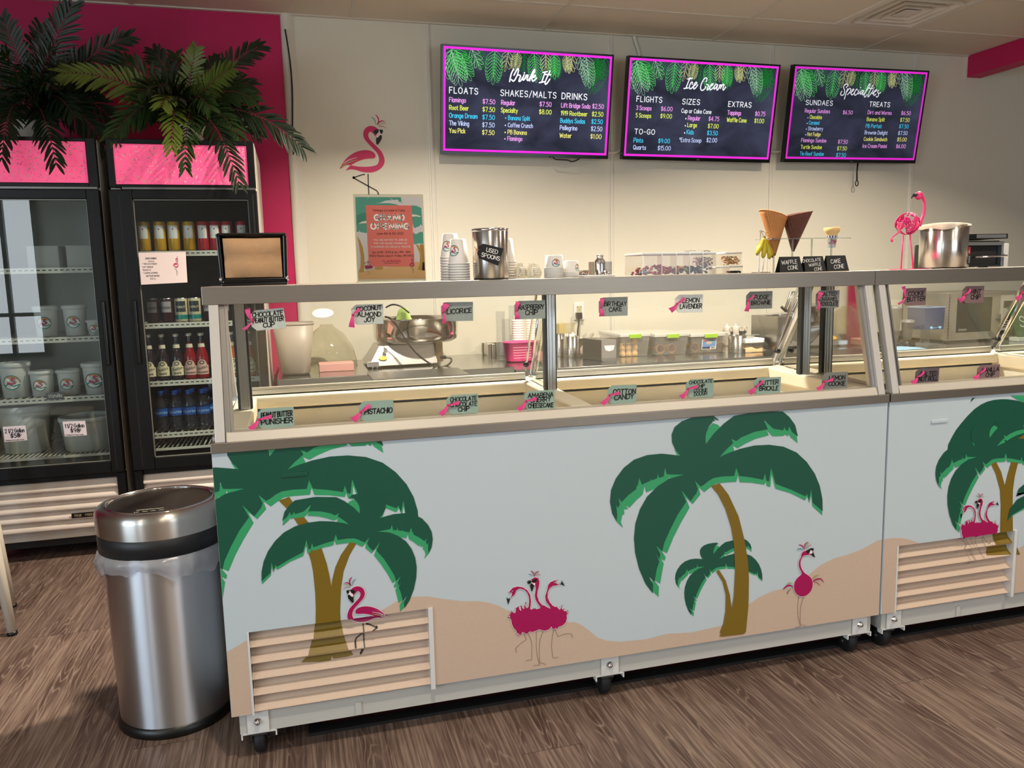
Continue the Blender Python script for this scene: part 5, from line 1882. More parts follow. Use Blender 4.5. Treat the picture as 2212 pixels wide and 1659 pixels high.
wx = [at(px, 900, Y=CY)[0] for px in (350, 381, 411, 441)]
for k in range(1, 4):
    dup(t, (wx[k], CY, zt), 0, ['', 'second blue labelled water bottle from the left, front row', 'third blue labelled water bottle from the left, front row', 'fourth blue labelled water bottle, next to the freezer corner'][k])
for k in range(4):
    dup(t, (wx[k] + 0.012, CY + 0.075, zt), 0, 'water bottle in the second row behind the %s front bottle' % ['leftmost', 'second', 'third', 'fourth'][k])

# paper notice on the right door
PX = [(299, 546), (401, 544), (405, 610), (305, 615)]
yy = FY - 0.0315
c4 = [at(*p, Y=yy) for p in PX]
g = G().use(mat('notice_paper', (246, 226, 222), 0.7))
g.hexa([tuple(c4[3]), tuple(c4[2]), tuple(c4[2] + [0, 0.0006, 0]), tuple(c4[3] + [0, 0.0006, 0]), tuple(c4[0]), tuple(c4[1]), tuple(c4[1] + [0, 0.0006, 0]), tuple(c4[0] + [0, 0.0006, 0])])
nt_ = obj('paper_notice', g)
tag(nt_, 'white drinks notice with small pink flamingo taped on the right fridge door', 'notice')
g = G().use(mat('print_grey', (92, 84, 86), 0.7))
qn = cropfn(0, 380, 4.3667, yy)
for s, x0_, x1_, y_, h_ in (("NON'S DRINKS", 1374, 1478, 787, 16), ('$2.50 EA', 1402, 1456, 812, 11), ('* 1919 ROOTBEER', 1344, 1480, 838, 13), ('*LIFT BRIDGE', 1344, 1446, 867, 13), ("*BUDDY'S", 1346, 1424, 895, 13),
                            ('* SANPELLEGRINO', 1350, 1490, 923, 13), ('BOTTLED WATER', 1382, 1504, 952, 15), ('$1.00 EA', 1418, 1472, 976, 11)):
    a, b = qn((x0_, y_)), qn((x1_, y_))
    c_ = qn((x0_, y_ - h_))
    sz = c_[1] - a[1]
    text(g, s, lambda u, v: (u, yy - 0.0004, v), a[0], a[1], sz, 0.16, 'l', wide=(b[0] - a[0]) / (text_width(s) * sz / 10))
obj('lettering', g, nt_, fix=False)
an = Art(yy - 0.0002, 0.0001)
m_ = affine([FW((700, 200)), FW((120, 1098)), FW((968, 930)), FW((672, 1700))], [qn((1666, 770)), qn((1628, 850)), qn((1681, 840)), qn((1668, 925))])
wall_flamingo(an, lambda p: m_(FW(p)), 2, mat('sticker_magenta', (206, 30, 96), 0.5), False)
mats = []
b = an.bm(mats)
bm_obj('flamingo_print', b, mats, nt_)

# ------------------------------------------------------------------ tubs and boxes in the left refrigerator
TUBW = mat('tub_white', (218, 220, 216), 0.45)
LOGO_O, LOGO_T, LOGO_P = mat('logo_orange', (238, 168, 96), 0.5), mat('logo_teal', (40, 128, 130), 0.5), mat('logo_pink', (190, 40, 96), 0.5)


def logo(g, fn, s):
    """round badge: teal ring, orange sunset, pink bird"""
    c = lambda r, a0=0, a1=2 * PI, n=20: [(r * math.cos(a0 + (a1 - a0) * k / n), r * math.sin(a0 + (a1 - a0) * k / n)) for k in range(n + (0 if a1 - a0 > 6.2 else 1))]
    g.use(mat('logo_white', (240, 236, 228), 0.5)).poly([fn(x * s, y * s, 0) for x, y in c(1)])
    g.use(LOGO_O).poly([fn(x * s, y * s, 1) for x, y in c(0.88, 0.15, PI - 0.15)])
    g.use(LOGO_T)
    for q in stroke2d(c(0.94, 0, 2 * PI - 0.001), 0.12):
        g.poly([fn(x * s, y * s, 2) for x, y in q])
    for q in stroke2d(catmull([(-0.8, -0.45), (-0.3, -0.2), (0.2, -0.5), (0.8, -0.3)], 3), 0.13):
        g.poly([fn(x * s, y * s, 2) for x, y in q])
    g.use(LOGO_P)
    for q in stroke2d(catmull([(-0.35, -0.05), (0.05, -0.22), (0.38, -0.05), (0.25, 0.2), (0.05, 0.38), (0.15, 0.6), (0.35, 0.5)], 3), [0.34, 0.3, 0.24] + [0.15] * 30):
        g.poly([fn(x * s, y * s, 3) for x, y in q])


def round_fn(r, zc, rot=0.0, lift=0.0006):
    return lambda x, y, l: ((r + lift + l * 0.0002) * math.sin(x / r + rot), -(r + lift + l * 0.0002) * math.cos(x / r + rot), zc + y)


def tub(name, label, loc, r0, r1, h, group, lg=None, bail=False, cat='tub', rot=0.0):
    t = thing(name, label, cat, loc, rot, group)
    g = G().use(TUBW)
    g.lathe([(0, 0.001), (r0, 0.0), (r1, h * 0.88)], 28)
    obj('body', g, t)
    g = G().use(TUBW)
    g.lathe([(r1 + 0.001, h * 0.86), (r1 + 0.006, h * 0.87), (r1 + 0.006, h - 0.004), (r1 + 0.002, h), (r1 * 0.94, h), (r1 * 0.92, h - 0.006), (0, h - 0.006)], 28)
    obj('lid', g, t)
    if lg:
        g = G()
        rr = r0 + (r1 - r0) * 0.5
        logo(g, lambda x, y, l: ((rr + 0.004 + l * 0.0003) * math.sin(x / rr), -(rr + 0.004 + l * 0.0003 + y * (r1 - r0) / h * 0.9) * math.cos(x / rr), h * 0.45 + y), lg)
        obj('round_logo', g, t, fix=False)
    return t


tg = 'white pint tubs in the left refrigerator'
for k, (px, py, Yc, z, r0, r1, h, lg, lb) in enumerate((
        (100, 690, 2.22, 1.093, 0.046, 0.052, 0.15, 0.030, 'white pint tub with round logo on the upper shelf, left of another tub'),
        (163, 690, 2.22, 1.093, 0.046, 0.052, 0.15, 0.030, 'white pint tub on the upper shelf beside the small cup'),
        (206, 705, 2.16, 1.093, 0.030, 0.037, 0.075, 0.020, 'small white cup at the right end of the upper shelf'),
        (36, 840, 2.20, 0.803, 0.058, 0.066, 0.17, 0.036, 'white tub with round logo at the left of the lower shelf'),
        (93, 840, 2.18, 0.803, 0.046, 0.051, 0.125, 0.028, 'white tub behind the grey chocolate label on the lower shelf'),
        (151, 840, 2.18, 0.803, 0.046, 0.051, 0.125, 0.028, 'white tub in the middle of the lower shelf, pale logo'),
        (208, 830, 2.15, 0.803, 0.046, 0.056, 0.155, 0.038, 'tall white cup with flamingo sunset logo by the fridge door edge'))):
    x = at(px, py, Y=Yc)[0]
    tub('ice_cream_tub', lb, (x, Yc, z), r0, r1, h, tg, lg)
for px, sx, lb in ((105, 0.14, 'pale cardboard box on the top shelf of the left refrigerator, left one'), (185, 0.13, 'pale cardboard box on the top shelf, right one near the door edge')):
    x = at(px, 560, Y=2.3)[0]
    g = G().use(mat('pale_box', (186, 184, 176), 0.6))
    g.box((-sx / 2, -0.09, 0), (sx / 2, 0.09, 0.11))
    o = obj('cardboard_box', g, None, 0.004)
    o.location = (x, 2.3, 1.425)
    tag(o, lb, 'box', 'boxes on the top shelf of the left refrigerator')
# big bakery tubs with price cards
x = at(62, 950, Y=2.30)[0]
tub('gallon_tub', 'tall two and a half gallon white tub at the bottom of the left refrigerator', (-1.118, 2.30, 0.513), 0.098, 0.115, 0.235, 'gallon tubs on the fridge floor')
x = at(190, 950, Y=2.26)[0]
tub('gallon_tub', 'wide one and a half gallon white tub beside the fridge door edge', (x + 0.005, 2.25, 0.512), 0.105, 0.122, 0.170, 'gallon tubs on the fridge floor')


def flat_card(name, px, Yc, m_, thick=0.001):
    c4 = [at(*p, Y=Yc) for p in px]
    g = G().use(m_)
    d = np.array([0, thick, 0])
    g.hexa([tuple(c4[3]), tuple(c4[2]), tuple(c4[2] + d), tuple(c4[3] + d), tuple(c4[0]), tuple(c4[1]), tuple(c4[1] + d), tuple(c4[0] + d)])
    return obj(name, g)


hand = random.Random(11)
MARK = mat('marker_black', (16, 14, 16), 0.6)
for px, l1, l2, lb, crop_, rows in (([(6, 922), (55, 919), (59, 951), (10, 955)], '2 1/2', '$58', 'price card reading 2 1/2 Gallon on the left refrigerator door', 0, None),
                                    ([(135, 911), (184, 909), (188, 940), (140, 943)], '1 1/2', '$98', 'price card reading 1 1/2 Gallon on the right part of the fridge door', 0, None)):
    yc = FY - 0.0145
    o = flat_card('price_card', px, yc, mat('card_pale', (240, 228, 236), 0.6))
    tag(o, lb, 'price card', 'price cards on the left refrigerator')
    a, b, c_ = at(*px[0], Y=yc), at(*px[1], Y=yc), at(*px[3], Y=yc)
    ang = math.atan2(b[2] - a[2], b[0] - a[0])
    W_, H_ = np.linalg.norm(b - a), np.linalg.norm(c_ - a)
    g = G().use(MARK)
    fn = lambda u, v: (a[0] + (c_[0] - a[0]) * (1 - v / H_) + u * math.cos(ang), yc - 0.0005, a[2] + (c_[2] - a[2]) * (1 - v / H_) + u * math.sin(ang))
    s = l1 + ' Gallon'
    text(g, s, fn, 0.08 * W_, 0.58 * H_, 0.24 * H_, 0.17, 'l', wide=0.84 * W_ / (text_width(s) * 0.24 * H_ / 10), jit=0.03, rnd=hand)
    text(g, l2, fn, 0.30 * W_, 0.26 * H_, 0.25 * H_, 0.18, 'l', jit=0.03, rnd=hand)
    text(g, '00', fn, 0.62 * W_, 0.36 * H_, 0.13 * H_, 0.2, 'l')
    text(g, '-', fn, 0.62 * W_, 0.24 * H_, 0.2 * H_, 0.12, 'l', wide=2)
    g.use(mat('print_grey', (92, 84, 86), 0.7))
    text(g, 'Flamingos Ice Cream Treats', fn, 0.06 * W_, 0.06 * H_, 0.07 * H_, 0.2, 'l', wide=0.9)
    obj('lettering', g, o, fix=False)
o = flat_card('shelf_label', [(100, 848), (137, 846), (138, 862), (100, 864)], FY + 0.05, mat('label_slate', (92, 96, 96), 0.6))
tag(o, 'small grey flavour label standing on the lower shelf of the left refrigerator', 'label')
a = at(104, 859, Y=FY + 0.0495)
g = G().use(PAPER)
text(g, 'Vanilla', lambda u, v: (u, FY + 0.0492, v), a[0], a[2], 0.016, 0.12, slant=0.2)
obj('lettering', g, o, fix=False)

# ------------------------------------------------------------------ potted palms on top of the refrigerators
LEAFD = mat('palm_leaf_dark', (24, 40, 20), 0.45, noise=0.35, nscale=30)
LEAFM = mat('palm_leaf', (38, 62, 24), 0.42, noise=0.35, nscale=30)
LEAFL = mat('palm_leaf_light', (96, 112, 40), 0.45, noise=0.35, nscale=25)
STEM = mat('palm_stem', (120, 52, 56), 0.5)


def frond(base, tip, rise, leaf, n, m_, parent, rnd, nrm=(0, -1, 0.25)):
    b, t = Vector(base), Vector(tip)
    ctrl = (b + t) / 2 + Vector((0, 0, rise))
    L = []
    N = 26
    for k in range(N + 1):
        s = k / N
        L.append(b * (1 - s) ** 2 + ctrl * 2 * s * (1 - s) + t * s * s)
    g = G().use(STEM)
    g.tube(L[::2], [0.0042 - 0.003 * k / 13 for k in range(len(L[::2]))], 5)
    g.use(m_)
    nv = Vector(nrm).normalized()
    for i in range(n):
        s = 0.16 + 0.84 * i / (n - 1)
        f = s * N
        k = min(int(f), N - 1)
        p = L[k].lerp(L[k + 1], f - k)
        d = (L[k + 1] - L[k]).normalized()
        side = d.cross(nv).normalized()
        up = side.cross(d).normalized()
        ll = leaf * (0.62 + 0.55 * math.sin(PI * min(1.0, 0.12 + s * 0.82))) * rnd.uniform(0.85, 1.1)
        for sg in (-1, 1):
            a = math.radians(62 - 34 * s + rnd.uniform(-7, 7))
            out = (d * math.cos(a) + side * (sg * math.sin(a)) + up * rnd.uniform(0.02, 0.30)).normalized()
            wv = out.cross(up).normalized()
            fold = up * 0.25
            rows = []
            for q, wd in ((0.0, 0.0026), (0.30, 0.0068), (0.68, 0.0070), (0.90, 0.0040), (1.0, 0.0004)):
                c = p + out * (ll * q) - Vector((0, 0, 1)) * (ll * 0.22 * q * q)
                rows.append([c + (wv + fold) * wd, c, c + (-wv + fold) * wd])
            g.strip(rows)
    return obj('frond', g, parent, fix=False)


def palm_plant(label, loc, fr, seed, nfill):
    t = thing('potted_palm', label, 'plant', loc, 0, 'artificial palms on the refrigerators')
    rnd = random.Random(seed)
    g = G().use(mat('white_pot', (214, 206, 190), 0.6))
    g.lathe([(0, 0.001), (0.060, 0.0), (0.074, 0.080), (0.078, 0.080), (0.082, 0.118), (0.076, 0.118), (0.070, 0.10), (0, 0.10)], 26)
    obj('pot', g, t)
    g = G().use(mat('coco_fibre', (84, 52, 34), 0.95, bump=1.0, bscale=90))
    g.lathe([(0.074, 0.105), (0.070, 0.14), (0.045, 0.17), (0, 0.18)], 18)
    obj('moss', g, t)
    o = Vector(loc)
    for px, py, dy, rise, leaf, n, k in fr:
        tip = Vector(at(px, py, Y=loc[1] + dy)) - o
        base = Vector((rnd.uniform(-0.03, 0.03), rnd.uniform(-0.03, 0.03), 0.15))
        frond(base, tip, rise, leaf, n, (LEAFD, LEAFM, LEAFL)[k], t, rnd)
    for k in range(nfill):
        a = rnd.uniform(0, 2 * PI)
        r = rnd.uniform(0.22, 0.34)
        z = rnd.uniform(-0.02, 0.32)
        yv = max(-0.40, min(0.42, math.sin(a) * r))
        frond(Vector((0, 0, 0.15)), Vector((math.cos(a) * r, yv, z + 0.1)), rnd.uniform(0.06, 0.18), rnd.uniform(0.08, 0.11), 16, (LEAFD, LEAFM)[k % 2], t, rnd)
    return t


P2 = (at(406, 262, Y=2.30)[0], 2.30, 2.018)
palm_plant('artificial palm in a white pot on the right refrigerator, fronds with yellow-green tips', P2, [
    (561, 101, 0.10, 0.10, 0.10, 26, 0), (650, 316, -0.10, 0.22, 0.11, 30, 0), (515, 392, -0.38, 0.26, 0.10, 26, 0), (400, 361, -0.38, 0.22, 0.09, 24, 1),
    (138, 158, -0.15, 0.12, 0.11, 28, 2), (423, 108, -0.05, 0.06, 0.08, 18, 2), (334, 112, 0.12, 0.06, 0.10, 22, 0), (246, 126, 0.05, 0.10, 0.10, 22, 1), (245, 291, -0.25, 0.20, 0.11, 26, 1),
    (371, 318, -0.40, 0.22, 0.09, 24, 2), (500, 150, -0.20, 0.08, 0.10, 24, 2), (541, 183, 0.10, 0.14, 0.09, 22, 0), (556, 285, 0.05, 0.20, 0.09, 24, 1), (520, 302, -0.22, 0.22, 0.09, 22, 1),
    (547, 214, -0.10, 0.16, 0.09, 22, 1), (380, 120, 0.15, 0.05, 0.10, 20, 1), (470, 130, 0.2, 0.08, 0.1, 22, 0), (300, 200, -0.25, 0.14, 0.1, 24, 1), (455, 235, -0.35, 0.16, 0.1, 22, 1), (350, 230, -0.38, 0.16, 0.1, 22, 2)], 7, 10)
P1_ = (at(70, 262, Y=2.32)[0], 2.32, 2.018)
palm_plant('artificial palm in a white pot on the left refrigerator, dark upright fronds', P1_, [
    (154, 12, 0.0, 0.06, 0.12, 28, 0), (275, 80, -0.05, 0.10, 0.11, 28, 0), (6, 40, 0.0, 0.06, 0.10, 22, 0), (-60, 90, 0.0, 0.12, 0.11, 24, 0), (121, 352, -0.40, 0.26, 0.10, 26, 0), (4, 340, -0.40, 0.24, 0.10, 26, 0),
    (220, 306, -0.20, 0.24, 0.12, 28, 0), (74, 128, -0.30, 0.05, 0.09, 20, 1), (243, 258, -0.05, 0.22, 0.12, 26, 0), (110, 180, -0.38, 0.10, 0.09, 22, 1), (-80, 220, -0.1, 0.2, 0.12, 26, 0), (15, 120, -0.3, 0.08, 0.1, 22, 1),
    (205, 190, 0.1, 0.14, 0.11, 24, 0), (160, 250, -0.35, 0.18, 0.1, 24, 0), (40, 200, -0.38, 0.12, 0.1, 22, 0), (90, 60, 0.1, 0.05, 0.11, 24, 0), (180, 120, 0.1, 0.1, 0.1, 22, 0)], 9, 12)

# ------------------------------------------------------------------ bin by the freezer
BC = (-0.195, 0.375)
t = thing('trash_bin', 'round stainless steel sensor bin with black collar beside the freezer', 'bin', (BC[0], BC[1], 0))
SSB = mat('bin_steel', (204, 204, 208), 0.36, 1.0, noise=0.05, nscale=6, aniso=(30, 30, 0.4), bump=0.0)
anisotropic(SSB, 0.93)
g = G().use(SSB)
g.lathe([(0.163, 0.026), (0.168, 0.30), (0.170, 0.565)], 56)
obj('body', g, t)
g = G().use(BLACKP)
g.lathe([(0, 0.0), (0.168, 0.0), (0.171, 0.010), (0.170, 0.028), (0.160, 0.034)], 48)
obj('base_ring', g, t)
g = G().use(mat('collar_black', (30, 31, 33), 0.45))
g.lathe([(0.172, 0.560), (0.181, 0.558), (0.182, 0.612), (0.176, 0.616)], 56)
obj('collar', g, t)
g = G().use(anisotropic(mat('bin_lid_steel', (206, 202, 196), 0.30, 1.0), 0.85))
g.lathe([(0.182, 0.613), (0.184, 0.660), (0.182, 0.674), (0.174, 0.684), (0.162, 0.688), (0.156, 0.687), (0.154, 0.682)], 56)
l_ = obj('lid_ring', g, t)
g = G().use(CHROME)
g.lathe([(0.153, 0.684), (0.151, 0.689), (0.147, 0.689), (0.146, 0.685)], 56)
obj('chrome_rim', g, l_)
g = G().use(mat('bin_flap', (128, 122, 114), 0.30, 1.0, noise=0.05, nscale=8, aniso=(1, 40, 40)))
g.lathe([(0.146, 0.6845), (0.10, 0.685), (0, 0.6855)], 56)
obj('flap', g, t)
g = G().use(mat('flap_print', (214, 206, 190), 0.5))
fn = lambda u, v: (u, v, 0.6862)
text(g, 'simplehuman', fn, -0.05, -0.105, 0.010, 0.14)
for k in range(4):
    for s in stroke2d([(-0.05 + k * 0.022, -0.122), (-0.042 + k * 0.022, -0.122)], 0.006):
        g.poly([fn(*p) for p in s])
text(g, 'SIMPLE', fn, 0.02, 0.115, 0.012, 0.14)
obj('flap_lettering', g, t, fix=False)
# liner bag folded over the rim
rnd = random.Random(5)
g = G().use(glass('bag_film', (236, 238, 242), 0.9, 0.34, (232, 234, 240), 0.25))
rows = []
n = 90
low = [0.503 + 0.016 * math.sin(k * 0.21 + 1) + 0.007 * math.sin(k * 0.57 + 2) + 0.004 * math.sin(k * 1.31) - 0.018 * math.exp(-((k - 44) / 3.5) ** 2) for k in range(n)]
for j, (s, rr) in enumerate(((0.0, 0.1735), (0.15, 0.186), (0.4, 0.192), (0.7, 0.187), (1.0, 0.181))):
    rows.append([((rr + (0.0035 * math.sin(k * 1.9 + j) + 0.0025 * math.sin(k * 0.7 + 2 * j)) * min(1, s * 2.5)) * math.cos(2 * PI * k / n), (rr + (0.0035 * math.sin(k * 1.9 + j) + 0.0025 * math.sin(k * 0.7 + 2 * j)) * min(1, s * 2.5)) * math.sin(2 * PI * k / n),
                  0.562 * (1 - s) + low[k] * s) for k in range(n)])
g.strip(rows, close=True)
o = obj('bin_bag', g, None, fix=False)
o.location = (BC[0], BC[1], 0)
tag(o, 'clear plastic liner bag folded over the rim of the steel bin', 'bag')

# ------------------------------------------------------------------ white metal stool cut by the photo's left edge
def stool(lx, ly, label):
    t = thing('metal_stool', label, 'stool', (lx, ly, 0), math.radians(17), 'white metal stools at the left')
    WM = mat('stool_white', (212, 206, 192), 0.4)
    g = G().use(WM)
    g.prism(rounded(-0.15, -0.15, 0.15, 0.15, 0.05), 0.025, 'Z', 0.615)
    obj('seat', g, t, 0.006)
    for sx in (-1, 1):
        for sy in (-1, 1):
            g = G().use(WM)
            g.tube([(sx * 0.16, sy * 0.16, 0.012), (sx * 0.115, sy * 0.115, 0.616)], [0.017, 0.024], 12)
            lg = obj('leg', g, t)
            g = G().use(BLACKP)
            g.tube([(sx * 0.1612, sy * 0.1612, 0.0), (sx * 0.1598, sy * 0.1598, 0.014)], 0.0185, 12)
            obj('foot_cap', g, lg)
    g = G().use(WM)
    for a, b in (((-1, -1), (1, -1)), ((1, -1), (1, 1)), ((1, 1), (-1, 1)), ((-1, 1), (-1, -1))):
        g.tube([(a[0] * 0.144, a[1] * 0.144, 0.22), (b[0] * 0.144, b[1] * 0.144, 0.22)], 0.008, 8)
    obj('foot_rail', g, t)
    return t


s1 = at(27, 1371, Z=0.0)
stool(s1[0] - 0.200, s1[1] + 0.106, 'white metal stool nearer the camera, only its legs inside the left edge')
s2 = at(12, 1248, Z=0.0)
stool(s2[0] - 0.106, s2[1] - 0.200, 'white metal stool farther back, close to the left refrigerator')

# ================================================================== FLAVOUR TAGS ON THE FREEZER GLASS
RIB = mat('pink_ribbon', (246, 74, 150), 0.5)
RIBD = mat('pink_ribbon_knot', (220, 24, 110), 0.5)
TAGC = {'light': (214, 216, 206), 'grey': (160, 168, 160), 'dark': (134, 134, 128), 'white': (246, 246, 238), 'mauve': (136, 106, 108), 'mauvedark': (104, 90, 96), 'green': (158, 182, 168)}
for k_ in TAGC:
    mat('tag_' + k_, TAGC[k_], 0.55, noise=0.22 if k_ in ('light', 'grey', 'dark') else 0.06, nscale=180)
rt = random.Random(21)


def flavour(lines, px, col, Yc, label, group, size, ends, x_from=0.2):
    c4 = [at(*p, Y=Yc) for p in px]
    o_ = (c4[0] + c4[1] + c4[2] + c4[3]) / 4
    ux = (c4[1] - c4[0]) + (c4[2] - c4[3])
    W = np.linalg.norm(ux) / 2
    ux /= np.linalg.norm(ux)
    uz = (c4[0] - c4[3]) + (c4[1] - c4[2])
    H = np.linalg.norm(uz) / 2
    uz = np.array([-ux[2], 0, ux[0]])
    t = thing('flavour_tag', label, 'flavour sign', tuple(o_), 0, group)
    t.rotation_euler = Matrix((tuple(ux), (0, 1, 0), tuple(uz))).transposed().to_euler()
    hw, hh = W / 2, H / 2
    ch = 0.24 * H
    g = G().use(MATS['tag_' + col])
    poly_ = [(-hw + ch, -hh), (hw, -hh), (hw, hh), (-hw + ch, hh), (-hw, hh - ch * 0.9), (-hw, -hh + ch * 0.9)]
    g.prism(poly_, 0.0022, 'Y', 0)
    obj('plate', g, t, 0.0006)
    g = G().use(MARK)
    n = len(lines)
    step = H * {1: 0.3, 2: 0.31, 3: 0.27, 4: 0.215}[n]
    size = min(size, 0.80 * step / H)
    for i, s in enumerate(lines):
        sz = size * H
        tw = text_width(s, 2.0) * sz / 10
        mx = W * (1 - x_from) * 0.94
        wd = min(1.05, mx / tw)
        u = -hw + W * x_from + (mx - tw * wd) / 2
        v = (n - 1) / 2 * step - i * step - sz * 0.48
        text(g, s, lambda a, b: (a, -0.0006, b), u, v, sz, 0.21, 'l', 0.08, 2.0, wd, 0.03, rt, rot=rt.uniform(-0.02, 0.05))
    obj('lettering', g, t, fix=False)
    # ribbon knotted through the hole at the left end
    g = G().use(RIBD)
    kx, kz = -hw + 0.05 * W, hh - 0.5 * H
    g.ball((kx, -0.004, kz), 0.0042, 8, 1, 0.8, 1)
    g.use(RIB)
    for e in ends:
        ex, ez, wd = e[0] * W, e[1] * H, e[2] * H * 1.7
        d = Vector((ex, 0, ez)).normalized()
        s_ = Vector((-d.z, 0, d.x))
        rows = []
        for q in (0, 0.25, 0.5, 0.75, 1.0):
            c = Vector((kx + ex * q, -0.004 - 0.006 * math.sin(PI * q) , kz + ez * q)) + s_ * (0.12 * H * math.sin(PI * q) * e[3])
            ww = wd * (0.22 + 0.78 * q ** 0.7) / 2
            rows.append([c + s_ * ww, c + Vector((0, 0.0025 * math.sin(5 * q), 0)), c - s_ * ww])
        g.strip(rows)
    obj('ribbon', g, t, fix=False)
    return t


UP, LO = 0.106, 0.036
gu, gl = 'flavour signs hanging under the overshelf', 'flavour signs along the front ledge'
E1 = [(-0.10, 0.62, 0.16, 0.4), (-0.30, -0.40, 0.09, 0.2)]
E2 = [(0.22, 0.28, 0.10, 0.2), (-0.06, -0.62, 0.18, -0.2)]
E3 = [(0.12, 0.42, 0.22, 0.4), (0.02, -0.60, 0.13, 0.2)]
E4 = [(0.06, 0.46, 0.16, 0.3), (0.03, -0.48, 0.18, -0.2)]
E5 = [(0.26, 0.30, 0.13, 0.1), (-0.24, -0.36, 0.2, 0.2)]
E6 = [(0.34, 0.10, 0.12, 0.2), (-0.26, -0.44, 0.17, 0.2)]
for ln, px, c_, g_, sz, ev, xf in (
        (['CHOCOLATE', 'PEANUT BUTTER', 'CUP'], [(543, 671), (611, 665), (620, 708), (541, 716)], 'light', 'u', 0.24, E1, 0.06),
        (['COCONUT', 'ALMOND', 'JOY'], [(757, 659), (827, 656), (829, 700), (761, 701)], 'light', 'u', 0.22, E2, 0.16),
        (['LICORICE'], [(953, 653), (1021.5, 652), (1022.5, 693), (953, 694)], 'grey', 'u', 0.26, E3, 0.18),
        (['RASPBERRY', 'CHIP'], [(1110, 651), (1177, 648), (1179, 688), (1112, 690)], 'grey', 'u', 0.26, E4, 0.14),
        (['BIRTHDAY', 'CAKE'], [(1293, 642.5), (1354, 641.5), (1358, 681), (1294, 684.5)], 'grey', 'u', 0.22, E4, 0.18),
        (['LEMON', 'LAVENDER'], [(1457, 637), (1517, 636), (1520, 674), (1459, 676)], 'white', 'u', 0.24, E5, 0.18),
        (['FUDGE', 'BROWNIE'], [(1611, 630), (1667, 629), (1670, 666), (1613, 668)], 'dark', 'u', 0.22, E2, 0.18),
        (['SALTED', 'CARAMEL', 'W/CHOCOLATE'], [(1760, 628), (1811, 627), (1815, 664), (1765, 665)], 'dark', 'u', 0.21, E3, 0.10),
        (['COOKIE', 'BUTTER'], [(1949, 623.5), (1998, 622), (2003, 658), (1953, 660)], 'mauve', 'u', 0.24, E1, 0.18),
        (['MINT', 'CHIP'], [(2077, 619), (2122, 618), (2128.5, 654), (2082, 654)], 'mauve', 'u', 0.26, E5, 0.26),
        (['TOFFEE', 'CRUNCH'], [(2200, 616), (2248, 615), (2253, 650), (2205, 651)], 'mauve', 'u', 0.24, E5, 0.18),
        (['PEANUT BUTTER', 'PUNISHER'], [(555, 883), (634.5, 879), (636.5, 923.5), (557.5, 928.7)], 'green', 'l', 0.24, E6, 0.10),
        (['PISTACHIO'], [(774, 867), (847.6, 864), (853, 907), (777, 913)], 'green', 'l', 0.27, E5, 0.16),
        (['CHOCOLATE', 'CHOCOLATE', 'CHIP'], [(964, 854), (1031, 851), (1035.5, 891), (965, 896.6)], 'green', 'l', 0.22, E6, 0.12),
        (['AMARENA', 'CHERRY', 'CHEESECAKE'], [(1132, 845.6), (1197, 842), (1199, 883), (1133, 887)], 'green', 'l', 0.22, E6, 0.12),
        (['COTTON', 'CANDY'], [(1311.5, 833), (1373, 830.6), (1377, 871), (1314, 874)], 'green', 'l', 0.26, E6, 0.18),
        (['CHOCOLATE', 'CHIP', 'COOKIE', 'DOUGH'], [(1481, 820), (1540, 817.5), (1543, 857), (1483, 860)], 'green', 'l', 0.18, E6, 0.10),
        (['BUTTER', 'BRICKLE'], [(1628, 817), (1684, 814), (1689, 850), (1629, 852)], 'green', 'l', 0.25, E5, 0.16),
        (['LEMON', 'COOKIE'], [(1775.5, 805.6), (1828.6, 803), (1833.4, 840), (1776.5, 842.7)], 'dark', 'l', 0.24, E6, 0.20),
        (['SALTED', 'NUT ROLL'], [(1977, 796.7), (2025.6, 794.6), (2030.5, 830.5), (1978, 831.5)], 'mauvedark', 'l', 0.24, E5, 0.16),
        (['VANILLA', 'CHIP'], [(2111, 789.5), (2157, 787.5), (2162, 820), (2111, 822)], 'mauve', 'l', 0.25, E5, 0.20)):
    nm_ = ' '.join(ln).title().replace('/', ' ')
    cw = {'light': 'speckled pale grey', 'grey': 'grey', 'dark': 'dark grey', 'white': 'white', 'mauve': 'mauve', 'mauvedark': 'dark mauve', 'green': 'grey-green'}[c_]
    if ln[0] == 'TOFFEE':
        lb = 'mauve flavour tag cut off by the right photo edge, under the overshelf'
        ln = ['T']
        xf = 0.30
    else:
        lb = '%s flavour tag reading %s with pink ribbon, %s' % (cw, nm_, 'under the overshelf' if g_ == 'u' else 'on the front ledge')
    flavour(ln, px, c_, UP if g_ == 'u' else LO, lb, gu if g_ == 'u' else gl, sz, ev, xf)

# ================================================================== THINGS ON THE OVERSHELF
ST = 1.3272      # top of the overshelf


def sx(px, py, Y):
    return at(px, py, Y=Y)


# napkin dispenser with brown napkins
NY = 0.155
a, b = sx(474, 612, NY - 0.055), sx(624, 608, NY - 0.055)
cx_ = (a[0] + b[0]) / 2
hw = (b[0] - a[0]) / 2 - 0.004
t = thing('napkin_dispenser', 'black framed napkin dispenser at the left end of the freezer overshelf', 'napkin dispenser', (cx_, NY, ST))
g = G().use(BLACKG)
g.box((-hw, -0.060, 0.0), (hw, 0.075, 0.008))
obj('base', g, t, 0.003)
hT = 0.138
lean = 0.012
g = G().use(BLACKG)
for s in (-1, 1):
    x0 = s * (hw - 0.004)
    g.hexa([(x0 - 0.005, -0.052, 0.006), (x0 + 0.005, -0.052, 0.006), (x0 + 0.005, 0.07, 0.006), (x0 - 0.005, 0.07, 0.006),
            (x0 - 0.005 - s * -0.004, -0.052 - lean, hT), (x0 + 0.005 + s * 0.004, -0.052 - lean, hT), (x0 + 0.005 + s * 0.004, 0.07 - lean, hT), (x0 - 0.005 + s * 0.004, 0.07 - lean, hT)])
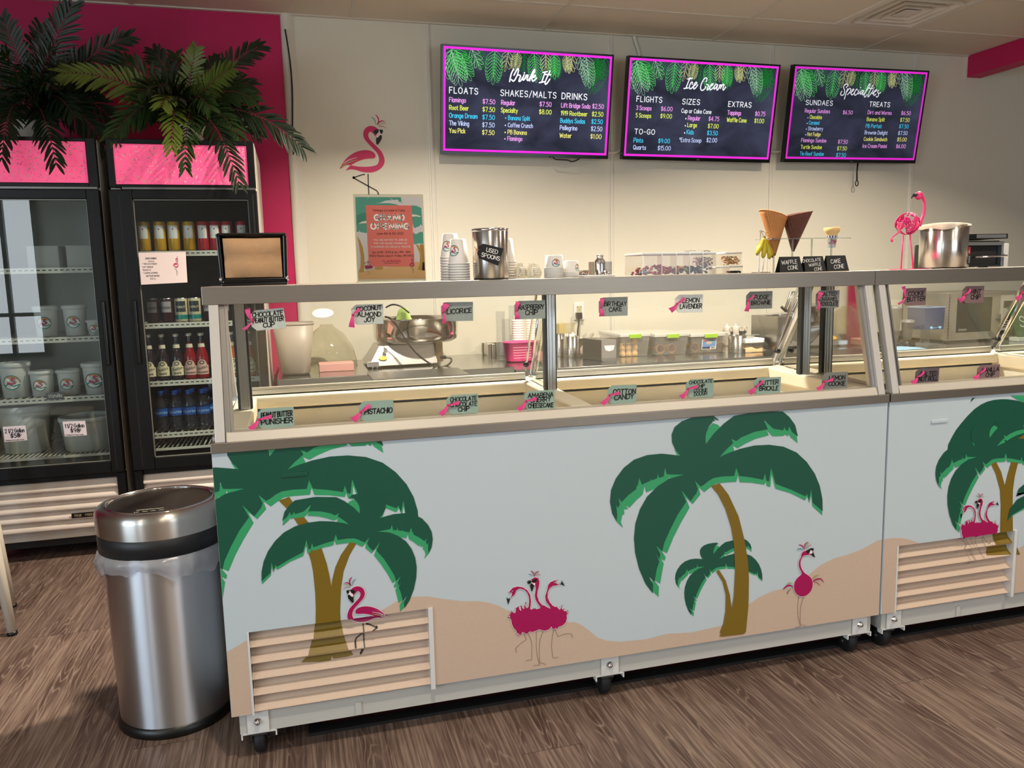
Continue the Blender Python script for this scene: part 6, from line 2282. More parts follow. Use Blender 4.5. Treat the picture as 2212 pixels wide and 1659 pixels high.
g.hexa([(-hw - .006, -0.055 - lean, hT - 0.006), (hw + .006, -0.055 - lean, hT - 0.006), (hw + .006, 0.07 - lean, hT - 0.006), (-hw - .006, 0.07 - lean, hT - 0.006), (-hw, -0.055 - lean, hT + 0.002), (hw, -0.055 - lean, hT + 0.002), (hw, 0.07 - lean, hT + 0.002), (-hw, 0.07 - lean, hT + 0.002)])
g.box((-hw + 0.004, 0.060, 0.006), (hw - 0.004, 0.07, hT))
g.box((-hw + 0.004, -0.055, 0.006), (hw - 0.004, -0.045, 0.020))
obj('frame', g, t, 0.003)
g = G().use(CHROME)
for s in (-1, 1):
    g.lathe([(0, -0.004), (0.006, -0.004), (0.006, 0.004), (0, 0.004)], 10, (s * hw, -0.054, 0.018), axis='X')
obj('hinge_pin', g, t)
NAP = mat('brown_napkin', (196, 154, 112), 0.85, noise=0.10, nscale=60, bump=0.4, bscale=260)
g = G().use(NAP)
rows = []
for j in range(9):
    v = j / 8
    z = 0.022 + v * (hT - 0.034)
    r = []
    for i in range(13):
        u = i / 12
        e = min(u, 1 - u, v + 0.03, 1 - v) * 7
        y = -0.050 - lean * v * 0.9 - 0.014 * min(1, e) * (0.6 + 0.5 * v) + 0.003 * math.sin(u * 9 + v * 3)
        if 0.44 < v < 0.56:
            y += 0.006
        r.append((-hw + 0.012 + u * (2 * hw - 0.024), y, z))
    rows.append(r)
g.strip(rows)
g.box((-hw + 0.013, -0.044, 0.024), (hw - 0.013, 0.056, hT - 0.012))
nps = obj('brown_napkins', g, None, fix=False)
nps.location = (cx_, NY, ST)
tag(nps, 'folded brown paper napkins filling the black dispenser on the freezer', 'napkins')

# acrylic holder with the grand opening poster
PY = 0.385
qp = cropfn(760, 415, 8.506, PY)
t = thing('poster_holder', 'clear acrylic holder with the coral grand opening poster', 'sign holder', (0, 0, 0))
c4 = [qp(p) for p in ((33, 45), (1298, 42), (1342, 1610), (95, 1640))]
c4[2] = (c4[1][0] + 0.001, ST + 0.003)
c4[3] = (c4[0][0] - 0.001, ST + 0.003)
X0_, X1_, Z0_, Z1_ = c4[0][0], c4[1][0], ST, c4[0][1]
t.location = (X0_, PY, ST)
W_, H_ = X1_ - X0_, Z1_ - ST
g = G().use(glass('acrylic', (246, 248, 246), 1.0))
g.box((-0.002, -0.0015, 0.0), (W_ + 0.002, -0.0005, H_ + 0.002))
g.box((-0.002, 0.003, 0.0), (W_ + 0.002, 0.004, H_ + 0.002))
g.box((-0.002, -0.0015, 0.0), (W_ + 0.002, 0.05, 0.002))
obj('acrylic_stand', g, t)
g = G().use(mat('poster_paper', (250, 228, 206), 0.6))
g.box((0, 0.0006, 0.003), (W_, 0.0014, H_))
obj('poster_sheet', g, t)
# printed picture: positions come from the flat sheet (pixel quad of the print -> sheet)
pm = quadmap([(33, 45), (1298, 42), (1342, 1610), (95, 1640)], W_, H_)
CORAL, PTEAL, PTEAL2, PCREAM, PSAND, POCH, POCH2, PLIL = (mat(n_, c_, 0.6) for n_, c_ in (('poster_coral', (255, 122, 110)), ('poster_teal', (86, 164, 144)), ('poster_teal_dark', (60, 142, 122)), ('poster_cream', (255, 240, 222)),
                                                        ('poster_sand', (248, 190, 130)), ('poster_ochre', (206, 154, 72)), ('poster_ochre_dark', (188, 132, 60)), ('poster_lilac', (242, 226, 226))))
art = Art(0.0005, 0.00012)
idf = lambda p: pm(*p)
F_ = lambda pts, m_, l, sm=0: art.fill(pts, m_, l, idf, sm)
F_([(62, 88), (1280, 85), (1335, 1565), (115, 1582)], PLIL, 0)
F_([(62, 88), (900, 88), (905, 125), (920, 200), (890, 165), (870, 180), (840, 130), (760, 140), (690, 95), (735, 140), (620, 150), (480, 205), (450, 175), (470, 205), (560, 195), (680, 195), (800, 215), (900, 245), (950, 560), (250, 740), (150, 725), (130, 690), (125, 722), (82, 720)], PTEAL, 1)
F_([(1090, 235), (1180, 240), (1275, 280), (1290, 610), (1255, 575), (1240, 610), (1140, 650), (1110, 560)], PTEAL, 1)
F_([(1110, 720), (1170, 760), (1240, 720), (1300, 712), (1310, 940), (1240, 925), (1130, 945)], PTEAL, 1)
F_([(80, 430), (180, 380), (260, 375), (260, 520), (180, 540), (120, 570), (85, 600)], PTEAL2, 2)
F_([(112, 575), (180, 535), (262, 520), (262, 560), (180, 565)], PCREAM, 3)
F_([(1100, 395), (1180, 405), (1262, 430), (1250, 448), (1180, 435), (1100, 440)], PCREAM, 3)
F_([(280, 128), (300, 90), (312, 90)], PCREAM, 3)
F_([(88, 790), (140, 870), (190, 1000), (215, 1150), (222, 1300), (205, 1455), (110, 1452), (145, 1350), (150, 1150), (120, 950)], POCH, 2)
F_([(1165, 940), (1220, 960), (1270, 1080), (1285, 1250), (1280, 1415), (1195, 1410), (1235, 1300), (1240, 1120)], POCH, 2)
F_([(1240, 940), (1312, 950), (1328, 1420), (1262, 1415)], POCH2, 1)
F_([(105, 1455), (400, 1400), (700, 1350), (1000, 1300), (1170, 1262), (1328, 1275), (1335, 1565), (115, 1582)], PSAND, 1)
F_([(380, 1390), (420, 1355), (560, 1352), (555, 1395), (480, 1408)], POCH, 3)
F_([(250, 236), (1095, 236), (1140, 1345), (298, 1352)], CORAL, 4)
m3_ = affine([FT((125, 815)), FT((1055, 745)), FT((1005, 325)), FT((612, 1555))], [idf(p) for p in ((218, 1350), (375, 1345), (365, 1275), (300, 1480))])
trio(art, lambda p: m3_(FT(p)), 8, 9)
m4_ = affine([FW((120, 1098)), FW((968, 930)), FW((825, 632)), FW((672, 1700))], [idf(p) for p in ((1035, 1335), (1128, 1310), (1115, 1270), (1105, 1440))])
wall_flamingo(art, lambda p: m4_(FW(p)), 8, MAG, False)
mats = []
bmx = art.bm(mats)
bm_obj('poster_print', bmx, mats, t)
g = G()
fn = lambda u, v: (u, -0.00078, v)
DKI, WHI, MGI = mat('poster_ink', (92, 40, 44), 0.6), mat('poster_white', (255, 250, 242), 0.6), mat('poster_magenta', (196, 22, 80), 0.6)
for s, x0_, x1_, y0_, y1_, hh_, m_, wt in (('Flamingos Ice Cream & Treats', 385, 970, 345, 343, 36, DKI, 0.12), ('GRAND', 410, 955, 510, 507, 100, WHI, 0.27), ('OPENING', 345, 1035, 668, 665, 98, WHI, 0.27), ('June 4th & 5th 2022', 448, 940, 768, 765, 38, DKI, 0.14),
                                          ('YOU ARE INVITED TO JOIN US', 385, 1003, 882, 876, 28, WHI, 0.16), ('FOR THE GRAND OPENING OF', 395, 1005, 943, 938, 28, WHI, 0.16), ('FLAMINGOS ICE CREAM & TREATS!', 348, 1062, 1005, 1002, 28, WHI, 0.16),
                                          ('Sat. 12 PM - 8 PM & Sun. 1PM - 8PM', 360, 1062, 1108, 1100, 34, DKI, 0.13), ('1258 E Moore Lake Dr. Fridley, MN 55432', 312, 1128, 1172, 1165, 34, DKI, 0.13), ('FLAMINGOS', 553, 883, 1268, 1265, 36, MGI, 0.17), ('Ice Cream & Treats', 585, 850, 1298, 1295, 18, DKI, 0.14)):
    a_, b_ = pm(x0_, y0_), pm(x1_, y1_)
    sz = pm(x0_, y0_ - hh_)[1] - a_[1]
    g.use(m_)
    tr = 2.2 if wt < 0.2 else 3.0
    text(g, s, fn, a_[0], a_[1], sz, wt, 'l', 0, tr, (b_[0] - a_[0]) / (text_width(s, tr) * sz / 10), rot=math.atan2(b_[1] - a_[1], b_[0] - a_[0]))
obj('poster_lettering', g, t, fix=False)

# paper cups, upside down in stacks
CUPW = mat('paper_cup', (236, 230, 222), 0.6)


def cup(name, loc, r_rim, r_base, h, lg=None, label='', group=None, rot=0.0, cat='paper cup'):
    t = thing(name, label, cat, loc, rot, group)
    g = G().use(CUPW)
    g.lathe([(r_rim, 0.002), (r_rim * 0.97, 0.006), (r_base, h), (r_base * 0.92, h), (r_base * 0.9, h - 0.006), (0, h - 0.006)], 26)
    obj('wall', g, t)
    g = G().use(CUPW)
    g.lathe([(r_rim * 0.97, 0.0005), (r_rim * 1.035, 0.0015), (r_rim * 1.05, 0.004), (r_rim * 1.02, 0.0065), (r_rim * 0.965, 0.006)], 26)
    obj('rolled_rim', g, t)
    if lg:
        g = G()
        zc = h * lg[1]
        rr = r_rim + (r_base - r_rim) * lg[1]
        sl = (r_base - r_rim) / h
        fn_ = lambda x, y, l: ((rr + sl * y + 0.0006 + l * 0.0002) * math.sin(x / rr + lg[2]), -(rr + sl * y + 0.0006 + l * 0.0002) * math.cos(x / rr + lg[2]), zc + y)
        logo(g, fn_, lg[0])
        obj('round_logo', g, t, fix=False)
    return t


def stack(px, y_, n, step, r0, r1, h, lg, nm_, group):
    x = sx(px, 600, y_)[0]
    first = cup('paper_cup', (x, y_, ST), r0, r1, h, None, 'nested paper cup, %s' % nm_, group)
    for k in range(1, n - 1):
        dup(first, (x, y_, ST + k * step), 0)
    if lg:
        cup('paper_cup', (x, y_, ST + (n - 1) * step), r0, r1, h, lg, 'topmost cup with round logo, %s' % nm_, group)
    else:
        dup(first, (x, y_, ST + (n - 1) * step), 0, 'topmost plain cup, %s' % nm_)


CG = 'inverted paper cups on the overshelf'
stack(992, 0.235, 7, 0.0078, 0.0325, 0.0235, 0.078, (0.0165, 0.55, -0.75), 'front cup stack left of the steel canister', CG)
stack(975, 0.325, 9, 0.0085, 0.0325, 0.0235, 0.078, (0.0165, 0.5, -0.6), 'back cup stack left of the steel canister', CG)
stack(1093, 0.335, 7, 0.0085, 0.0325, 0.0235, 0.078, None, 'cup stack hidden behind the steel canister', CG)
stack(1197, 0.25, 7, 0.0046, 0.0305, 0.0275, 0.044, (0.0125, 0.45, -0.1), 'taller wide cup stack right of the plastic bags', CG)
stack(1232, 0.26, 4, 0.0046, 0.0275, 0.0245, 0.040, (0.0120, 0.45, 0.75), 'shorter wide cup stack beside the small bowl', CG)


def hang_tag(name, label, corners, Yf, lines, m_card, ink, parent_x):
    c4 = [at(*p, Y=Yf) for p in corners]
    o_ = sum(c4) / 4
    t = thing(name, label, 'tag', tuple(o_))
    P = [(c[0] - o_[0], c[2] - o_[2]) for c in c4]
    g = G().use(m_card)
    tl, tr, br, bl = P
    lerp = lambda a, b, q: (a[0] + (b[0] - a[0]) * q, a[1] + (b[1] - a[1]) * q)
    g.prism([lerp(tl, tr, 0.16), tr, br, lerp(bl, br, 0.10), lerp(bl, tl, 0.26), lerp(tl, bl, 0.26)], 0.0016, 'Y', 0)
    obj('card', g, t, 0.0004)
    ang = math.atan2(tr[1] - tl[1], tr[0] - tl[0])
    W = math.dist(tl, tr)
    g = G().use(ink)
    for i, (s, q, sz) in enumerate(lines):
        c = lerp(lerp(tl, tr, 0.56), lerp(bl, br, 0.56), q)
        s2 = sz * W
        tw = text_width(s, 1.8) * s2 / 10
        text(g, s, lambda u, v: (u, -0.0005, v), c[0] - tw / 2 * math.cos(ang), c[1] - tw / 2 * math.sin(ang) - s2 / 2, s2, 0.17, 'l', 0, 1.8, 1.0, 0.03, rt, rot=ang)
    obj('lettering', g, t, fix=False)
    g = G().use(mat('twine', (206, 150, 104), 0.9))
    h0 = lerp(tl, bl, 0.5)
    h0 = (h0[0] + 0.004, h0[1])
    g.tube([(h0[0], -0.001, h0[1]), (h0[0] - 0.010, -0.004, h0[1] + 0.003), (h0[0] - 0.016, -0.003, h0[1] + 0.010)], 0.0012, 5)
    lp = [(h0[0] - 0.010, -0.003, h0[1] + 0.001), (h0[0] - 0.013, -0.005, h0[1] - 0.012), (h0[0] - 0.016, -0.006, h0[1] - 0.028), (h0[0] - 0.011, -0.006, h0[1] - 0.034), (h0[0] - 0.007, -0.005, h0[1] - 0.026), (h0[0] - 0.008, -0.003, h0[1] - 0.008)]
    g.tube(catmull(lp, 4, True), 0.0010, 5, closed=True)
    g.ball((h0[0] - 0.009, -0.004, h0[1] + 0.002), 0.0026, 6)
    obj('twine', g, t)
    return t


CANM = anisotropic(mat('canister_steel', (212, 208, 202), 0.22, 1.0), 0.85)


def canister(px0, px1, py0, y_, label):
    a, b = sx(px0, 560, y_), sx(px1, 560, y_)
    r = (b[0] - a[0]) / 2 * 0.975
    h = sx((px0 + px1) / 2, py0, y_)[2] - ST
    t = thing('steel_canister', label, 'canister', ((a[0] + b[0]) / 2, y_, ST))
    g = G().use(CANM)
    g.lathe([(0, 0.004), (r * 0.95, 0.003), (r, 0.006), (r, h - 0.006), (r * 0.97, h - 0.004), (r * 0.97, 0.01), (0, 0.009)], 48)
    obj('body', g, t)
    g = G().use(CHROME)
    g.lathe([(r, h - 0.008), (r * 1.035, h - 0.006), (r * 1.035, h), (r * 0.97, h + 0.001), (r * 0.965, h - 0.006)], 48)
    obj('rim', g, t)
    g = G().use(BLACKP)
    g.lathe([(0, 0), (r * 0.97, 0), (r * 0.98, 0.004), (0, 0.004)], 40)
    obj('base', g, t)
    return t, (a[0] + b[0]) / 2, r, h


t_, x_, r_, h_ = canister(1021, 1098, 495, 0.225, 'shiny steel canister for used spoons, left of the small cup stacks')
hang_tag('hang_tag', 'black tag reading Used Spoons on the left steel canister', [(1035, 524), (1088, 537), (1076, 574), (1030, 556)], 0.225 - r_ - 0.004, [('USED', 0.30, 0.15), ('SPOONS', 0.66, 0.15)], mat('chalk_card', (22, 22, 23), 0.7), mat('chalk_white', (244, 240, 234), 0.7), x_)

# clear bags of spoons
for px, wd, hh_, lb in ((1125, 0.036, 0.048, 'clear plastic bag of white spoons, nearest the left steel canister'), (1152, 0.050, 0.046, 'clear plastic bag of white spoons left of the wide cup stacks')):
    x = sx(px, 590, 0.27)[0]
    g = G().use(glass('poly_bag', (240, 238, 230), 0.8, 0.22, (236, 232, 222), 0.3))
    rows = []
    for j in range(6):
        v = j / 5
        rr = (0.8 + 0.35 * math.sin(PI * v)) * (1 - 0.3 * v * v)
        rows.append([((wd / 2) * rr * math.cos(2 * PI * k / 16) * (1 + 0.1 * math.sin(3 * k + j)), 0.02 * rr * math.sin(2 * PI * k / 16), 0.001 + hh_ * v * (1 + 0.05 * math.sin(k * 2.2))) for k in range(16)])
    g.strip(rows, close=True)
    o = obj('plastic_bag', g, None, fix=False)
    o.location = (x, 0.27, ST)
    tag(o, lb, 'bag', 'bags on the overshelf')
    for q in range(4):
        g = G().use(WHITEP)
        g.tube([(-wd * 0.28 + q * 0.003, -0.004 + q * 0.004, 0.007 + q * 0.004), (wd * 0.1, -0.002 + q * 0.004, 0.012 + q * 0.006)], 0.0022, 6)
        g.ball((wd * 0.2, -0.002 + q * 0.004, 0.014 + q * 0.006), 0.007, 8, 1.3, 0.8, 0.35)
        o = obj('plastic_spoon', g)
        o.location = (x, 0.27, ST)
        tag(o, 'white plastic spoon inside the %s' % ('left clear bag' if px < 1140 else 'right clear bag'), 'spoon', 'spoons in the clear bags')

# small bowl, flat box, steel shaker, steel dome
x = sx(1258, 592, 0.29)[0]
t = thing('paper_bowl', 'small paper bowl with teal logo right of the short cup stack', 'bowl', (x, 0.29, ST))
g = G().use(CUPW)
g.lathe([(0, 0.001), (0.016, 0), (0.022, 0.022), (0.0235, 0.0235), (0.021, 0.022), (0.015, 0.003), (0, 0.003)], 24)
obj('bowl', g, t)
g = G()
rr = 0.019
logo(g, lambda u, v, l: ((rr + 0.0022 + v * 0.27 + l * 0.0002) * math.sin(u / rr), -(rr + 0.0022 + v * 0.27 + l * 0.0002) * math.cos(u / rr), 0.011 + v), 0.0105)
obj('round_logo', g, t, fix=False)
a, b = sx(1252, 598, 0.20), sx(1318, 596, 0.20)
g = G().use(PAPER)
g.box((a[0], 0.16, ST), (b[0], 0.22, ST + 0.006))
tag(obj('paper_sleeve', g, None, 0.001), 'flat white carton lying in front of the steel shaker', 'carton')
x = sx(1296, 575, 0.30)[0]
t = thing('steel_shaker', 'polished steel bottle with a narrow neck on the overshelf', 'shaker', (x, 0.30, ST))
g = G().use(CHROME)
g.lathe([(0, 0), (0.0165, 0), (0.0175, 0.004), (0.0175, 0.048), (0.016, 0.054), (0.0105, 0.060), (0.0100, 0.064), (0.0120, 0.067)], 28)
obj('body', g, t)
g = G().use(CHROME)
g.lathe([(0.0120, 0.067), (0.0122, 0.070), (0.010, 0.071), (0, 0.070)], 28)
obj('cap', g, t)
g = G().use(glass('grey_acrylic', (214, 212, 206), 1.0, 0.25, (190, 186, 178)))
x2 = sx(1281, 575, 0.345)[0]
g.box((x2 - 0.010, 0.33, ST), (x2 + 0.062, 0.36, ST + 0.050))
tag(obj('acrylic_box', g), 'grey clear acrylic box behind the polished steel bottle', 'box')
x = sx(1308, 590, 0.24)[0]
t = thing('steel_dome', 'small polished steel dome lid in front of the tall steel bottle', 'lid', (x, 0.24, ST))
g = G().use(CHROME)
g.lathe([(0.0135, 0.0), (0.0138, 0.004), (0.0125, 0.012), (0.008, 0.0165), (0.0045, 0.0185)], 24)
obj('dome', g, t)
g = G().use(CHROME)
g.ball((0, 0, 0.0205), 0.0045, 10)
obj('knob', g, t)

# candy bins: clear boxes in a row with white lids
CLR = glass('clear_bin', (250, 250, 248), 1.0, 0.03, (240, 238, 232))
LIDW = mat('lid_white', (244, 240, 236), 0.4)
BY0, BY1 = 0.20, 0.34


def lump(g, c, s, m_, rnd):
    g.use(m_)
    g.ball(c, s, 8, rnd.uniform(0.8, 1.3), rnd.uniform(0.8, 1.2), rnd.uniform(0.6, 0.9))


edges = [1387, 1430, 1460.5, 1490, 1518.5, 1547]
xe = [sx(p, 570, BY0)[0] for p in edges]
ztop = sx(1450, 545.5, BY0)[2] - ST
cand = [('pink and blue gummy candies', ((236, 96, 96), (240, 130, 120), (120, 170, 190), (232, 84, 84))), ('red gummy candies', ((206, 36, 60), (216, 52, 74), (190, 28, 52))), ('sour worm candies in red and yellow', ((200, 60, 50), (222, 170, 70), (150, 170, 70), (210, 90, 60))),
        ('brown chocolate pieces', ((72, 50, 44), (84, 60, 54))), ('dark chocolate pieces', ((66, 46, 42), (78, 56, 50)))]
for k in range(5):
    x0, x1 = xe[k] + 0.0006, xe[k + 1] - 0.0006
    pos = ['leftmost', 'second', 'middle', 'fourth', 'rightmost'][k]
    t = thing('candy_bin', '%s clear candy bin of the row, holding %s' % (pos, cand[k][0]), 'container', ((x0 + x1) / 2, (BY0 + BY1) / 2, ST), 0, 'clear candy bins in a row')
    hw, hd = (x1 - x0) / 2, (BY1 - BY0) / 2
    g = G().use(CLR)
    for p in (((-hw, -hd, 0.0005), (hw, -hd, 0.0005), (hw, -hd, ztop - .006), (-hw, -hd, ztop - .006)), ((-hw, hd, 0.0005), (hw, hd, 0.0005), (hw, hd, ztop - .006), (-hw, hd, ztop - .006)),
              ((-hw, -hd, 0.0005), (-hw, hd, 0.0005), (-hw, hd, ztop - .006), (-hw, -hd, ztop - .006)), ((hw, -hd, 0.0005), (hw, hd, 0.0005), (hw, hd, ztop - .006), (hw, -hd, ztop - .006)),
              ((-hw, -hd, 0.0005), (hw, -hd, 0.0005), (hw, hd, 0.0005), (-hw, hd, 0.0005))):
        g.poly(p)
    g.use(mat('clear_edge', (246, 240, 232), 0.3))
    for s in (-1, 1):
        g.box((s * hw - 0.0006, -hd - 0.0004, 0.0005), (s * hw + 0.0006, -hd + 0.0008, ztop - 0.006))
    obj('box', g, t, fix=False)
    g = G().use(LIDW)
    g.box((-hw, -hd - 0.001, ztop - 0.006), (hw, hd + 0.001, ztop + 0.0005))
    obj('lid', g, t, 0.001)
    rnd = random.Random(30 + k)
    g = G()
    ms = [mat('candy_%d_%d' % (k, i), c_, 0.4) for i, c_ in enumerate(cand[k][1])]
    for q in range(44):
        y = rnd.uniform(-hd + 0.01, hd - 0.01)
        xx = rnd.uniform(-hw + 0.006, hw - 0.006)
        hz = (0.016 + 0.012 * math.cos(xx / hw * 1.3 + (k == 1) * 0.5)) * (1.3 if k == 1 else 1.0)
        lump(g, (xx, y, rnd.uniform(0.004, hz)), 0.0052, ms[q % len(ms)], rnd)
    o = obj('candy', g, None, fix=False)
    o.location = ((x0 + x1) / 2, (BY0 + BY1) / 2, ST + 0.001)
    tag(o, '%s lying at the bottom of the %s clear bin' % (cand[k][0], pos), 'candy', None, 'stuff')
# serving scoops on the lids
for px, y_, lb in ((1490, 0.25, 'steel serving scoop lying on the candy bin lids, left one'), (1521, 0.27, 'steel serving spoon lying on the candy bin lids, right one')):
    x = sx(px, 542, y_)[0]
    g = G().use(CHROME)
    g.lathe([(0, -0.001), (0.008, 0.0), (0.011, 0.004), (0.0105, 0.004), (0.007, 0.001), (0, 0.0)], 14, (-0.008, 0, 0.001), 1.2, 0.8)
    g.tube([(0.0, 0, 0.004), (0.015, 0.006, 0.005), (0.028, 0.012, 0.003)], 0.0018, 6)
    o = obj('serving_scoop', g)
    o.location = (x, y_, ST + ztop + 0.001)
    tag(o, lb, 'scoop', 'scoops on the candy bins')


def jar(px0, px1, py0, py1, y_, label, fill, fname, fl, group='small clear topping boxes', lidh=0.006):
    a, b = sx(px0, py1, y_), sx(px1, py1, y_)
    zb = max(sx((px0 + px1) / 2, py1, y_)[2], ST)
    zt_ = sx((px0 + px1) / 2, py0, y_)[2]
    hw, h = (b[0] - a[0]) / 2, zt_ - zb
    t = thing('topping_box', label, 'container', ((a[0] + b[0]) / 2, y_ + hw, zb + 0.0004), 0, group)
    g = G().use(CLR)
    for s in range(4):
        c, d = [((-1, -1), (1, -1)), ((1, -1), (1, 1)), ((1, 1), (-1, 1)), ((-1, 1), (-1, -1))][s]
        g.poly([(c[0] * hw, c[1] * hw, 0.0), (d[0] * hw, d[1] * hw, 0.0), (d[0] * hw, d[1] * hw, h - lidh), (c[0] * hw, c[1] * hw, h - lidh)])
    g.poly([(-hw, -hw, 0.0002), (hw, -hw, 0.0002), (hw, hw, 0.0002), (-hw, hw, 0.0002)])
    obj('box', g, t, fix=False)
    g = G().use(LIDW)
    g.box((-hw - 0.0008, -hw - 0.0008, h - lidh), (hw + 0.0008, hw + 0.0008, h))
    obj('lid', g, t, 0.0008)
    if fill:
        rnd = random.Random(px0)
        g = G()
        ms = [mat('%s_%d' % (fname.replace(' ', '_'), i), c_, 0.4) for i, c_ in enumerate(fill)]
        n = 150
        for q in range(n):
            lump(g, (rnd.uniform(-hw + .004, hw - .004), rnd.choice((-1, -1, 0.3)) * rnd.uniform(0.3, 1) * (hw - .004), rnd.uniform(0.003, (h - lidh) * fl)), 0.0030, ms[q % len(ms)], rnd)
        o = obj('topping', g, None, fix=False)
        o.location = t.location
        tag(o, '%s filling the %s' % (fname, label.split(',')[0]), 'topping', None, 'stuff')
    return t


JY = 0.355
jar(1507, 1545, 576, 592, JY, 'empty clear topping box with white lid, under the candy box', None, '', 0)
jar(1507, 1545, 546, 575.5, JY, 'clear box of coloured candies, stacked on an empty box', ((40, 26, 22), (60, 34, 26), (206, 160, 40), (150, 40, 30), (60, 110, 60), (50, 28, 22)), 'small coloured chocolate candies', 0.75)
jar(1547, 1575, 575.5, 592, JY - 0.05, 'low clear topping box between two taller stacks', None, '', 0)
jar(1577, 1604, 574, 591, JY, 'clear box of black crumbs, under the nut box', ((14, 10, 12), (24, 18, 18)), 'black cookie crumbs', 0.35)
jar(1567, 1602, 544.5, 573, JY, 'clear box of chopped nuts, stacked on the box of black crumbs', ((222, 176, 116), (206, 150, 90), (236, 200, 150)), 'chopped nuts', 0.78)

# banana hook and bananas
BYY = 0.30
t = thing('banana_hanger', 'chrome wire banana hanger beside the cone stand', 'hanger', (sx(1651, 590, BYY)[0], BYY, ST))
o_ = np.array(t.location)
g = G().use(CHROME)
pts = [at(*p, Y=BYY) - o_ for p in ((1646, 588), (1647, 560), (1648, 530), (1650, 505), (1652, 498))]
g.tube(catmull([(p[0], 0.02, max(p[2], 0.0022)) for p in pts], 4), 0.0016, 7)
pts = [at(*p, Y=BYY) - o_ for p in ((1654, 588), (1657, 560), (1657, 530), (1655, 508), (1651, 498))]
g.tube(catmull([(p[0], 0.02, max(p[2], 0.0022)) for p in pts], 4), 0.0016, 7)
p = at(1650, 499, Y=BYY) - o_
g.ball((p[0], 0.02, p[2]), 0.0042, 10)
g.tube(catmull([(p[0], 0.018, p[2]), (p[0] - 0.001, -0.008, p[2] - 0.004), (p[0] - 0.001, -0.014, p[2] - 0.018), (p[0] - 0.002, -0.008, p[2] - 0.022)], 4), 0.0016, 7)
obj('wire_hook', g, t)
g = G().use(CHROME)
g.tube([(0.032 * math.cos(q), 0.02 + 0.03 * math.sin(q), 0.0018) for q in np.linspace(0, 2 * PI, 20)[:-1]], 0.0016, 6, closed=True)
obj('base_ring', g, t)
t = thing('banana_bunch', 'bunch of yellow bananas hanging from the chrome hook', 'bananas', (0, 0, 0))
c0 = at(1650, 514, Y=BYY - 0.014)
t.location = tuple(c0)
YB = mat('banana_yellow', (214, 186, 44), 0.5, noise=0.12, nscale=50)
tips = [(1630, 551), (1641, 557), (1654, 559), (1662, 554), (1667, 556), (1638, 545)]
for k, (px, py) in enumerate(tips):
    e = at(px, py, Y=BYY - 0.014) - c0
    dy = (-0.016, -0.022, -0.024, -0.018, -0.006, 0.004)[k]
    g = G().use(YB)
    path = catmull([(0, 0, 0), (e[0] * 0.35, dy * 0.7, e[2] * 0.36), (e[0] * 0.85, dy, e[2] * 0.74), (e[0] * 1.0, dy * 0.9, e[2] * 1.0)], 5)
    n = len(path)
    rad = [0.0022 + 0.0066 * math.sin(PI * min(1, 0.03 + i / (n - 1) * 0.9)) ** 0.6 for i in range(n)]
    rad[-1] = 0.0028
    g.tube(path, rad, 8)
    bn = obj('banana', g, t)
    g = G().use(mat('banana_tip', (54, 40, 24), 0.8))
    g.ball(path[-1], 0.0028, 6)
    obj('banana_tip', g, bn)
g = G().use(mat('banana_stem', (96, 92, 40), 0.7))
g.tube([(0, 0.004, 0.010), (0, 0, 0), (0, -0.002, -0.005)], [0.003, 0.006, 0.007], 8)
obj('stem', g, t)

# acrylic cone stand
CY_ = 0.265
p0, p1 = sx(1640, 519, CY_), sx(1826, 514, CY_)
t = thing('cone_stand', 'clear acrylic rack holding three sample cones above the tent signs', 'rack', (p0[0], CY_, ST))
L_, zS = p1[0] - p0[0], (p0[2] + p1[2]) / 2 - ST
g = G().use(glass('acrylic_edge', (226, 232, 228), 1.6, 0.16, (236, 240, 236)))
g.prism(rounded(0, -0.045, L_, 0.045, 0.02), 0.004, 'Z', zS - 0.002)
obj('top_plate', g, t)
for px in (1683, 1699, 1765, 1782):
    x = sx(px, 560, CY_)[0] - p0[0]
    g = G().use(MATS['acrylic_edge'])
    g.box((x - 0.0022, (-0.035 if px in (1699, 1782) else 0.03), 0.0), (x + 0.0022, (-0.030 if px in (1699, 1782) else 0.035), zS - 0.002))
    obj('leg', g, t)


def waffle(name, label, tip, m1, m2, mc, me_):
    """rolled cone: tip pixel, the two ends of its mouth"""
    T_, A_, B_ = (np.array(at(*p, Y=CY_)) for p in (tip, m1, m2))
    t = thing(name, label, 'ice cream cone', tuple(T_), 0, 'sample cones in the acrylic rack')
    A_, B_ = Vector(A_ - T_), Vector(B_ - T_)
    ax = ((A_ + B_) / 2)
    H = ax.length
    n_ = ax.normalized()
    s = (B_ - A_).normalized()
    yv = Vector((0, 1, 0))
    s = (s - n_ * s.dot(n_)).normalized()
    yv = n_.cross(s)
    r = (B_ - A_).length / 2 * 0.92
    g = G().use(mc)
    rows = []
    N = 44
    la, lb = A_.dot(n_), B_.dot(n_)
    for j in range(12):
        q = 0.02 + 0.98 * j / 11
        row = []
        for k in range(N + 1):
            th = 2 * PI * k / N * 1.18
            lip = (la + lb) / 2 + (lb - la) / 2 * math.cos(th) + 0.006 * math.sin(th * 0.5)
            rr = r * q * (1 + 0.05 * th / (2 * PI)) + 0.0010 + 0.0006 * th
            row.append(n_ * (lip * q) + s * (rr * math.cos(th)) + yv * (rr * math.sin(th)))
        rows.append(row)
    g.strip(rows)
    o = obj('rolled_wafer', g, t, fix=False)
    so = o.modifiers.new('Solidify', 'SOLIDIFY')
    so.thickness = 0.0016
    so.offset = -1
    g = G().use(me_)
    g.tube([tuple(p) for p in rows[-1]], 0.0013, 6)
    obj('wafer_rim', g, t)
    return t


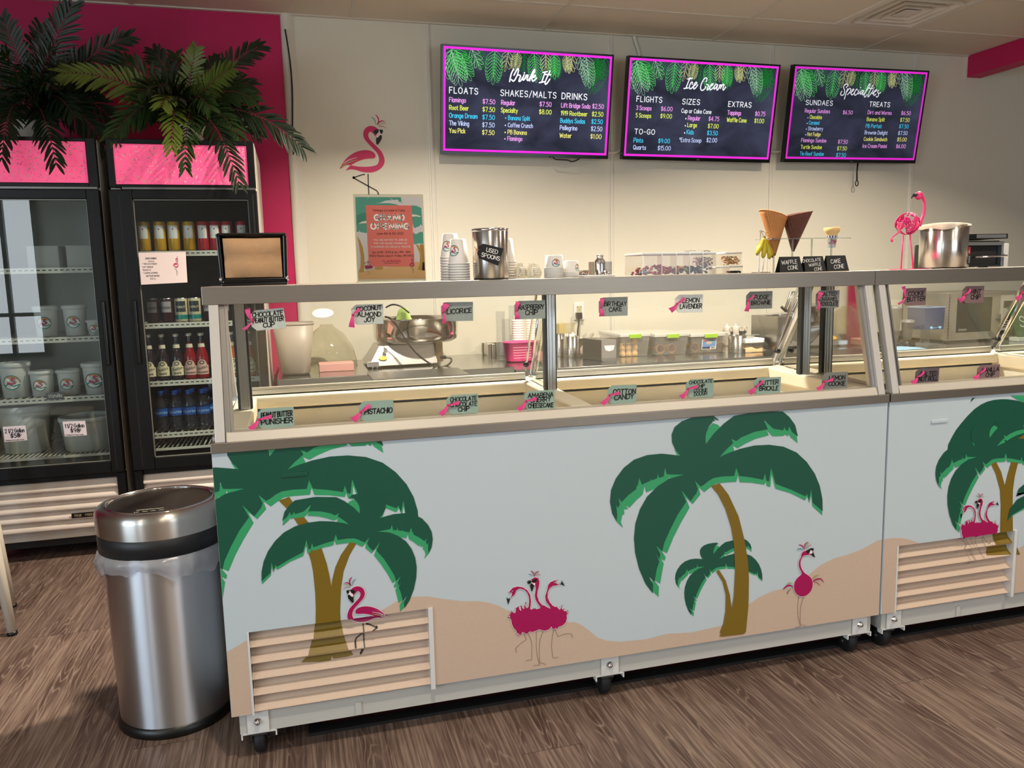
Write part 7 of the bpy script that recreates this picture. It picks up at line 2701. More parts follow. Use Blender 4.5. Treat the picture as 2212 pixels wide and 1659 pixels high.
def wafer_mat(name, rgb, dark):
    m = mat(name, rgb, 0.6)
    nt = m.node_tree
    p = nt.nodes['Principled BSDF']
    tc = nt.nodes.new('ShaderNodeTexCoord')
    mp = nt.nodes.new('ShaderNodeMapping')
    mp.inputs['Rotation'].default_value = (0.0, 0.35, 0.0)
    w1 = nt.nodes.new('ShaderNodeTexWave')
    w1.bands_direction = 'X'
    w1.inputs['Scale'].default_value = 62
    w2 = nt.nodes.new('ShaderNodeTexWave')
    w2.bands_direction = 'Z'
    w2.inputs['Scale'].default_value = 62
    nt.links.new(tc.outputs['Object'], mp.inputs[0])
    nt.links.new(mp.outputs[0], w1.inputs[0])
    nt.links.new(mp.outputs[0], w2.inputs[0])
    mn = nt.nodes.new('ShaderNodeMath')
    mn.operation = 'MAXIMUM'
    nt.links.new(w1.outputs['Fac'], mn.inputs[0])
    nt.links.new(w2.outputs['Fac'], mn.inputs[1])
    mx = nt.nodes.new('ShaderNodeMix')
    mx.data_type = 'RGBA'
    mx.inputs['A'].default_value = srgb(*dark)
    mx.inputs['B'].default_value = srgb(*rgb)
    nt.links.new(mn.outputs[0], mx.inputs['Factor'])
    nt.links.new(mx.outputs['Result'], p.inputs['Base Color'])
    b = nt.nodes.new('ShaderNodeBump')
    b.inputs['Strength'].default_value = 0.8
    b.inputs['Distance'].default_value = 0.002
    nt.links.new(mn.outputs[0], b.inputs['Height'])
    nt.links.new(b.outputs[0], p.inputs['Normal'])
    return m


WAF = wafer_mat('waffle_tan', (216, 146, 84), (170, 98, 46))
WAFD = wafer_mat('waffle_chocolate', (112, 62, 44), (72, 36, 26))
waffle('waffle_cone', 'tan rolled waffle cone in the acrylic rack, behind the bananas', (1672, 554), (1646, 457), (1692, 474), WAF, mat('wafer_edge', (232, 168, 100), 0.6))
waffle('waffle_cone', 'dark chocolate waffle cone in the middle of the acrylic rack', (1712, 545), (1695, 472), (1747, 457), WAFD, mat('wafer_edge_dark', (120, 66, 46), 0.6))
b0 = sx(1796, 535, CY_)
t = thing('cake_cone', 'small cake cone in a printed paper sleeve at the right of the rack', 'ice cream cone', tuple(b0), 0, 'sample cones in the acrylic rack')
k_ = (CY_ - EYE[1]) / FPX * 1.03
CAKE = mat('cake_wafer', (232, 190, 124), 0.6)
g = G().use(CAKE)
g.lathe([(9 * k_, 0.4 * k_), (11.5 * k_, 28 * k_), (12.5 * k_, 30 * k_), (13.5 * k_, 33 * k_), (17.5 * k_, 38 * k_), (19.5 * k_, 47 * k_), (18.3 * k_, 47.5 * k_), (15 * k_, 38 * k_), (10 * k_, 30 * k_), (8 * k_, 3 * k_), (0, 3 * k_)], 28)
obj('wafer', g, t)
g = G().use(mat('sleeve_paper', (240, 230, 228), 0.6))
g.lathe([(9.4 * k_, 0.0), (12.3 * k_, 28.5 * k_)], 28)
g.use(mat('sleeve_blue', (44, 60, 110), 0.6))
for q in range(12):
    a_ = q * 2 * PI / 12 - 0.1
    R0, R1 = 12.0 * k_, 12.45 * k_
    g.strip([[((R0 + 0.0003) * math.cos(a_ + d), (R0 + 0.0003) * math.sin(a_ + d), 23.5 * k_), ((R1 + 0.0003) * math.cos(a_ + d), (R1 + 0.0003) * math.sin(a_ + d), 28.3 * k_)] for d in (0, 0.14, 0.28)])
g.use(mat('sleeve_red', (206, 62, 96), 0.6))
rr = 10.8 * k_
text(g, 'Joy', lambda u, v: ((rr + 0.0006 + v * 0.1) * math.sin(u / rr - 0.45), -(rr + 0.0006 + v * 0.1) * math.cos(u / rr - 0.45), 10 * k_ + v), 0, 0, 10 * k_, 0.2, 'c', 0.25, 1.2)
obj('paper_sleeve', g, t, fix=False)

# tent signs
for k, (px, ls, lb) in enumerate(((((1690, 554.5), (1731, 553.5), (1736, 583.5), (1686, 585)), ['WAFFLE', 'CONE'], 'black tent sign chalked Waffle Cone, left of the three'),
                              (((1746, 553.5), (1784, 552.5), (1786, 582), (1739, 583.5)), ['CHOCOLATE', 'WAFFLE', 'CONE'], 'black tent sign chalked Chocolate Waffle Cone, the middle one'),
                              (((1791, 552), (1831, 551), (1835, 581), (1787, 582)), ['CAKE', 'CONE'], 'black tent sign chalked Cake Cone, right of the three'))):
    Yf = 0.20
    a, b = sx(*px[3], Yf), sx(*px[2], Yf)
    hw = (b[0] - a[0]) / 2 - 0.001
    h = sx(*px[0], Yf)[2] - ST
    t = thing('tent_sign', lb, 'sign', ((a[0] + b[0]) / 2, Yf, ST), 0, 'tent signs under the cone rack')
    g = G().use(mat('chalk_card', (22, 22, 23), 0.7))
    tw = hw * 0.88
    g.hexa([(-hw, 0, 0), (hw, 0, 0), (hw, 0.002, 0), (-hw, 0.002, 0), (-tw, 0.016, h), (tw, 0.016, h), (tw, 0.018, h), (-tw, 0.018, h)])
    g.hexa([(-hw, 0.032, 0), (hw, 0.032, 0), (hw, 0.034, 0), (-hw, 0.034, 0), (-tw, 0.0175, h), (tw, 0.0175, h), (tw, 0.0195, h), (-tw, 0.0195, h)])
    obj('board', g, t)
    g = G().use(mat('chalk_white', (244, 240, 234), 0.7))
    n = len(ls)
    for i, s in enumerate(ls):
        sz = h * (0.24 if n == 2 else 0.19)
        v = h * (0.62 - i * 0.34 if n == 2 else 0.70 - i * 0.27) - sz / 2
        wv = text_width(s, 1.8) * sz / 10
        u = -wv / 2 + (hw * 0.12 * (i * 2 - (n - 1)))
        text(g, s, lambda a_, b_: (a_, 0.016 * b_ / h - 0.0006, b_), u, v, sz, 0.13, 'l', 0.12, 1.8, 1.0, 0.03, rt, rot=0.06)
    obj('lettering', g, t, fix=False)

# ------------------------------------------------------------------ things on the right freezer's overshelf
FYY = 0.20
PKM = mat('flamingo_pink', (244, 66, 130), 0.4)
PKD = mat('flamingo_deep', (206, 24, 110), 0.35)
c0 = sx(1968, 579, FYY)
t = thing('metal_flamingo', 'pink metal flamingo ornament with scroll body, left of the right canister', 'ornament', (c0[0], FYY, ST))
o_ = np.array([c0[0], FYY, ST])
Q = lambda x, y, dy=0.0: tuple(at(x, y, Y=FYY) - o_ + np.array([0, dy, 0]))
ctr = Vector(Q(1960, 483))
k_ = (FYY - EYE[1]) / FPX * 1.03
R = 27 * k_
g = G().use(PKD)
rnd = random.Random(2)
def spiral(g, c, nrm, r, turns, th, m_):
    g.use(m_)
    n_ = Vector(nrm).normalized()
    u = n_.cross(Vector((0, 0, 1)))
    u = u.normalized() if u.length > 0.1 else Vector((1, 0, 0))
    v = n_.cross(u)
    pts = []
    N = int(14 * turns)
    for i in range(N + 1):
        q = i / N
        a_ = q * turns * 2 * PI
        p = Vector(c) + (u * math.cos(a_) + v * math.sin(a_)) * (r * (1 - 0.86 * q))
        # bend to the body's surface
        d = (p - ctr)
        pts.append(tuple(ctr + Vector((d.x, d.y, d.z)).normalized() * R * (1.0)))
    g.tube(pts, th, 6)
for (az, el, r, m_) in ((-0.45, -0.35, 0.42, PKM), (0.55, -0.35, 0.40, PKM), (0.05, 0.28, 0.38, PKM), (0.85, 0.35, 0.30, PKD), (-0.80, 0.30, 0.34, PKD), (0.15, 0.95, 0.36, PKD), (-1.35, -0.2, 0.36, PKM), (1.4, -0.2, 0.34, PKM),
                        (2.4, 0.1, 0.45, PKD), (-2.4, 0.1, 0.45, PKD), (3.14, 0.6, 0.4, PKD), (0.05, -0.95, 0.36, PKD)):
    d = Vector((math.sin(az) * math.cos(el), -math.cos(az) * math.cos(el), math.sin(el)))
    spiral(g, ctr + d * R, d, R * r, 2.2, 1.7 * k_, m_)
g.use(PKD)
for az in np.linspace(0, PI, 5)[:-1]:
    g.tube([tuple(ctr + Vector((math.cos(az) * math.cos(q), math.sin(az) * math.cos(q), math.sin(q))) * R * 0.97) for q in np.linspace(0, 2 * PI, 24)[:-1]], 1.1 * k_, 5, closed=True)
obj('scroll_body', g, t)
g = G().use(PKM)
nk = catmull([Q(1986, 488), Q(1990, 476), Q(1995, 462), Q(1997, 447), Q(1996, 434), Q(1992, 424), Q(1986, 419), Q(1980, 422)], 4)
n = len(nk)
g.tube(nk, [k_ * (4.6 - 1.2 * math.sin(PI * i / (n - 1)) + (2.2 if i > n - 8 else 0)) for i in range(n)], 10)
g.ball(Q(1984, 425), 8.5 * k_, 12, 1.15, 0.8, 0.9)
obj('neck', g, t)
g = G().use(BLACKP)
g.tube(catmull([Q(1978, 421), Q(1972, 423), Q(1968.5, 429)], 4), [4.6 * k_, 4.6 * k_, 4.2 * k_, 3.8 * k_, 3.2 * k_, 2.6 * k_, 2.0 * k_, 1.2 * k_, 0.4 * k_], 8)
obj('beak', g, t)
for a_, b_ in (((1951, 506), (1946.5, 578)), ((1966, 504), (1972.5, 578))):
    g = G().use(PKM)
    p, q = Q(*a_), Q(*b_)
    g.tube([p, (q[0], q[1], 0.002)], 1.7 * k_, 7)
    obj('leg', g, t)
g = G().use(PKM)
g.tube(catmull([Q(1946, 498), Q(1936, 506), Q(1928, 512), Q(1925, 518), Q(1927, 522), Q(1929, 517)], 4), 1.6 * k_, 6)
obj('tail', g, t)
g = G().use(PKM)
x0, x1 = Q(1940, 578)[0], Q(2000, 577)[0]
g.prism(rounded(x0, -0.035, x1, 0.05, 0.01), 0.0022, 'Z', 0.0)
obj('base_plate', g, t)

t_, x_, r_, h_ = canister(1996, 2076, 487, 0.27, 'steel canister with white bag liner on the right freezer')
g = G().use(glass('liner_bag', (250, 240, 226), 0.5, 0.7, (240, 226, 204), 0.4))
rows = []
n = 60
for j, (rr, dz) in enumerate(((0.93, -0.02), (0.99, 0.003), (1.05, 0.004), (1.10, -0.004), (1.09, -1))):
    row = []
    for k in range(n):
        th = 2 * PI * k / n
        drop = -0.010 - 0.007 * math.sin(th * 2 + 0.6) - 0.004 * math.sin(th * 5)
        row.append((r_ * (rr + 0.012 * math.sin(th * 9 + j)) * math.cos(th), r_ * (rr + 0.012 * math.sin(th * 9 + j)) * math.sin(th), h_ + (drop if dz == -1 else dz + 0.003 * math.sin(th * 2))))
    rows.append(row)
g.strip(rows, close=True)
o = obj('liner_bag', g, None, fix=False)
o.location = (x_, 0.27, ST)
tag(o, 'white bag liner folded over the rim of the right steel canister', 'bag')
hang_tag('hang_tag', 'black tag reading Used Spoons on the right steel canister, turned sideways', [(2058, 517), (2079, 509), (2080, 540), (2060, 547)], 0.27 - r_ * 0.55, [('USED', 0.30, 0.17), ('SPOONS', 0.68, 0.15)], MATS['chalk_card'], MATS['chalk_white'], x_)
g = G().use(glass('smoke_acrylic', (190, 192, 184), 1.0, 0.3, (150, 152, 144)))
a, b = sx(1974, 577, 0.36), sx(1996, 577, 0.36)
h = sx(1985, 529, 0.36)[2] - ST
g.prism([(p[0] + a[0], p[1] + ST) for p in [(0, 0), (b[0] - a[0] + 0.03, 0), (b[0] - a[0] + 0.03, h), (0.008, h), (0.003, h - 0.004)]], 0.004, 'Y', 0.36)
tag(obj('acrylic_sign', g), 'smoky grey acrylic panel standing behind the flamingo ornament', 'panel')

# compact toaster
TY = 0.295
a, b = sx(2081, 577, TY), sx(2166, 577, TY)
k_ = (TY - EYE[1]) / FPX * 1.04
t = thing('conveyor_toaster', 'small black and steel toaster beside the right canister', 'toaster', (a[0], TY, ST))
W_ = b[0] - a[0]
H_ = sx(2120, 505, TY)[2] - ST
g = G().use(BLACKM)
g.box((0.0, 0.02, 0.003), (W_, 0.14, H_ * 0.80)); g.box((0, 0.0, 0.003), (W_ * 0.17, 0.02, H_ * 0.62)); g.box((W_ * 0.17, 0.004, 0.003), (W_, 0.02, 0.010))
obj('body', g, t, 0.002)
g = G().use(BLACKP)
g.box((-0.004, -0.012, H_ * 0.84), (W_ + 0.004, 0.14, H_))
obj('hood', g, t, 0.002)
g = G().use(mat('toaster_steel', (150, 150, 148), 0.4, 0.7))
g.box((W_ * 0.22, -0.0135, H_ * 0.87), (W_ * 0.97, -0.012, H_ * 0.975))
obj('hood_plate', g, t)
g = G().use(mat('toaster_steel', (150, 150, 148), 0.4, 0.7))
g.box((W_ * 0.05, 0.0, H_ * 0.66), (W_, 0.02, H_ * 0.77)); g.box((W_ * 0.95, 0.0, 0.005), (W_, 0.02, H_ * 0.66))
obj('front_frame', g, t, 0.001)
g = G().use(CHROME)
g.tube([(W_ * 0.22, -0.012, H_ * 0.31), (W_ * 1.02, -0.012, H_ * 0.34)], 0.0042, 10)
g.tube([(W_ * 0.26, -0.012, H_ * 0.31), (W_ * 0.26, 0.01, H_ * 0.31)], 0.003, 8)
g.tube([(W_ * 0.96, -0.012, H_ * 0.335), (W_ * 0.96, 0.01, H_ * 0.335)], 0.003, 8)
obj('door_handle', g, t)
g = G().use(mat('toaster_red', (196, 40, 46), 0.4))
g.box((W_ * 0.02, -0.001, H_ * 0.40), (W_ * 0.15, 0.0, H_ * 0.61))
g.use(PAPER)
text(g, 'CTS', lambda u, v: (u, -0.0014, v), W_ * 0.03, H_ * 0.45, H_ * 0.06, 0.16)
g.use(mat('toaster_steel', (150, 150, 148), 0.4, 0.7))
g.box((W_ * 0.02, -0.001, H_ * 0.14), (W_ * 0.15, 0.0, H_ * 0.36))
g.use(BLACKP)
for z in (0.21, 0.30):
    g.lathe([(0, -0.004), (0.003, -0.004), (0.003, 0)], 8, (W_ * 0.08, -0.001, H_ * z), axis='Y')
obj('control_panel', g, t)
g = G().use(CHROME)
g.lathe([(0, -0.006), (0.0045, -0.006), (0.0055, 0)], 12, (W_ * 0.09, 0.0, H_ * 0.06), axis='Y')
obj('timer_knob', g, t)
# glove box
GY_ = 0.33
a, b = sx(2150, 576, GY_), sx(2194, 576, GY_)
h = sx(2180, 525, GY_)[2] - ST
t = thing('glove_box', 'white glove carton with blue print, partly hidden by the toaster', 'box', (a[0] + 0.015, GY_ + 0.05, ST))
W_ = b[0] - a[0]
g = G().use(PAPER)
g.box((0, 0, 0), (W_, 0.06, h))
obj('carton', g, t, 0.001)
g = G().use(mat('glove_blue', (30, 112, 158), 0.5))
text(g, 'hiHands', lambda u, v: (u, -0.0006, v), W_ * 0.26, h * 0.64, h * 0.14, 0.24, 'l', wide=0.75)
g.box((W_ * 0.30, -0.0005, h * 0.04), (W_ * 0.78, 0.0, h * 0.58))
obj('print', g, t, fix=False)
g = G().use(mat('glove_skin', (206, 170, 140), 0.6))
g.poly([(W_ * x, -0.0010, h * z) for x, z in ((0.34, 0.08), (0.62, 0.06), (0.70, 0.16), (0.60, 0.24), (0.44, 0.22), (0.34, 0.16))])
obj('hand_picture', g, t, fix=False)

# ================================================================== BACK COUNTER BEHIND THE FREEZERS
CTOP = mat('counter_steel', (168, 168, 164), 0.16, 1.0, noise=0.05, nscale=5, aniso=(12, 1, 1))
CZ, TZ = 0.83, 0.812


def counter(name, label, x0, x1, y0, z, splash):
    t = thing(name, label, 'counter', ((x0 + x1) / 2, (y0 + 2.915) / 2, 0), 0, 'steel work tables along the back wall')
    hw, hd = (x1 - x0) / 2, (2.915 - y0) / 2
    g = G().use(CTOP)
    g.box((-hw, -hd, z - 0.045), (hw, hd, z))
    obj('worktop', g, t, 0.004)
    if splash:
        g = G().use(CTOP)
        g.box((-hw, hd - 0.02, z + 0.0005), (hw, hd, z + splash))
        obj('backsplash', g, t, 0.002)
    g = G().use(CTOP)
    g.box((-hw + 0.05, -hd + 0.05, 0.22), (hw - 0.05, hd - 0.05, 0.245))
    obj('undershelf', g, t)
    for sx_ in (-1, 1):
        for sy in (-1, 1):
            g = G().use(STEEL)
            g.cyl((sx_ * (hw - 0.05), sy * (hd - 0.05), 0.008), (sx_ * (hw - 0.05), sy * (hd - 0.05), z - 0.045), 0.02, 12)
            obj('leg', g, t)
    return t


counter('work_table', 'steel work table holding the grey waste basket and the cotton candy machine', 0.125, 1.405, 2.08, CZ, 0)
counter('work_table', 'steel work table with the cup dispensers and clear storage bins', 1.412, 3.36, 2.08, TZ, 0.09)
counter('work_table', 'steel work table under the microwave behind the right freezer', 3.37, 6.3, 2.12, 0.79, 0.06)

# tall grey waste basket
a, b = at(588, 705, Y=2.30), at(678, 702, Y=2.30)
r = (b[0] - a[0]) / 2
zt_ = at(635, 697, Y=2.30)[2]
t = thing('waste_basket', 'tall tapered grey waste basket standing on the left work table', 'bin', ((a[0] + b[0]) / 2, 2.30, CZ))
g = G().use(mat('basket_grey', (150, 140, 128), 0.45))
h = zt_ - CZ
g.lathe([(0, 0.002), (r * 0.62, 0.0), (r * 0.70, 0.012), (r, h), (r * 0.96, h), (r * 0.68, 0.016), (0, 0.012)], 40, power=3.2)
obj('body', g, t)
g = G().use(mat('basket_grey', (150, 140, 128), 0.45))
g.lathe([(r * 0.99, h - 0.012), (r * 1.02, h - 0.006), (r * 1.02, h + 0.001), (r * 0.965, h + 0.001)], 40, power=3.2)
obj('rim', g, t)

# pink carton under a clear tray
a, b = at(690, 803, Y=2.32), at(765, 800, Y=2.32)
g = G().use(mat('pink_carton', (206, 150, 142), 0.5))
g.box((a[0], 2.32, CZ), (b[0], 2.44, CZ + 0.045))
tag(obj('pink_carton', g, None, 0.003), 'flat pink carton lying between the waste basket and the cotton candy machine', 'box')
g = G().use(glass('clear_tray', (240, 238, 226), 1.2, 0.06))
x = (a[0] + b[0]) / 2 + 0.02
g.lathe([(0.168, 0.0), (0.172, 0.004), (0.155, 0.10), (0.10, 0.19), (0.04, 0.235), (0.04, 0.245), (0.0, 0.245)], 40)
o = obj('clear_dome', g)
o.location = (x - 0.05, 2.68, CZ)
tag(o, 'large clear plastic dome behind the pink carton', 'dome')

# cotton candy machine
MY = 2.56
a, b = at(806, 720, Y=MY), at(988, 712, Y=MY)
R = (b[0] - a[0]) / 2
mx_ = (a[0] + b[0]) / 2
BL, BR = at(797, 798, Z=CZ), at(945, 788, Z=CZ)
t = thing('cotton_candy_machine', 'cotton candy machine with wide steel bowl on a sloped steel base', 'machine', (mx_, MY, CZ))
zr, zb = at(897, 690, Y=MY - R)[2] - CZ, at(897, 742, Y=MY - R * 0.9)[2] - CZ
g = G().use(mat('bowl_steel', (212, 208, 202), 0.08, 1.0))
g.lathe([(0, zb - 0.002), (R * 0.90, zb - 0.002), (R * 0.97, zb + 0.012), (R * 0.99, zb + 0.04), (R, zr - 0.008), (R * 1.02, zr - 0.005), (R * 1.02, zr), (R * 0.99, zr), (R * 0.97, zb + 0.04), (R * 0.88, zb + 0.004), (0, zb + 0.004)], 56)
obj('bowl', g, t)
x0, x1 = BL[0] - mx_, BR[0] - mx_
yf = (BL[1] + BR[1]) / 2 - MY
g = G().use(mat('machine_base_steel', (190, 188, 186), 0.32, 0.95, noise=0.05, nscale=20))
zt_ = zb - 0.012
g.hexa([(x0, yf, 0.012), (x1, yf + 0.02, 0.012), (x1, yf + 0.42, 0.012), (x0, yf + 0.40, 0.012), (x0 + 0.07, yf + 0.05, zt_), (x1 - 0.01, yf + 0.06, zt_), (x1 - 0.01, yf + 0.38, zt_), (x0 + 0.07, yf + 0.36, zt_)])
g.box((x0 - 0.006, yf - 0.004, 0.010), (x0 + 0.06, yf + 0.0, 0.040))
obj('base', g, t, 0.003)
for sx_ in (x0 + 0.03, x1 - 0.03):
    for y in (yf + 0.03, yf + 0.37):
        g = G().use(BLACKP)
        g.cyl((sx_, y, 0), (sx_, y, 0.011), 0.012, 10)
        obj('foot', g, t)
g = G().use(mat('machine_side', (120, 100, 70), 0.4, 0.6))
g.box((x1 - 0.006, yf + 0.03, 0.02), (x1 + 0.035, yf + 0.20, zt_ + 0.012))
obj('switch_panel', g, t, 0.002)
g = G().use(mat('yellow_sticker', (222, 176, 50), 0.5))
p = at(827, 773, Y=MY + yf + 0.025) - np.array(t.location)
for s_ in ((1, 0),):
    g.poly([(p[0] + 0.025 * math.cos(q), p[1] - 0.012 + 0.010 * math.sin(q) * 0.5, p[2] + 0.012 * math.sin(q)) for q in np.linspace(0, 2 * PI, 20)[:-1]])
obj('sticker', g, t, fix=False)
g = G().use(CHROME)
p = at(832, 757, Y=MY + yf + 0.02) - np.array(t.location)
g.box((p[0] - 0.010, p[1] - 0.016, p[2] - 0.014), (p[0] + 0.010, p[1] + 0.004, p[2] + 0.012))
obj('clasp', g, t, 0.003)
g = G().use(CHROME)
for px, py in ((805, 795), (815, 794), (822, 791)):
    p = at(px, py, Y=MY + yf - 0.004) - np.array(t.location)
    g.ball((p[0], p[1] - 0.002, p[2]), 0.005, 8)
obj('screws', g, t)
g = G().use(BLACKP)
W2 = np.array(t.location)
cd = [at(*p, Y=y) - W2 for p, y in (((834, 664), 2.36), ((848, 658), 2.33), ((866, 662), 2.31), ((884, 676), 2.295))]
g.tube(catmull([tuple(p) for p in cd], 5), 0.005, 7)
cd = [at(*p, Y=y) - W2 for p, y in (((832, 684), 2.34), ((846, 690), 2.29), ((862, 710), 2.28), ((880, 740), 2.275), ((905, 768), 2.27), ((930, 786), 2.27), ((945, 794), 2.28), ((965, 790), 2.30), ((975, 780), 2.32), ((972, 773), 2.33), ((955, 772), 2.34))]
g.tube(catmull([tuple(p) for p in cd], 5), 0.0055, 7)
obj('power_cord', g, t)
g = G().use(BLACKP)
p = at(958, 772, Y=2.34) - W2
g.box((p[0] - 0.02, p[1] - 0.01, p[2] - 0.010), (p[0] + 0.014, p[1] + 0.012, p[2] + 0.010))
obj('plug', g, t, 0.003)
g = G().use(mat('lime_bag', (176, 206, 110), 0.5))
rows = []
for j in range(6):
    v = j / 5
    rows.append([(mx_ - 0.055 + 0.16 * (u - 0.5) * (1.1 - 0.5 * v), MY - 0.05 + 0.05 * math.sin(u * 6 + v * 2), CZ + zb + 0.02 + v * (zr - zb + 0.045) * (0.75 + 0.25 * math.sin(u * 4 + 0.5))) for u in np.linspace(0, 1, 9)])
g.strip(rows)
o = obj('lime_packet', g, None, fix=False)
so = o.modifiers.new('Solidify', 'SOLIDIFY')
so.thickness = 0.004
tag(o, 'lime green packet sticking out of the cotton candy bowl', 'packet')
g = G().use(mat('baking_sheet', (112, 110, 106), 0.3, 0.9))
q0, q1 = at(797, 803, Z=CZ), at(997, 802, Z=CZ)
g.box((q0[0] - 0.02, q1[1] - 0.22, CZ + 0.0005), (q1[0], q1[1] + 0.10, CZ + 0.010))
o = obj('baking_sheet', g, None, 0.003)
tag(o, 'dark steel sheet in front of the cotton candy machine', 'tray')

# ------------------------------------------------------------------ cup dispensers, pink basket, steel blocks
for px0, px1, py0, lb in ((1040, 1062, 743, 'left of two small steel pans at the end of the cup dispenser table'), (1063, 1071, 743, 'right of two small steel pans, next to the cup dispensers')):
    yb = 2.78
    a, b = at(px0, 760, Y=yb), at(px1, 760, Y=yb)
    h = at(px0, py0, Y=yb)[2] - TZ
    x0 = max(a[0], 1.418)
    x1 = max(b[0], x0 + 0.03) if px0 < 1050 else b[0]
    g = G().use(brushed('pan_steel', (200, 196, 184), 0.35, (1, 1, 30)))
    g.box((x0, yb, TZ), (x1 - 0.002, yb + 0.10, TZ + h))
    tag(obj('steel_pan', g, None, 0.004), lb, 'pan', 'steel pans on the table end')
CUPC = glass('clear_cup', (238, 240, 240), 1.3, 0.10, (236, 236, 232))
for k, (px, wd, py, n, mt, lb) in enumerate(((1082, 20, 672, 30, CUPC, 'tall stack of clear cups, leftmost in the dispenser'), (1094, 20, 688, 24, CUPC, 'second stack of clear cups beside the white cups'), (1119, 26, 690, 17, mat('white_lid_stack', (236, 230, 222), 0.5), 'wide stack of white cup lids behind the pink basket'),
                                             (1148, 22, 690, 17, mat('white_lid_stack', (236, 230, 222), 0.5), 'white cup lid stack at the right of the pink basket'), (1106, 12, 660, 16, CUPC, 'narrow tower of clear cups left of the raspberry chip tag'))):
    y_ = 2.62 if k != 4 else 2.72
    a = at(px, 740, Y=y_)
    r = wd / 2 * (y_ - EYE[1]) / FPX * 1.04
    h = at(px, py, Y=y_)[2] - TZ
    g = G().use(mt)
    prof = []
    for i in range(n):
        z = h * i / n
        prof += [(r * 0.90, z), (r, z + h / n * 0.35), (r, z + h / n * 0.6), (r * 0.90, z + h / n * 0.95)]
    g.lathe([(0, 0.001)] + prof + [(0, h)], 20)
    o = obj('cup_stack', g)
    o.location = (a[0], y_, TZ)
    tag(o, lb, 'cups', 'cup and lid stacks on the back table')
a, b = at(1087, 760, Y=2.50), at(1158, 756, Y=2.50)
rx = (b[0] - a[0]) / 2
h = at(1120, 740, Y=2.42)[2] - TZ
t = thing('pink_basket', 'hot pink perforated plastic basket on the back table', 'basket', ((a[0] + b[0]) / 2, 2.50, TZ))
g = G().use(mat('basket_pink', (244, 74, 136), 0.4))
g.lathe([(0, 0.003), (rx * 0.78, 0.001), (rx * 0.82, 0.01), (rx * 0.98, h - 0.006), (rx * 1.03, h - 0.004), (rx * 1.03, h), (rx * 0.96, h), (rx * 0.80, 0.012), (0, 0.008)], 36, sy=0.62, power=2.8)
obj('body', g, t)
g = G().use(mat('basket_hole', (255, 180, 206), 0.4))
for i in range(14):
    for j in range(5):
        u = -0.55 + i * 0.085
        z = h * (0.22 + 0.13 * j)
        rr = rx * (0.82 + 0.16 * z / h) + 0.001
        c = (rr * u, -rr * 0.62 * (1 - abs(u) ** 2.8) ** (1 / 2.8) - 0.001, z)
        g.poly([(c[0] + 0.003 * math.cos(q), c[1], c[2] + 0.003 * math.sin(q)) for q in np.linspace(0, 2 * PI, 7)[:-1]])
obj('perforations', g, t, fix=False)


# ------------------------------------------------------------------ perforated cutlery cylinders and what stands in them
def cutlery(px0, px1, py0, y_, label, base=TZ):
    a, b = at(px0, 750, Y=y_), at(px1, 750, Y=y_)
    r = (b[0] - a[0]) / 2
    h = at((px0 + px1) / 2, py0, Y=y_ - r)[2] - base
    t = thing('cutlery_cylinder', label, 'utensil holder', ((a[0] + b[0]) / 2, y_, base), 0, 'perforated cutlery cylinders')
    g = G().use(anisotropic(mat('cylinder_steel', (196, 194, 190), 0.28, 1.0), 0.7))
    g.lathe([(0, 0.002), (r * 0.97, 0.0), (r, 0.004), (r, h), (r * 0.95, h), (r * 0.95, 0.006), (0, 0.006)], 32)
    obj('body', g, t)
    g = G().use(mat('hole_dark', (40, 38, 36), 0.8))
    for i in range(16):
        for j in range(6):
            th = 2 * PI * i / 16
            z = h * (0.18 + 0.13 * j)
            R_ = r + 0.0006
            g.poly([(R_ * math.sin(th + 0.035 * math.cos(q)), -R_ * math.cos(th + 0.035 * math.cos(q)), z + 0.0032 * math.sin(q)) for q in np.linspace(0, 2 * PI, 7)[:-1]])
    obj('perforations', g, t, fix=False)
    return t, (a[0] + b[0]) / 2, r, h


t_, x_, r_, h_ = cutlery(1218, 1249, 727, 2.60, 'steel cylinder full of white spoons under the wall outlet')
rnd = random.Random(8)
for k in range(9):
    g = G().use(WHITEP)
    a_ = rnd.uniform(0, 6.28)
    q = rnd.uniform(0.2, 0.8) * r_
    g.tube([(q * math.cos(a_) * 0.5, q * math.sin(a_) * 0.5, 0.01), (q * math.cos(a_), q * math.sin(a_), h_ + rnd.uniform(0.004, 0.020))], 0.0045, 6)
    o = obj('plastic_spoon', g)
    o.location = (x_, 2.60, TZ + 0.004)
    tag(o, 'white plastic spoon standing in the cylinder under the wall outlet', 'spoon', 'spoons in the steel cylinder')
cutlery(1196, 1220, 722, 2.70, 'steel cylinder half hidden behind the freezer upright')
g = G().use(glass('tall_clear', (240, 238, 226), 1.0, 0.12, (232, 226, 204)))
a, b = at(1206, 750, Y=2.80), at(1240, 750, Y=2.80)
h = at(1220, 698, Y=2.80)[2] - TZ
g.box((a[0], 2.78, TZ), (b[0], 2.86, TZ + h))
g.use(mat('yellow_straws', (228, 206, 130), 0.5))
g.box((a[0] + 0.004, 2.785, TZ + 0.05), (a[0] + 0.05, 2.855, TZ + h - 0.004))
tag(obj('straw_box', g), 'clear box with yellow straws behind the steel cylinders', 'box')
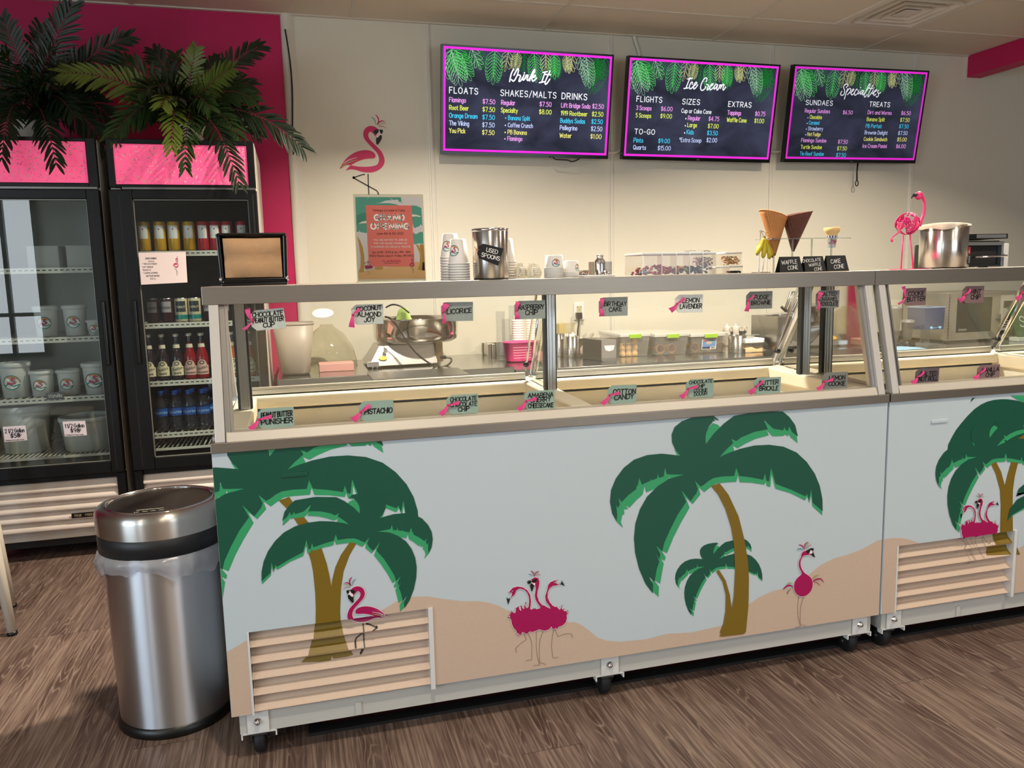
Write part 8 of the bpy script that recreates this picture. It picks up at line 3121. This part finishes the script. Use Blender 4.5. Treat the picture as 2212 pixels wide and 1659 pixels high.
# wall outlet and plug
p0, p1 = at(1238.5, 653.5, Y=WALL), at(1262, 690.5, Y=WALL)
t = thing('wall_outlet', 'white wall outlet with a black plug in its lower socket', 'outlet', ((p0[0] + p1[0]) / 2, WALL - 0.004, (p0[2] + p1[2]) / 2))
hw, hh = (p1[0] - p0[0]) / 2, (p0[2] - p1[2]) / 2
g = G().use(mat('outlet_white', (238, 236, 230), 0.35))
g.box((-hw, -0.004, -hh), (hw, 0.003, hh))
obj('cover_plate', g, t, 0.002)
g = G().use(mat('outlet_beige', (206, 194, 160), 0.4))
g.box((-hw * 0.45, -0.006, -hh * 0.62), (hw * 0.45, -0.004, hh * 0.62))
obj('receptacle', g, t, 0.001)
g = G().use(BLACKP)
g.box((-0.002, -0.0065, hh * 0.1), (0.002, -0.006, hh * 0.2)); g.box((-0.014, -0.0065, hh * 0.35), (-0.011, -0.006, hh * 0.5)); g.box((0.011, -0.0065, hh * 0.35), (0.014, -0.006, hh * 0.5))
obj('slots', g, t)
t = thing('power_plug', 'black plug and cord running down from the wall outlet', 'plug', (0, 0, 0))
P = lambda x, y, yy: tuple(at(x, y, Y=yy))
g = G().use(BLACKP)
q = P(1251, 681, WALL - 0.03)
g.hexa([(q[0] - 0.018, WALL - 0.045, q[2] - 0.026), (q[0] + 0.018, WALL - 0.045, q[2] - 0.026), (q[0] + 0.018, WALL - 0.011, q[2] - 0.026), (q[0] - 0.018, WALL - 0.011, q[2] - 0.026),
        (q[0] - 0.020, WALL - 0.040, q[2] + 0.018), (q[0] + 0.020, WALL - 0.040, q[2] + 0.018), (q[0] + 0.020, WALL - 0.011, q[2] + 0.018), (q[0] - 0.020, WALL - 0.011, q[2] + 0.018)])
obj('plug', g, t, 0.003)
g = G().use(BLACKP)
g.tube(catmull([P(1251, 684, WALL - 0.03), P(1250, 700, WALL - 0.04), P(1248, 716, WALL - 0.05), P(1248, 740, WALL - 0.06), (P(1248, 740, WALL - 0.06)[0], WALL - 0.06, TZ + 0.006)], 4), 0.006, 7)
obj('cord', g, t)
# clear bag tied at the top
x = at(1266, 760, Y=2.60)[0]
t = thing('tied_bag', 'clear bag of pale mix tied at its neck beside the spoon cylinder', 'bag', (x, 2.60, TZ))
k_ = (2.56 - EYE[1]) / FPX * 1.04
g = G().use(mat('bag_mix', (206, 184, 172), 0.7, noise=0.2, nscale=40))
g.lathe([(0, 0.001), (11 * k_, 0), (14 * k_, 8 * k_), (13 * k_, 18 * k_), (8 * k_, 25 * k_), (2.5 * k_, 30 * k_)], 20)
obj('contents', g, t)
g = G().use(glass('poly_clear', (242, 242, 240), 1.0, 0.2, (230, 228, 222), 0.25))
rows = []
for j in range(5):
    v = j / 4
    rows.append([((2.6 + 13 * v * (0.6 + 0.4 * math.sin(k * 2.1))) * k_ * math.cos(2 * PI * k / 14) + 6 * k_ * v, (2.6 + 5 * v) * k_ * math.sin(2 * PI * k / 14), (30 + 24 * v * (0.8 + 0.2 * math.sin(k * 1.7))) * k_) for k in range(14)])
g.strip(rows, close=True)
obj('ruffle', g, t, fix=False)
# steel napkin dispenser
yn = 2.26
a, b = at(1299, 755, Y=yn), at(1331, 755, Y=yn)
h = at(1315, 733, Y=yn)[2] - TZ
t = thing('steel_dispenser', 'chrome napkin dispenser between the tied bag and the cone bins', 'napkin dispenser', (a[0], yn, TZ))
W_ = b[0] - a[0]
g = G().use(mat('dispenser_dark', (92, 92, 90), 0.3, 0.9))
g.hexa([(0.003, 0.004, 0.001), (W_ - 0.003, 0.004, 0.001), (W_ - 0.04, 0.22, 0.001), (-0.04, 0.22, 0.001), (0.003, 0.004, h - 0.003), (W_ - 0.003, 0.004, h - 0.003), (W_ - 0.04, 0.22, h - 0.003), (-0.04, 0.22, h - 0.003)])
obj('case', g, t, 0.004)
g = G().use(CHROME)
g.prism(rounded(0, 0.0, W_, h, 0.01), 0.006, 'Y', -0.004)
obj('face', g, t, 0.001)
g = G().use(PAPER)
g.prism([(W_ * x, h * z) for x, z in ((0.16, 0.72), (0.86, 0.72), (0.78, 0.52), (0.5, 0.46), (0.24, 0.52))], 0.003, 'Y', -0.008)
obj('napkin_slot', g, t)

# ------------------------------------------------------------------ clear storage bins with cones
BINM = glass('storage_clear', (244, 244, 242), 1.0, 0.14, (240, 238, 232))
LIDC = glass('storage_lid', (244, 244, 242), 1.0, 0.55, (236, 234, 228), 0.2)
LIME = mat('latch_lime', (150, 196, 46), 0.4)
yb = 2.42
binx = []
for px0, px1, lx0, lx1, lb in ((1341, 1403, 1358.5, 1384, 'left clear bin with lime latch, holding stacked cake cones'), (1415, 1486, 1440, 1465.5, 'middle clear bin with lime latch, holding two waffle cones'),
                               (1493, 1573, 1521, 1548, 'right clear bin with lime latch and a blue store label')):
    a, b = at(px0, 770, Y=yb), at(px1, 766, Y=yb)
    zt_ = at(px0 + 30, 720, Y=yb)[2] - TZ
    W_ = b[0] - a[0]
    t = thing('storage_bin', lb, 'storage box', (a[0], yb, TZ), 0, 'clear storage bins with lime latches')
    binx.append((a[0], W_, zt_))
    D = 0.36
    e = 0.012
    g = G().use(BINM)
    lo = [(e, e, 0.002), (W_ - e, e, 0.002), (W_ - e, D - e, 0.002), (e, D - e, 0.002)]
    hi = [(0, 0, zt_ - 0.022), (W_, 0, zt_ - 0.022), (W_, D, zt_ - 0.022), (0, D, zt_ - 0.022)]
    for q in range(4):
        g.poly([lo[q], lo[(q + 1) % 4], hi[(q + 1) % 4], hi[q]])
    g.poly(lo[::-1])
    obj('box', g, t, fix=False)
    g = G().use(LIDC)
    g.box((-0.006, -0.006, zt_ - 0.022), (W_ + 0.006, D + 0.006, zt_))
    obj('lid', g, t, 0.004)
    g = G().use(LIME)
    u0, u1 = at(lx0, 727, Y=yb)[0] - a[0], at(lx1, 727, Y=yb)[0] - a[0]
    g.box((u0, -0.014, zt_ - 0.030), (u1, -0.0065, zt_ - 0.004))
    obj('latch', g, t, 0.002)
    if lx0 > 1500:
        q0, q1 = at(1517, 734, Y=yb), at(1547.5, 754, Y=yb)
        fn = lambda u, v, l=0: (q0[0] - a[0] + u * (q1[0] - q0[0]), 0.002 + 0.012 * (1 - (q1[2] - TZ + v * (q0[2] - q1[2])) / (zt_ - 0.022)) - 0.003 - l * 0.0006, q1[2] - TZ + v * (q0[2] - q1[2]))
        g = G().use(PAPER)
        g.poly([fn(0, 0), fn(1, 0), fn(1, 1), fn(0, 1)])
        g.use(mat('label_blue', (106, 150, 206), 0.5)).poly([fn(.04, .28, 1), fn(.96, .28, 1), fn(.96, .86, 1), fn(.04, .86, 1)])
        g.use(mat('label_navy', (26, 48, 96), 0.5)).poly([fn(.04, .06, 1), fn(.58, .06, 1), fn(.58, .28, 1), fn(.04, .28, 1)])
        g.poly([fn(.4, .86, 1), fn(.96, .86, 1), fn(.96, .96, 1), fn(.4, .96, 1)])
        g.use(mat('label_red', (206, 60, 60), 0.5)).poly([fn(.08, .82, 2), fn(.36, .82, 2), fn(.36, .93, 2), fn(.08, .93, 2)])
        g.use(mat('label_taupe', (196, 180, 160), 0.5)).poly([fn(.5 + .22 * math.cos(q), .66 + .16 * math.sin(q), 2) for q in np.linspace(0, 6.28, 14)[:-1]])
        for q in range(4):
            g.use(MARK).poly([fn(.66 + q * .07, .08, 2), fn(.70 + q * .07, .08, 2), fn(.70 + q * .07, .24, 2), fn(.66 + q * .07, .24, 2)])
        obj('store_label', g, t, fix=False)
# cake cones, nested mouth up in columns
x0, W_, zt_ = binx[0]
CONEP = mat('cone_paper', (226, 214, 204), 0.6)
first = None
for i, px in enumerate((1343, 1359, 1378)):
    for j in range(2 if i != 2 else 3):
        xx = x0 + 0.033 + i * 0.042
        zz = TZ + 0.004 + j * 0.040
        lb = 'cake cone nested in the left storage bin, %s column' % ('left', 'middle', 'right')[i]
        if first is None:
            first = thing('cake_cone', lb, 'ice cream cone', (xx, yb + 0.05, zz), 0, 'cake cones in the left storage bin')
            g = G().use(CAKE)
            g.lathe([(0.018, 0.0), (0.020, 0.010), (0.0185, 0.016), (0.0165, 0.020), (0.014, 0.042), (0, 0.042)], 20)
            obj('wafer', g, first)
            g = G().use(CONEP)
            g.lathe([(0.0160, 0.024), (0.0142, 0.040)], 20)
            g.use(MATS['sleeve_blue'])
            for q in range(10):
                a_ = 2 * PI * q / 10
                g.strip([[(0.0158 * math.cos(a_ + d), 0.0158 * math.sin(a_ + d), 0.0265), (0.0152 * math.cos(a_ + d), 0.0152 * math.sin(a_ + d), 0.0315)] for d in (0, 0.17, 0.34)])
            obj('paper_sleeve', g, first, fix=False)
        else:
            dup(first, (xx, yb + 0.05, zz), 0, lb)
# waffle cones lying mouth to the front
def lying(px, py, y_, r, label, rot=0.0):
    c = at(px, py, Y=y_)
    t = thing('waffle_cone', label, 'ice cream cone', (c[0], y_, TZ + r + 0.005), rot, 'waffle cones in the storage bins')
    g = G().use(mat('waffle_plain', (196, 132, 92), 0.6, bump=0.4, bscale=300))
    g.lathe([(r, 0.0), (r * 0.93, 0.02), (0.003, 0.15), (0.002, 0.149), (r * 0.84, 0.02), (r * 0.90, 0.0)], 26, axis='Y')
    obj('rolled_wafer', g, t)
    g = G().use(mat('wafer_edge', (232, 168, 100), 0.6))
    g.tube([(r * 0.95 * math.cos(q), -0.001, r * 0.95 * math.sin(q)) for q in np.linspace(0, 2 * PI, 27)[:-1]], 0.0024, 6, closed=True)
    obj('wafer_rim', g, t)
    return t


w0 = lying(1427, 762, yb + 0.06, 0.029, 'left waffle cone lying in the middle storage bin')
c = at(1453, 760, Y=yb + 0.06)
dup(w0, (c[0], yb + 0.07, TZ + 0.034), 0.12, 'right waffle cone lying in the middle storage bin')
for px, lb in ((1503, 'left waffle cone dimly seen in the right storage bin'), (1532, 'middle waffle cone under the store label in the right storage bin'), (1558, 'right waffle cone dimly seen in the right storage bin')):
    c = at(px, 762, Y=yb + 0.06)
    dup(w0, (c[0], yb + 0.07, TZ + 0.034), -0.08, lb)

# squeeze bottles, cutlery with scoops, sugar box
for px, lb in ((1570, 'left clear squeeze bottle behind the right storage bin'), (1589, 'right clear squeeze bottle behind the right storage bin')):
    y_ = 2.80
    x = at(px, 720, Y=y_)[0]
    k_ = (y_ - EYE[1]) / FPX * 1.04
    h = at(px, 708, Y=y_)[2] - TZ
    t = thing('squeeze_bottle', lb, 'bottle', (x, y_, TZ), 0, 'squeeze bottles')
    g = G().use(mat('squeeze_clear', (214, 204, 192), 0.4))
    g.lathe([(0, 0.001), (9 * k_, 0), (9.4 * k_, 0.01), (9.4 * k_, h - 0.02), (8 * k_, h), (7 * k_, h + 0.004)], 20)
    obj('body', g, t)
    g = G().use(WHITEP)
    g.lathe([(7.2 * k_, h + 0.001), (7.2 * k_, h + 3.5 * k_), (2.4 * k_, h + 4.5 * k_), (1.0 * k_, h + 10 * k_), (0, h + 10 * k_)], 16)
    obj('nozzle_cap', g, t)
t_, x_, r_, h_ = cutlery(1575, 1609, 726, 2.38, 'steel cylinder of ice cream scoops right of the storage bins')
for k, (dx, lean) in enumerate(((-0.018, -0.02), (0.0, 0.02), (0.020, 0.035))):
    t = thing('ice_cream_scoop', ['ice cream scoop leaning left in the right steel cylinder', 'middle ice cream scoop in the right steel cylinder', 'ice cream scoop leaning right in the right steel cylinder'][k], 'scoop', (x_ + dx, 2.38, TZ + 0.006), 0, 'scoops in the steel cylinder')
    g = G().use(CHROME)
    g.tube([(-lean * 0.3, 0.0, 0.0), (lean, 0, h_ + 0.006)], 0.004, 8)
    obj('shaft', g, t)
    g = G().use(BLACKP)
    g.tube([(lean, 0, h_ + 0.006), (lean * 1.2, 0, h_ + 0.022)], 0.009, 8)
    obj('grip', g, t)
    g = G().use(mat('scoop_loop', (206, 198, 176), 0.3, 0.5))
    g.tube([(lean * 1.3 + 0.010 * math.cos(q), 0.004, h_ + 0.034 + 0.014 * math.sin(q)) for q in np.linspace(0, 2 * PI, 16)[:-1]], 0.0035, 6, closed=True)
    obj('ring', g, t)
yj = 2.30
a, b = at(1610, 765, Y=yj), at(1650, 765, Y=yj)
h = at(1630, 731, Y=yj)[2] - TZ
W_ = b[0] - a[0]
t = thing('sugar_box', 'clear box of tan crumbs with a white lid, right of the scoops', 'container', (a[0], yj, TZ))
g = G().use(CLR)
for p in (((0, 0, 0.002), (W_, 0, 0.002), (W_, 0, h - .03), (0, 0, h - .03)), ((0, W_, 0.002), (W_, W_, 0.002), (W_, W_, h - .03), (0, W_, h - .03)), ((0, 0, 0.002), (0, W_, 0.002), (0, W_, h - .03), (0, 0, h - .03)), ((W_, 0, 0.002), (W_, W_, 0.002), (W_, W_, h - .03), (W_, 0, h - .03)), ((0, 0, 0.002), (W_, 0, 0.002), (W_, W_, 0.002), (0, W_, 0.002))):
    g.poly(p)
obj('box', g, t, fix=False)
g = G().use(LIDW)
g.box((-0.003, -0.003, h - 0.030), (W_ + 0.003, W_ + 0.003, h))
obj('lid', g, t, 0.004)
g = G().use(glass('handle_clear', (240, 240, 238), 1.0, 0.3))
g.box((W_ * 0.15, 0.01, h + 0.0005), (W_ * 0.5, 0.04, h + 0.022)); g.box((W_ * 0.15, 0.01, h + 0.019), (W_ * 0.80, 0.04, h + 0.023))
obj('lid_handle', g, t)
g = G().use(mat('tan_crumbs', (228, 186, 138), 0.9, bump=0.8, bscale=300))
rows = []
for i in range(9):
    u = i / 8
    z = (h - 0.03) * (0.42 + 0.16 * math.sin(u * 7.0 - 0.6) * (0.6 + u * 0.6))
    rows.append([(0.003 + u * (W_ - 0.006), 0.004, 0.003), (0.003 + u * (W_ - 0.006), 0.004, z), (0.003 + u * (W_ - 0.006), W_ * 0.5, z + 0.012), (0.003 + u * (W_ - 0.006), W_ - 0.004, z)])
g.strip(rows)
o = obj('crumbs', g, None, fix=False)
o.location = (a[0], yj, TZ)
tag(o, 'tan crumbs heaped inside the clear box with a white lid', 'crumbs', None, 'stuff')

# ------------------------------------------------------------------ steel warmer with knobs, wire basket
yw = 2.20
a, b = at(1678, 760, Y=yw), at(1768, 755, Y=yw)
h = at(1690, 684, Y=yw)[2] - TZ
W_ = b[0] - a[0]
t = thing('topping_warmer', 'boxy steel topping warmer with black knobs, right of the storage bins', 'warmer', (a[0], yw, TZ))
g = G().use(brushed('warmer_steel', (160, 156, 148), 0.3, (1, 1, 30)))
g.box((0, 0, 0.012), (W_, 0.30, h))
obj('body', g, t, 0.004)
for sx_ in (0.03, W_ - 0.03):
    for y in (0.03, 0.27):
        g = G().use(BLACKP)
        g.cyl((sx_, y, 0), (sx_, y, 0.012), 0.012, 10)
        obj('foot', g, t)
for k, px in enumerate((1692, 1714)):
    c = at(px, 752 if k else 757, Y=yw) - np.array(t.location)
    g = G().use(BLACKP)
    g.lathe([(0, -0.024), (0.017, -0.024), (0.020, 0.0), (0, 0)], 18, tuple(c), axis='Y')
    g.use(CHROME).box((c[0] - 0.003, c[1] - 0.0255, c[2]), (c[0] + 0.003, c[1] - 0.024, c[2] + 0.014))
    obj('knob', g, t)
c = at(1688, 686, Y=yw + 0.2) - np.array(t.location)
g = G().use(CHROME)
g.lathe([(0.115, h + 0.001), (0.122, h + 0.005), (0.118, h + 0.010), (0.05, h + 0.018), (0, h + 0.020)], 32, (W_ * 0.48, 0.15, 0))
obj('pan_lid', g, t)
t = thing('wire_basket', 'steel wire rack with black feet leaning on the topping warmer', 'rack', (0, 0, 0))
g = G().use(mat('wire_steel', (150, 150, 148), 0.25, 1.0))
yy = 2.55
pts = [at(*p, Y=yy) for p in ((1695, 668), (1708, 630), (1738, 630), (1716, 674))]
g.tube([tuple(p) for p in pts], 0.006, 7, closed=True)
for q in np.linspace(0.15, 0.85, 5):
    g.tube([tuple(pts[0] * (1 - q) + pts[3] * q), tuple(pts[1] * (1 - q) + pts[2] * q)], 0.004, 6)
obj('wire_frame', g, t)
g = G().use(BLACKP)
g.tube([tuple(at(1688, 663, Y=yy)), tuple(at(1702, 676, Y=yy))], 0.010, 8)
obj('black_foot', g, t)
sup = at(1705, 676, Y=yy)
g = G().use(mat('wire_steel', (150, 150, 148), 0.25, 1.0))
g.cyl((sup[0], yy, TZ + h + 0.001), (sup[0], yy, sup[2]), 0.006, 8)
obj('stand_rod', g, t)

# ------------------------------------------------------------------ behind the right freezer: blender jars, sound box, microwave
KZ = 0.79
yk = 2.40
SMK = glass('blender_jar', (206, 208, 206), 1.3, 0.16, (150, 152, 150))
for px, wd, py, lb in ((1930, 34, 660, 'clear blender jar with grey lid, nearest the freezer post'), (1960, 30, 690, 'clear blender jar on a dark base, left of the blue box')):
    x = at(px, 720, Y=yk)[0]
    k_ = (yk - EYE[1]) / FPX * 1.05
    h = at(px, py, Y=yk)[2] - KZ
    t = thing('blender', lb, 'blender', (x, yk, KZ), 0, 'blenders behind the right freezer')
    r = wd / 2 * k_
    g = G().use(BLACKP)
    hb = h * (0.22 if px > 1950 else 0.10)
    g.lathe([(0, 0), (r * 1.15, 0), (r * 1.15, hb * 0.6), (r * 0.8, hb), (0, hb)], 24, power=3)
    obj('base', g, t)
    g = G().use(SMK)
    g.lathe([(r * 0.62, hb), (r * 0.70, hb + 0.03), (r, h - 0.02)], 24)
    obj('jar', g, t, fix=False)
    g = G().use(mat('blender_lid', (120, 122, 122), 0.4))
    g.lathe([(r * 1.03, h - 0.022), (r * 1.03, h - 0.006), (r * 0.5, h), (0, h)], 24)
    obj('lid', g, t)
g = G().use(mat('blue_cloth', (134, 176, 204), 0.9, bump=0.6, bscale=120))
c = at(1940, 742, Y=2.22)
rows = []
for j in range(9):
    v = j / 8
    rows.append([(c[0] - 0.12 + 0.30 * u, 2.16 + 0.16 * v, KZ + 0.002 + 0.030 * math.sin(PI * v) * (1 - 0.8 * u) * (0.8 + 0.2 * math.sin(9 * u + 4 * v))) for u in np.linspace(0, 1, 12)])
g.strip(rows)
o = obj('blue_cloth', g, None, fix=False)
tag(o, 'folded light blue cloth on the counter behind the right freezer', 'cloth')
a, b = at(1996, 700, Y=2.36), at(2040, 700, Y=2.36)
h1, h0 = at(2015, 664, Y=2.36)[2], at(2015, 712, Y=2.36)[2]
t = thing('blue_bin', 'translucent blue open box on a clear stand, left of the microwave', 'box', (a[0], 2.36, KZ))
W_ = b[0] - a[0]
BLU = glass('blue_plastic', (130, 152, 196), 1.2, 0.25, (110, 130, 176))
g = G().use(BLU)
z0, z1 = h0 - KZ, h1 - KZ
for p in (((0.006, 0, z0), (W_ - 0.006, 0, z0), (W_, 0, z1), (0, 0, z1)), ((0.006, .16, z0), (W_ - .006, .16, z0), (W_, .16, z1), (0, .16, z1)), ((.006, 0, z0), (.006, .16, z0), (0, .16, z1), (0, 0, z1)), ((W_ - .006, 0, z0), (W_ - .006, .16, z0), (W_, .16, z1), (W_, 0, z1)), ((.006, 0, z0), (W_ - .006, 0, z0), (W_ - .006, .16, z0), (.006, .16, z0))):
    g.poly(p)
obj('box', g, t, fix=False)
g = G().use(mat('blue_edge', (170, 190, 220), 0.4))
q = 0.0025
for p in (((0, -q, z1 - q), (W_, q, z1 + q)), ((0, 0.16 - q, z1 - q), (W_, 0.16 + q, z1 + q)), ((-q, 0, z1 - q), (q, 0.16, z1 + q)), ((W_ - q, 0, z1 - q), (W_ + q, 0.16, z1 + q))):
    g.box(*p)
obj('rim', g, t)
g = G().use(mat('blue_knob', (120, 186, 226), 0.4))
g.tube([(W_ * 0.30, -0.012, z0 + 0.012), (W_ * 0.72, -0.012, z0 + 0.012)], 0.003, 6)
g.ball((W_ * 0.30, -0.012, z0 + 0.012), 0.012, 8); g.ball((W_ * 0.72, -0.012, z0 + 0.012), 0.012, 8)
obj('clip', g, t)
g = G().use(glass('stand_clear', (240, 242, 242), 1.0, 0.1))
g.lathe([(0.09, 0.0), (0.09, 0.004), (0.03, 0.01), (0.03, z0)], 24, (W_ / 2, 0.08, 0))
obj('stand', g, t)
# microwave
ym = 2.45
x0, x1 = at(2047, 700, Y=ym)[0], at(2200, 700, Y=ym)[0]
zt_ = at(2080, 632, Y=ym)[2] - KZ
H_ = zt_
W_ = x1 - x0
t = thing('microwave', 'grey commercial microwave oven behind the right freezer', 'microwave', (x0, ym, KZ))
g = G().use(mat('microwave_grey', (150, 148, 138), 0.45, 0.3))
g.box((0, 0.025, 0.012), (W_, 0.44, H_))
obj('case', g, t, 0.006)
for sx_ in (0.04, W_ - 0.04):
    for y in (0.06, 0.40):
        g = G().use(BLACKP)
        g.cyl((sx_, y, 0), (sx_, y, 0.012), 0.014, 10)
        obj('foot', g, t)
g = G().use(mat('microwave_door', (158, 152, 138), 0.4, 0.2))
dw = at(2158, 700, Y=ym)[0] - x0
g.box((0.0, 0.0, 0.012), (dw, 0.025, H_ - 0.002))
dr = obj('door', g, t, 0.004)
g = G().use(mat('microwave_window', (38, 38, 36), 0.12))
wx0, wx1 = at(2066, 690, Y=ym)[0] - x0, at(2141, 690, Y=ym)[0] - x0
wz0, wz1 = at(2100, 717, Y=ym)[2] - KZ, at(2100, 643, Y=ym)[2] - KZ
g.box((wx0, -0.001, wz0), (wx1, 0.0, wz1))
obj('window', g, dr)
g = G().use(mat('microwave_print', (214, 210, 200), 0.5))
text(g, 'Amana', lambda u, v: (u, -0.0016, v), wx0 + 0.02, wz0 + 0.012, 0.018, 0.13, 'l', 0.25)
obj('brand_mark', g, dr, fix=False)
g = G().use(mat('hinge_steel', (176, 170, 158), 0.3, 0.7))
g.box((-0.004, -0.004, 0.02), (0.010, 0.0, H_ - 0.01))
g.use(MATS['dispenser_dark'])
for q in range(14):
    z = 0.03 + q * (H_ - 0.05) / 14
    g.box((0.0, -0.0046, z), (0.006, -0.004, z + 0.008))
obj('hinge', g, dr)
g = G().use(mat('hinge_steel', (176, 170, 158), 0.3, 0.7))
hx, hz = at(2154, 683, Y=ym)[0] - x0, at(2154, 683, Y=ym)[2] - KZ
g.box((hx - 0.02, -0.020, hz - 0.016), (hx + 0.016, 0.0, hz + 0.016))
obj('handle', g, dr, 0.003)
g = G().use(mat('keypad_white', (186, 182, 172), 0.4))
px0, px1 = at(2163, 680, Y=ym)[0] - x0, at(2190, 680, Y=ym)[0] - x0
g.box((px0, -0.002, 0.07), (px1, 0.024, H_ - 0.03))
kp = obj('control_panel', g, t, 0.002)
g = G().use(MATS['dispenser_dark'])
g.box((px0 + 0.014, -0.003, H_ * 0.66), (px1 - 0.014, -0.002, H_ * 0.80)); g.lathe([(0, -0.004), (0.005, -0.004), (0.005, -0.002)], 10, ((px0 + px1) / 2, 0, H_ * 0.52), axis='Y')
for q in range(4):
    g.box((px0 + 0.012, -0.0028, H_ * (0.26 + q * 0.05)), (px1 - 0.012, -0.002, H_ * (0.275 + q * 0.05)))
obj('display', g, kp)
# green chalk board
yg = 2.30
x0, z1 = at(2180, 664, Y=yg)[0], at(2200, 664, Y=yg)[2]
g = G()
t = thing('green_board', 'green framed board with white chalk script at the right photo edge', 'board', (x0 + 0.1, yg, KZ))
h = z1 - KZ
g.use(mat('board_green', (24, 92, 54), 0.6))
g.hexa([(0, 0, 0.03), (0.46, 0, 0.03), (0.46, 0.012, 0.03), (0, 0.012, 0.03), (0, 0.10, h), (0.46, 0.10, h), (0.46, 0.112, h), (0, 0.112, h)])
obj('panel', g, t)
g = G().use(WHITEP)
g.box((-0.02, -0.02, 0.0), (0.48, 0.06, 0.03))
obj('ledge', g, t, 0.004)
g = G().use(mat('chalk_white', (244, 240, 234), 0.7))
text(g, 'Specials', lambda u, v: (u, 0.10 * (v - 0.03) / (h - 0.03) - 0.001, v), 0.05, h * 0.42, 0.07, 0.10, 'l', 0.2)
obj('lettering', g, t, fix=False)
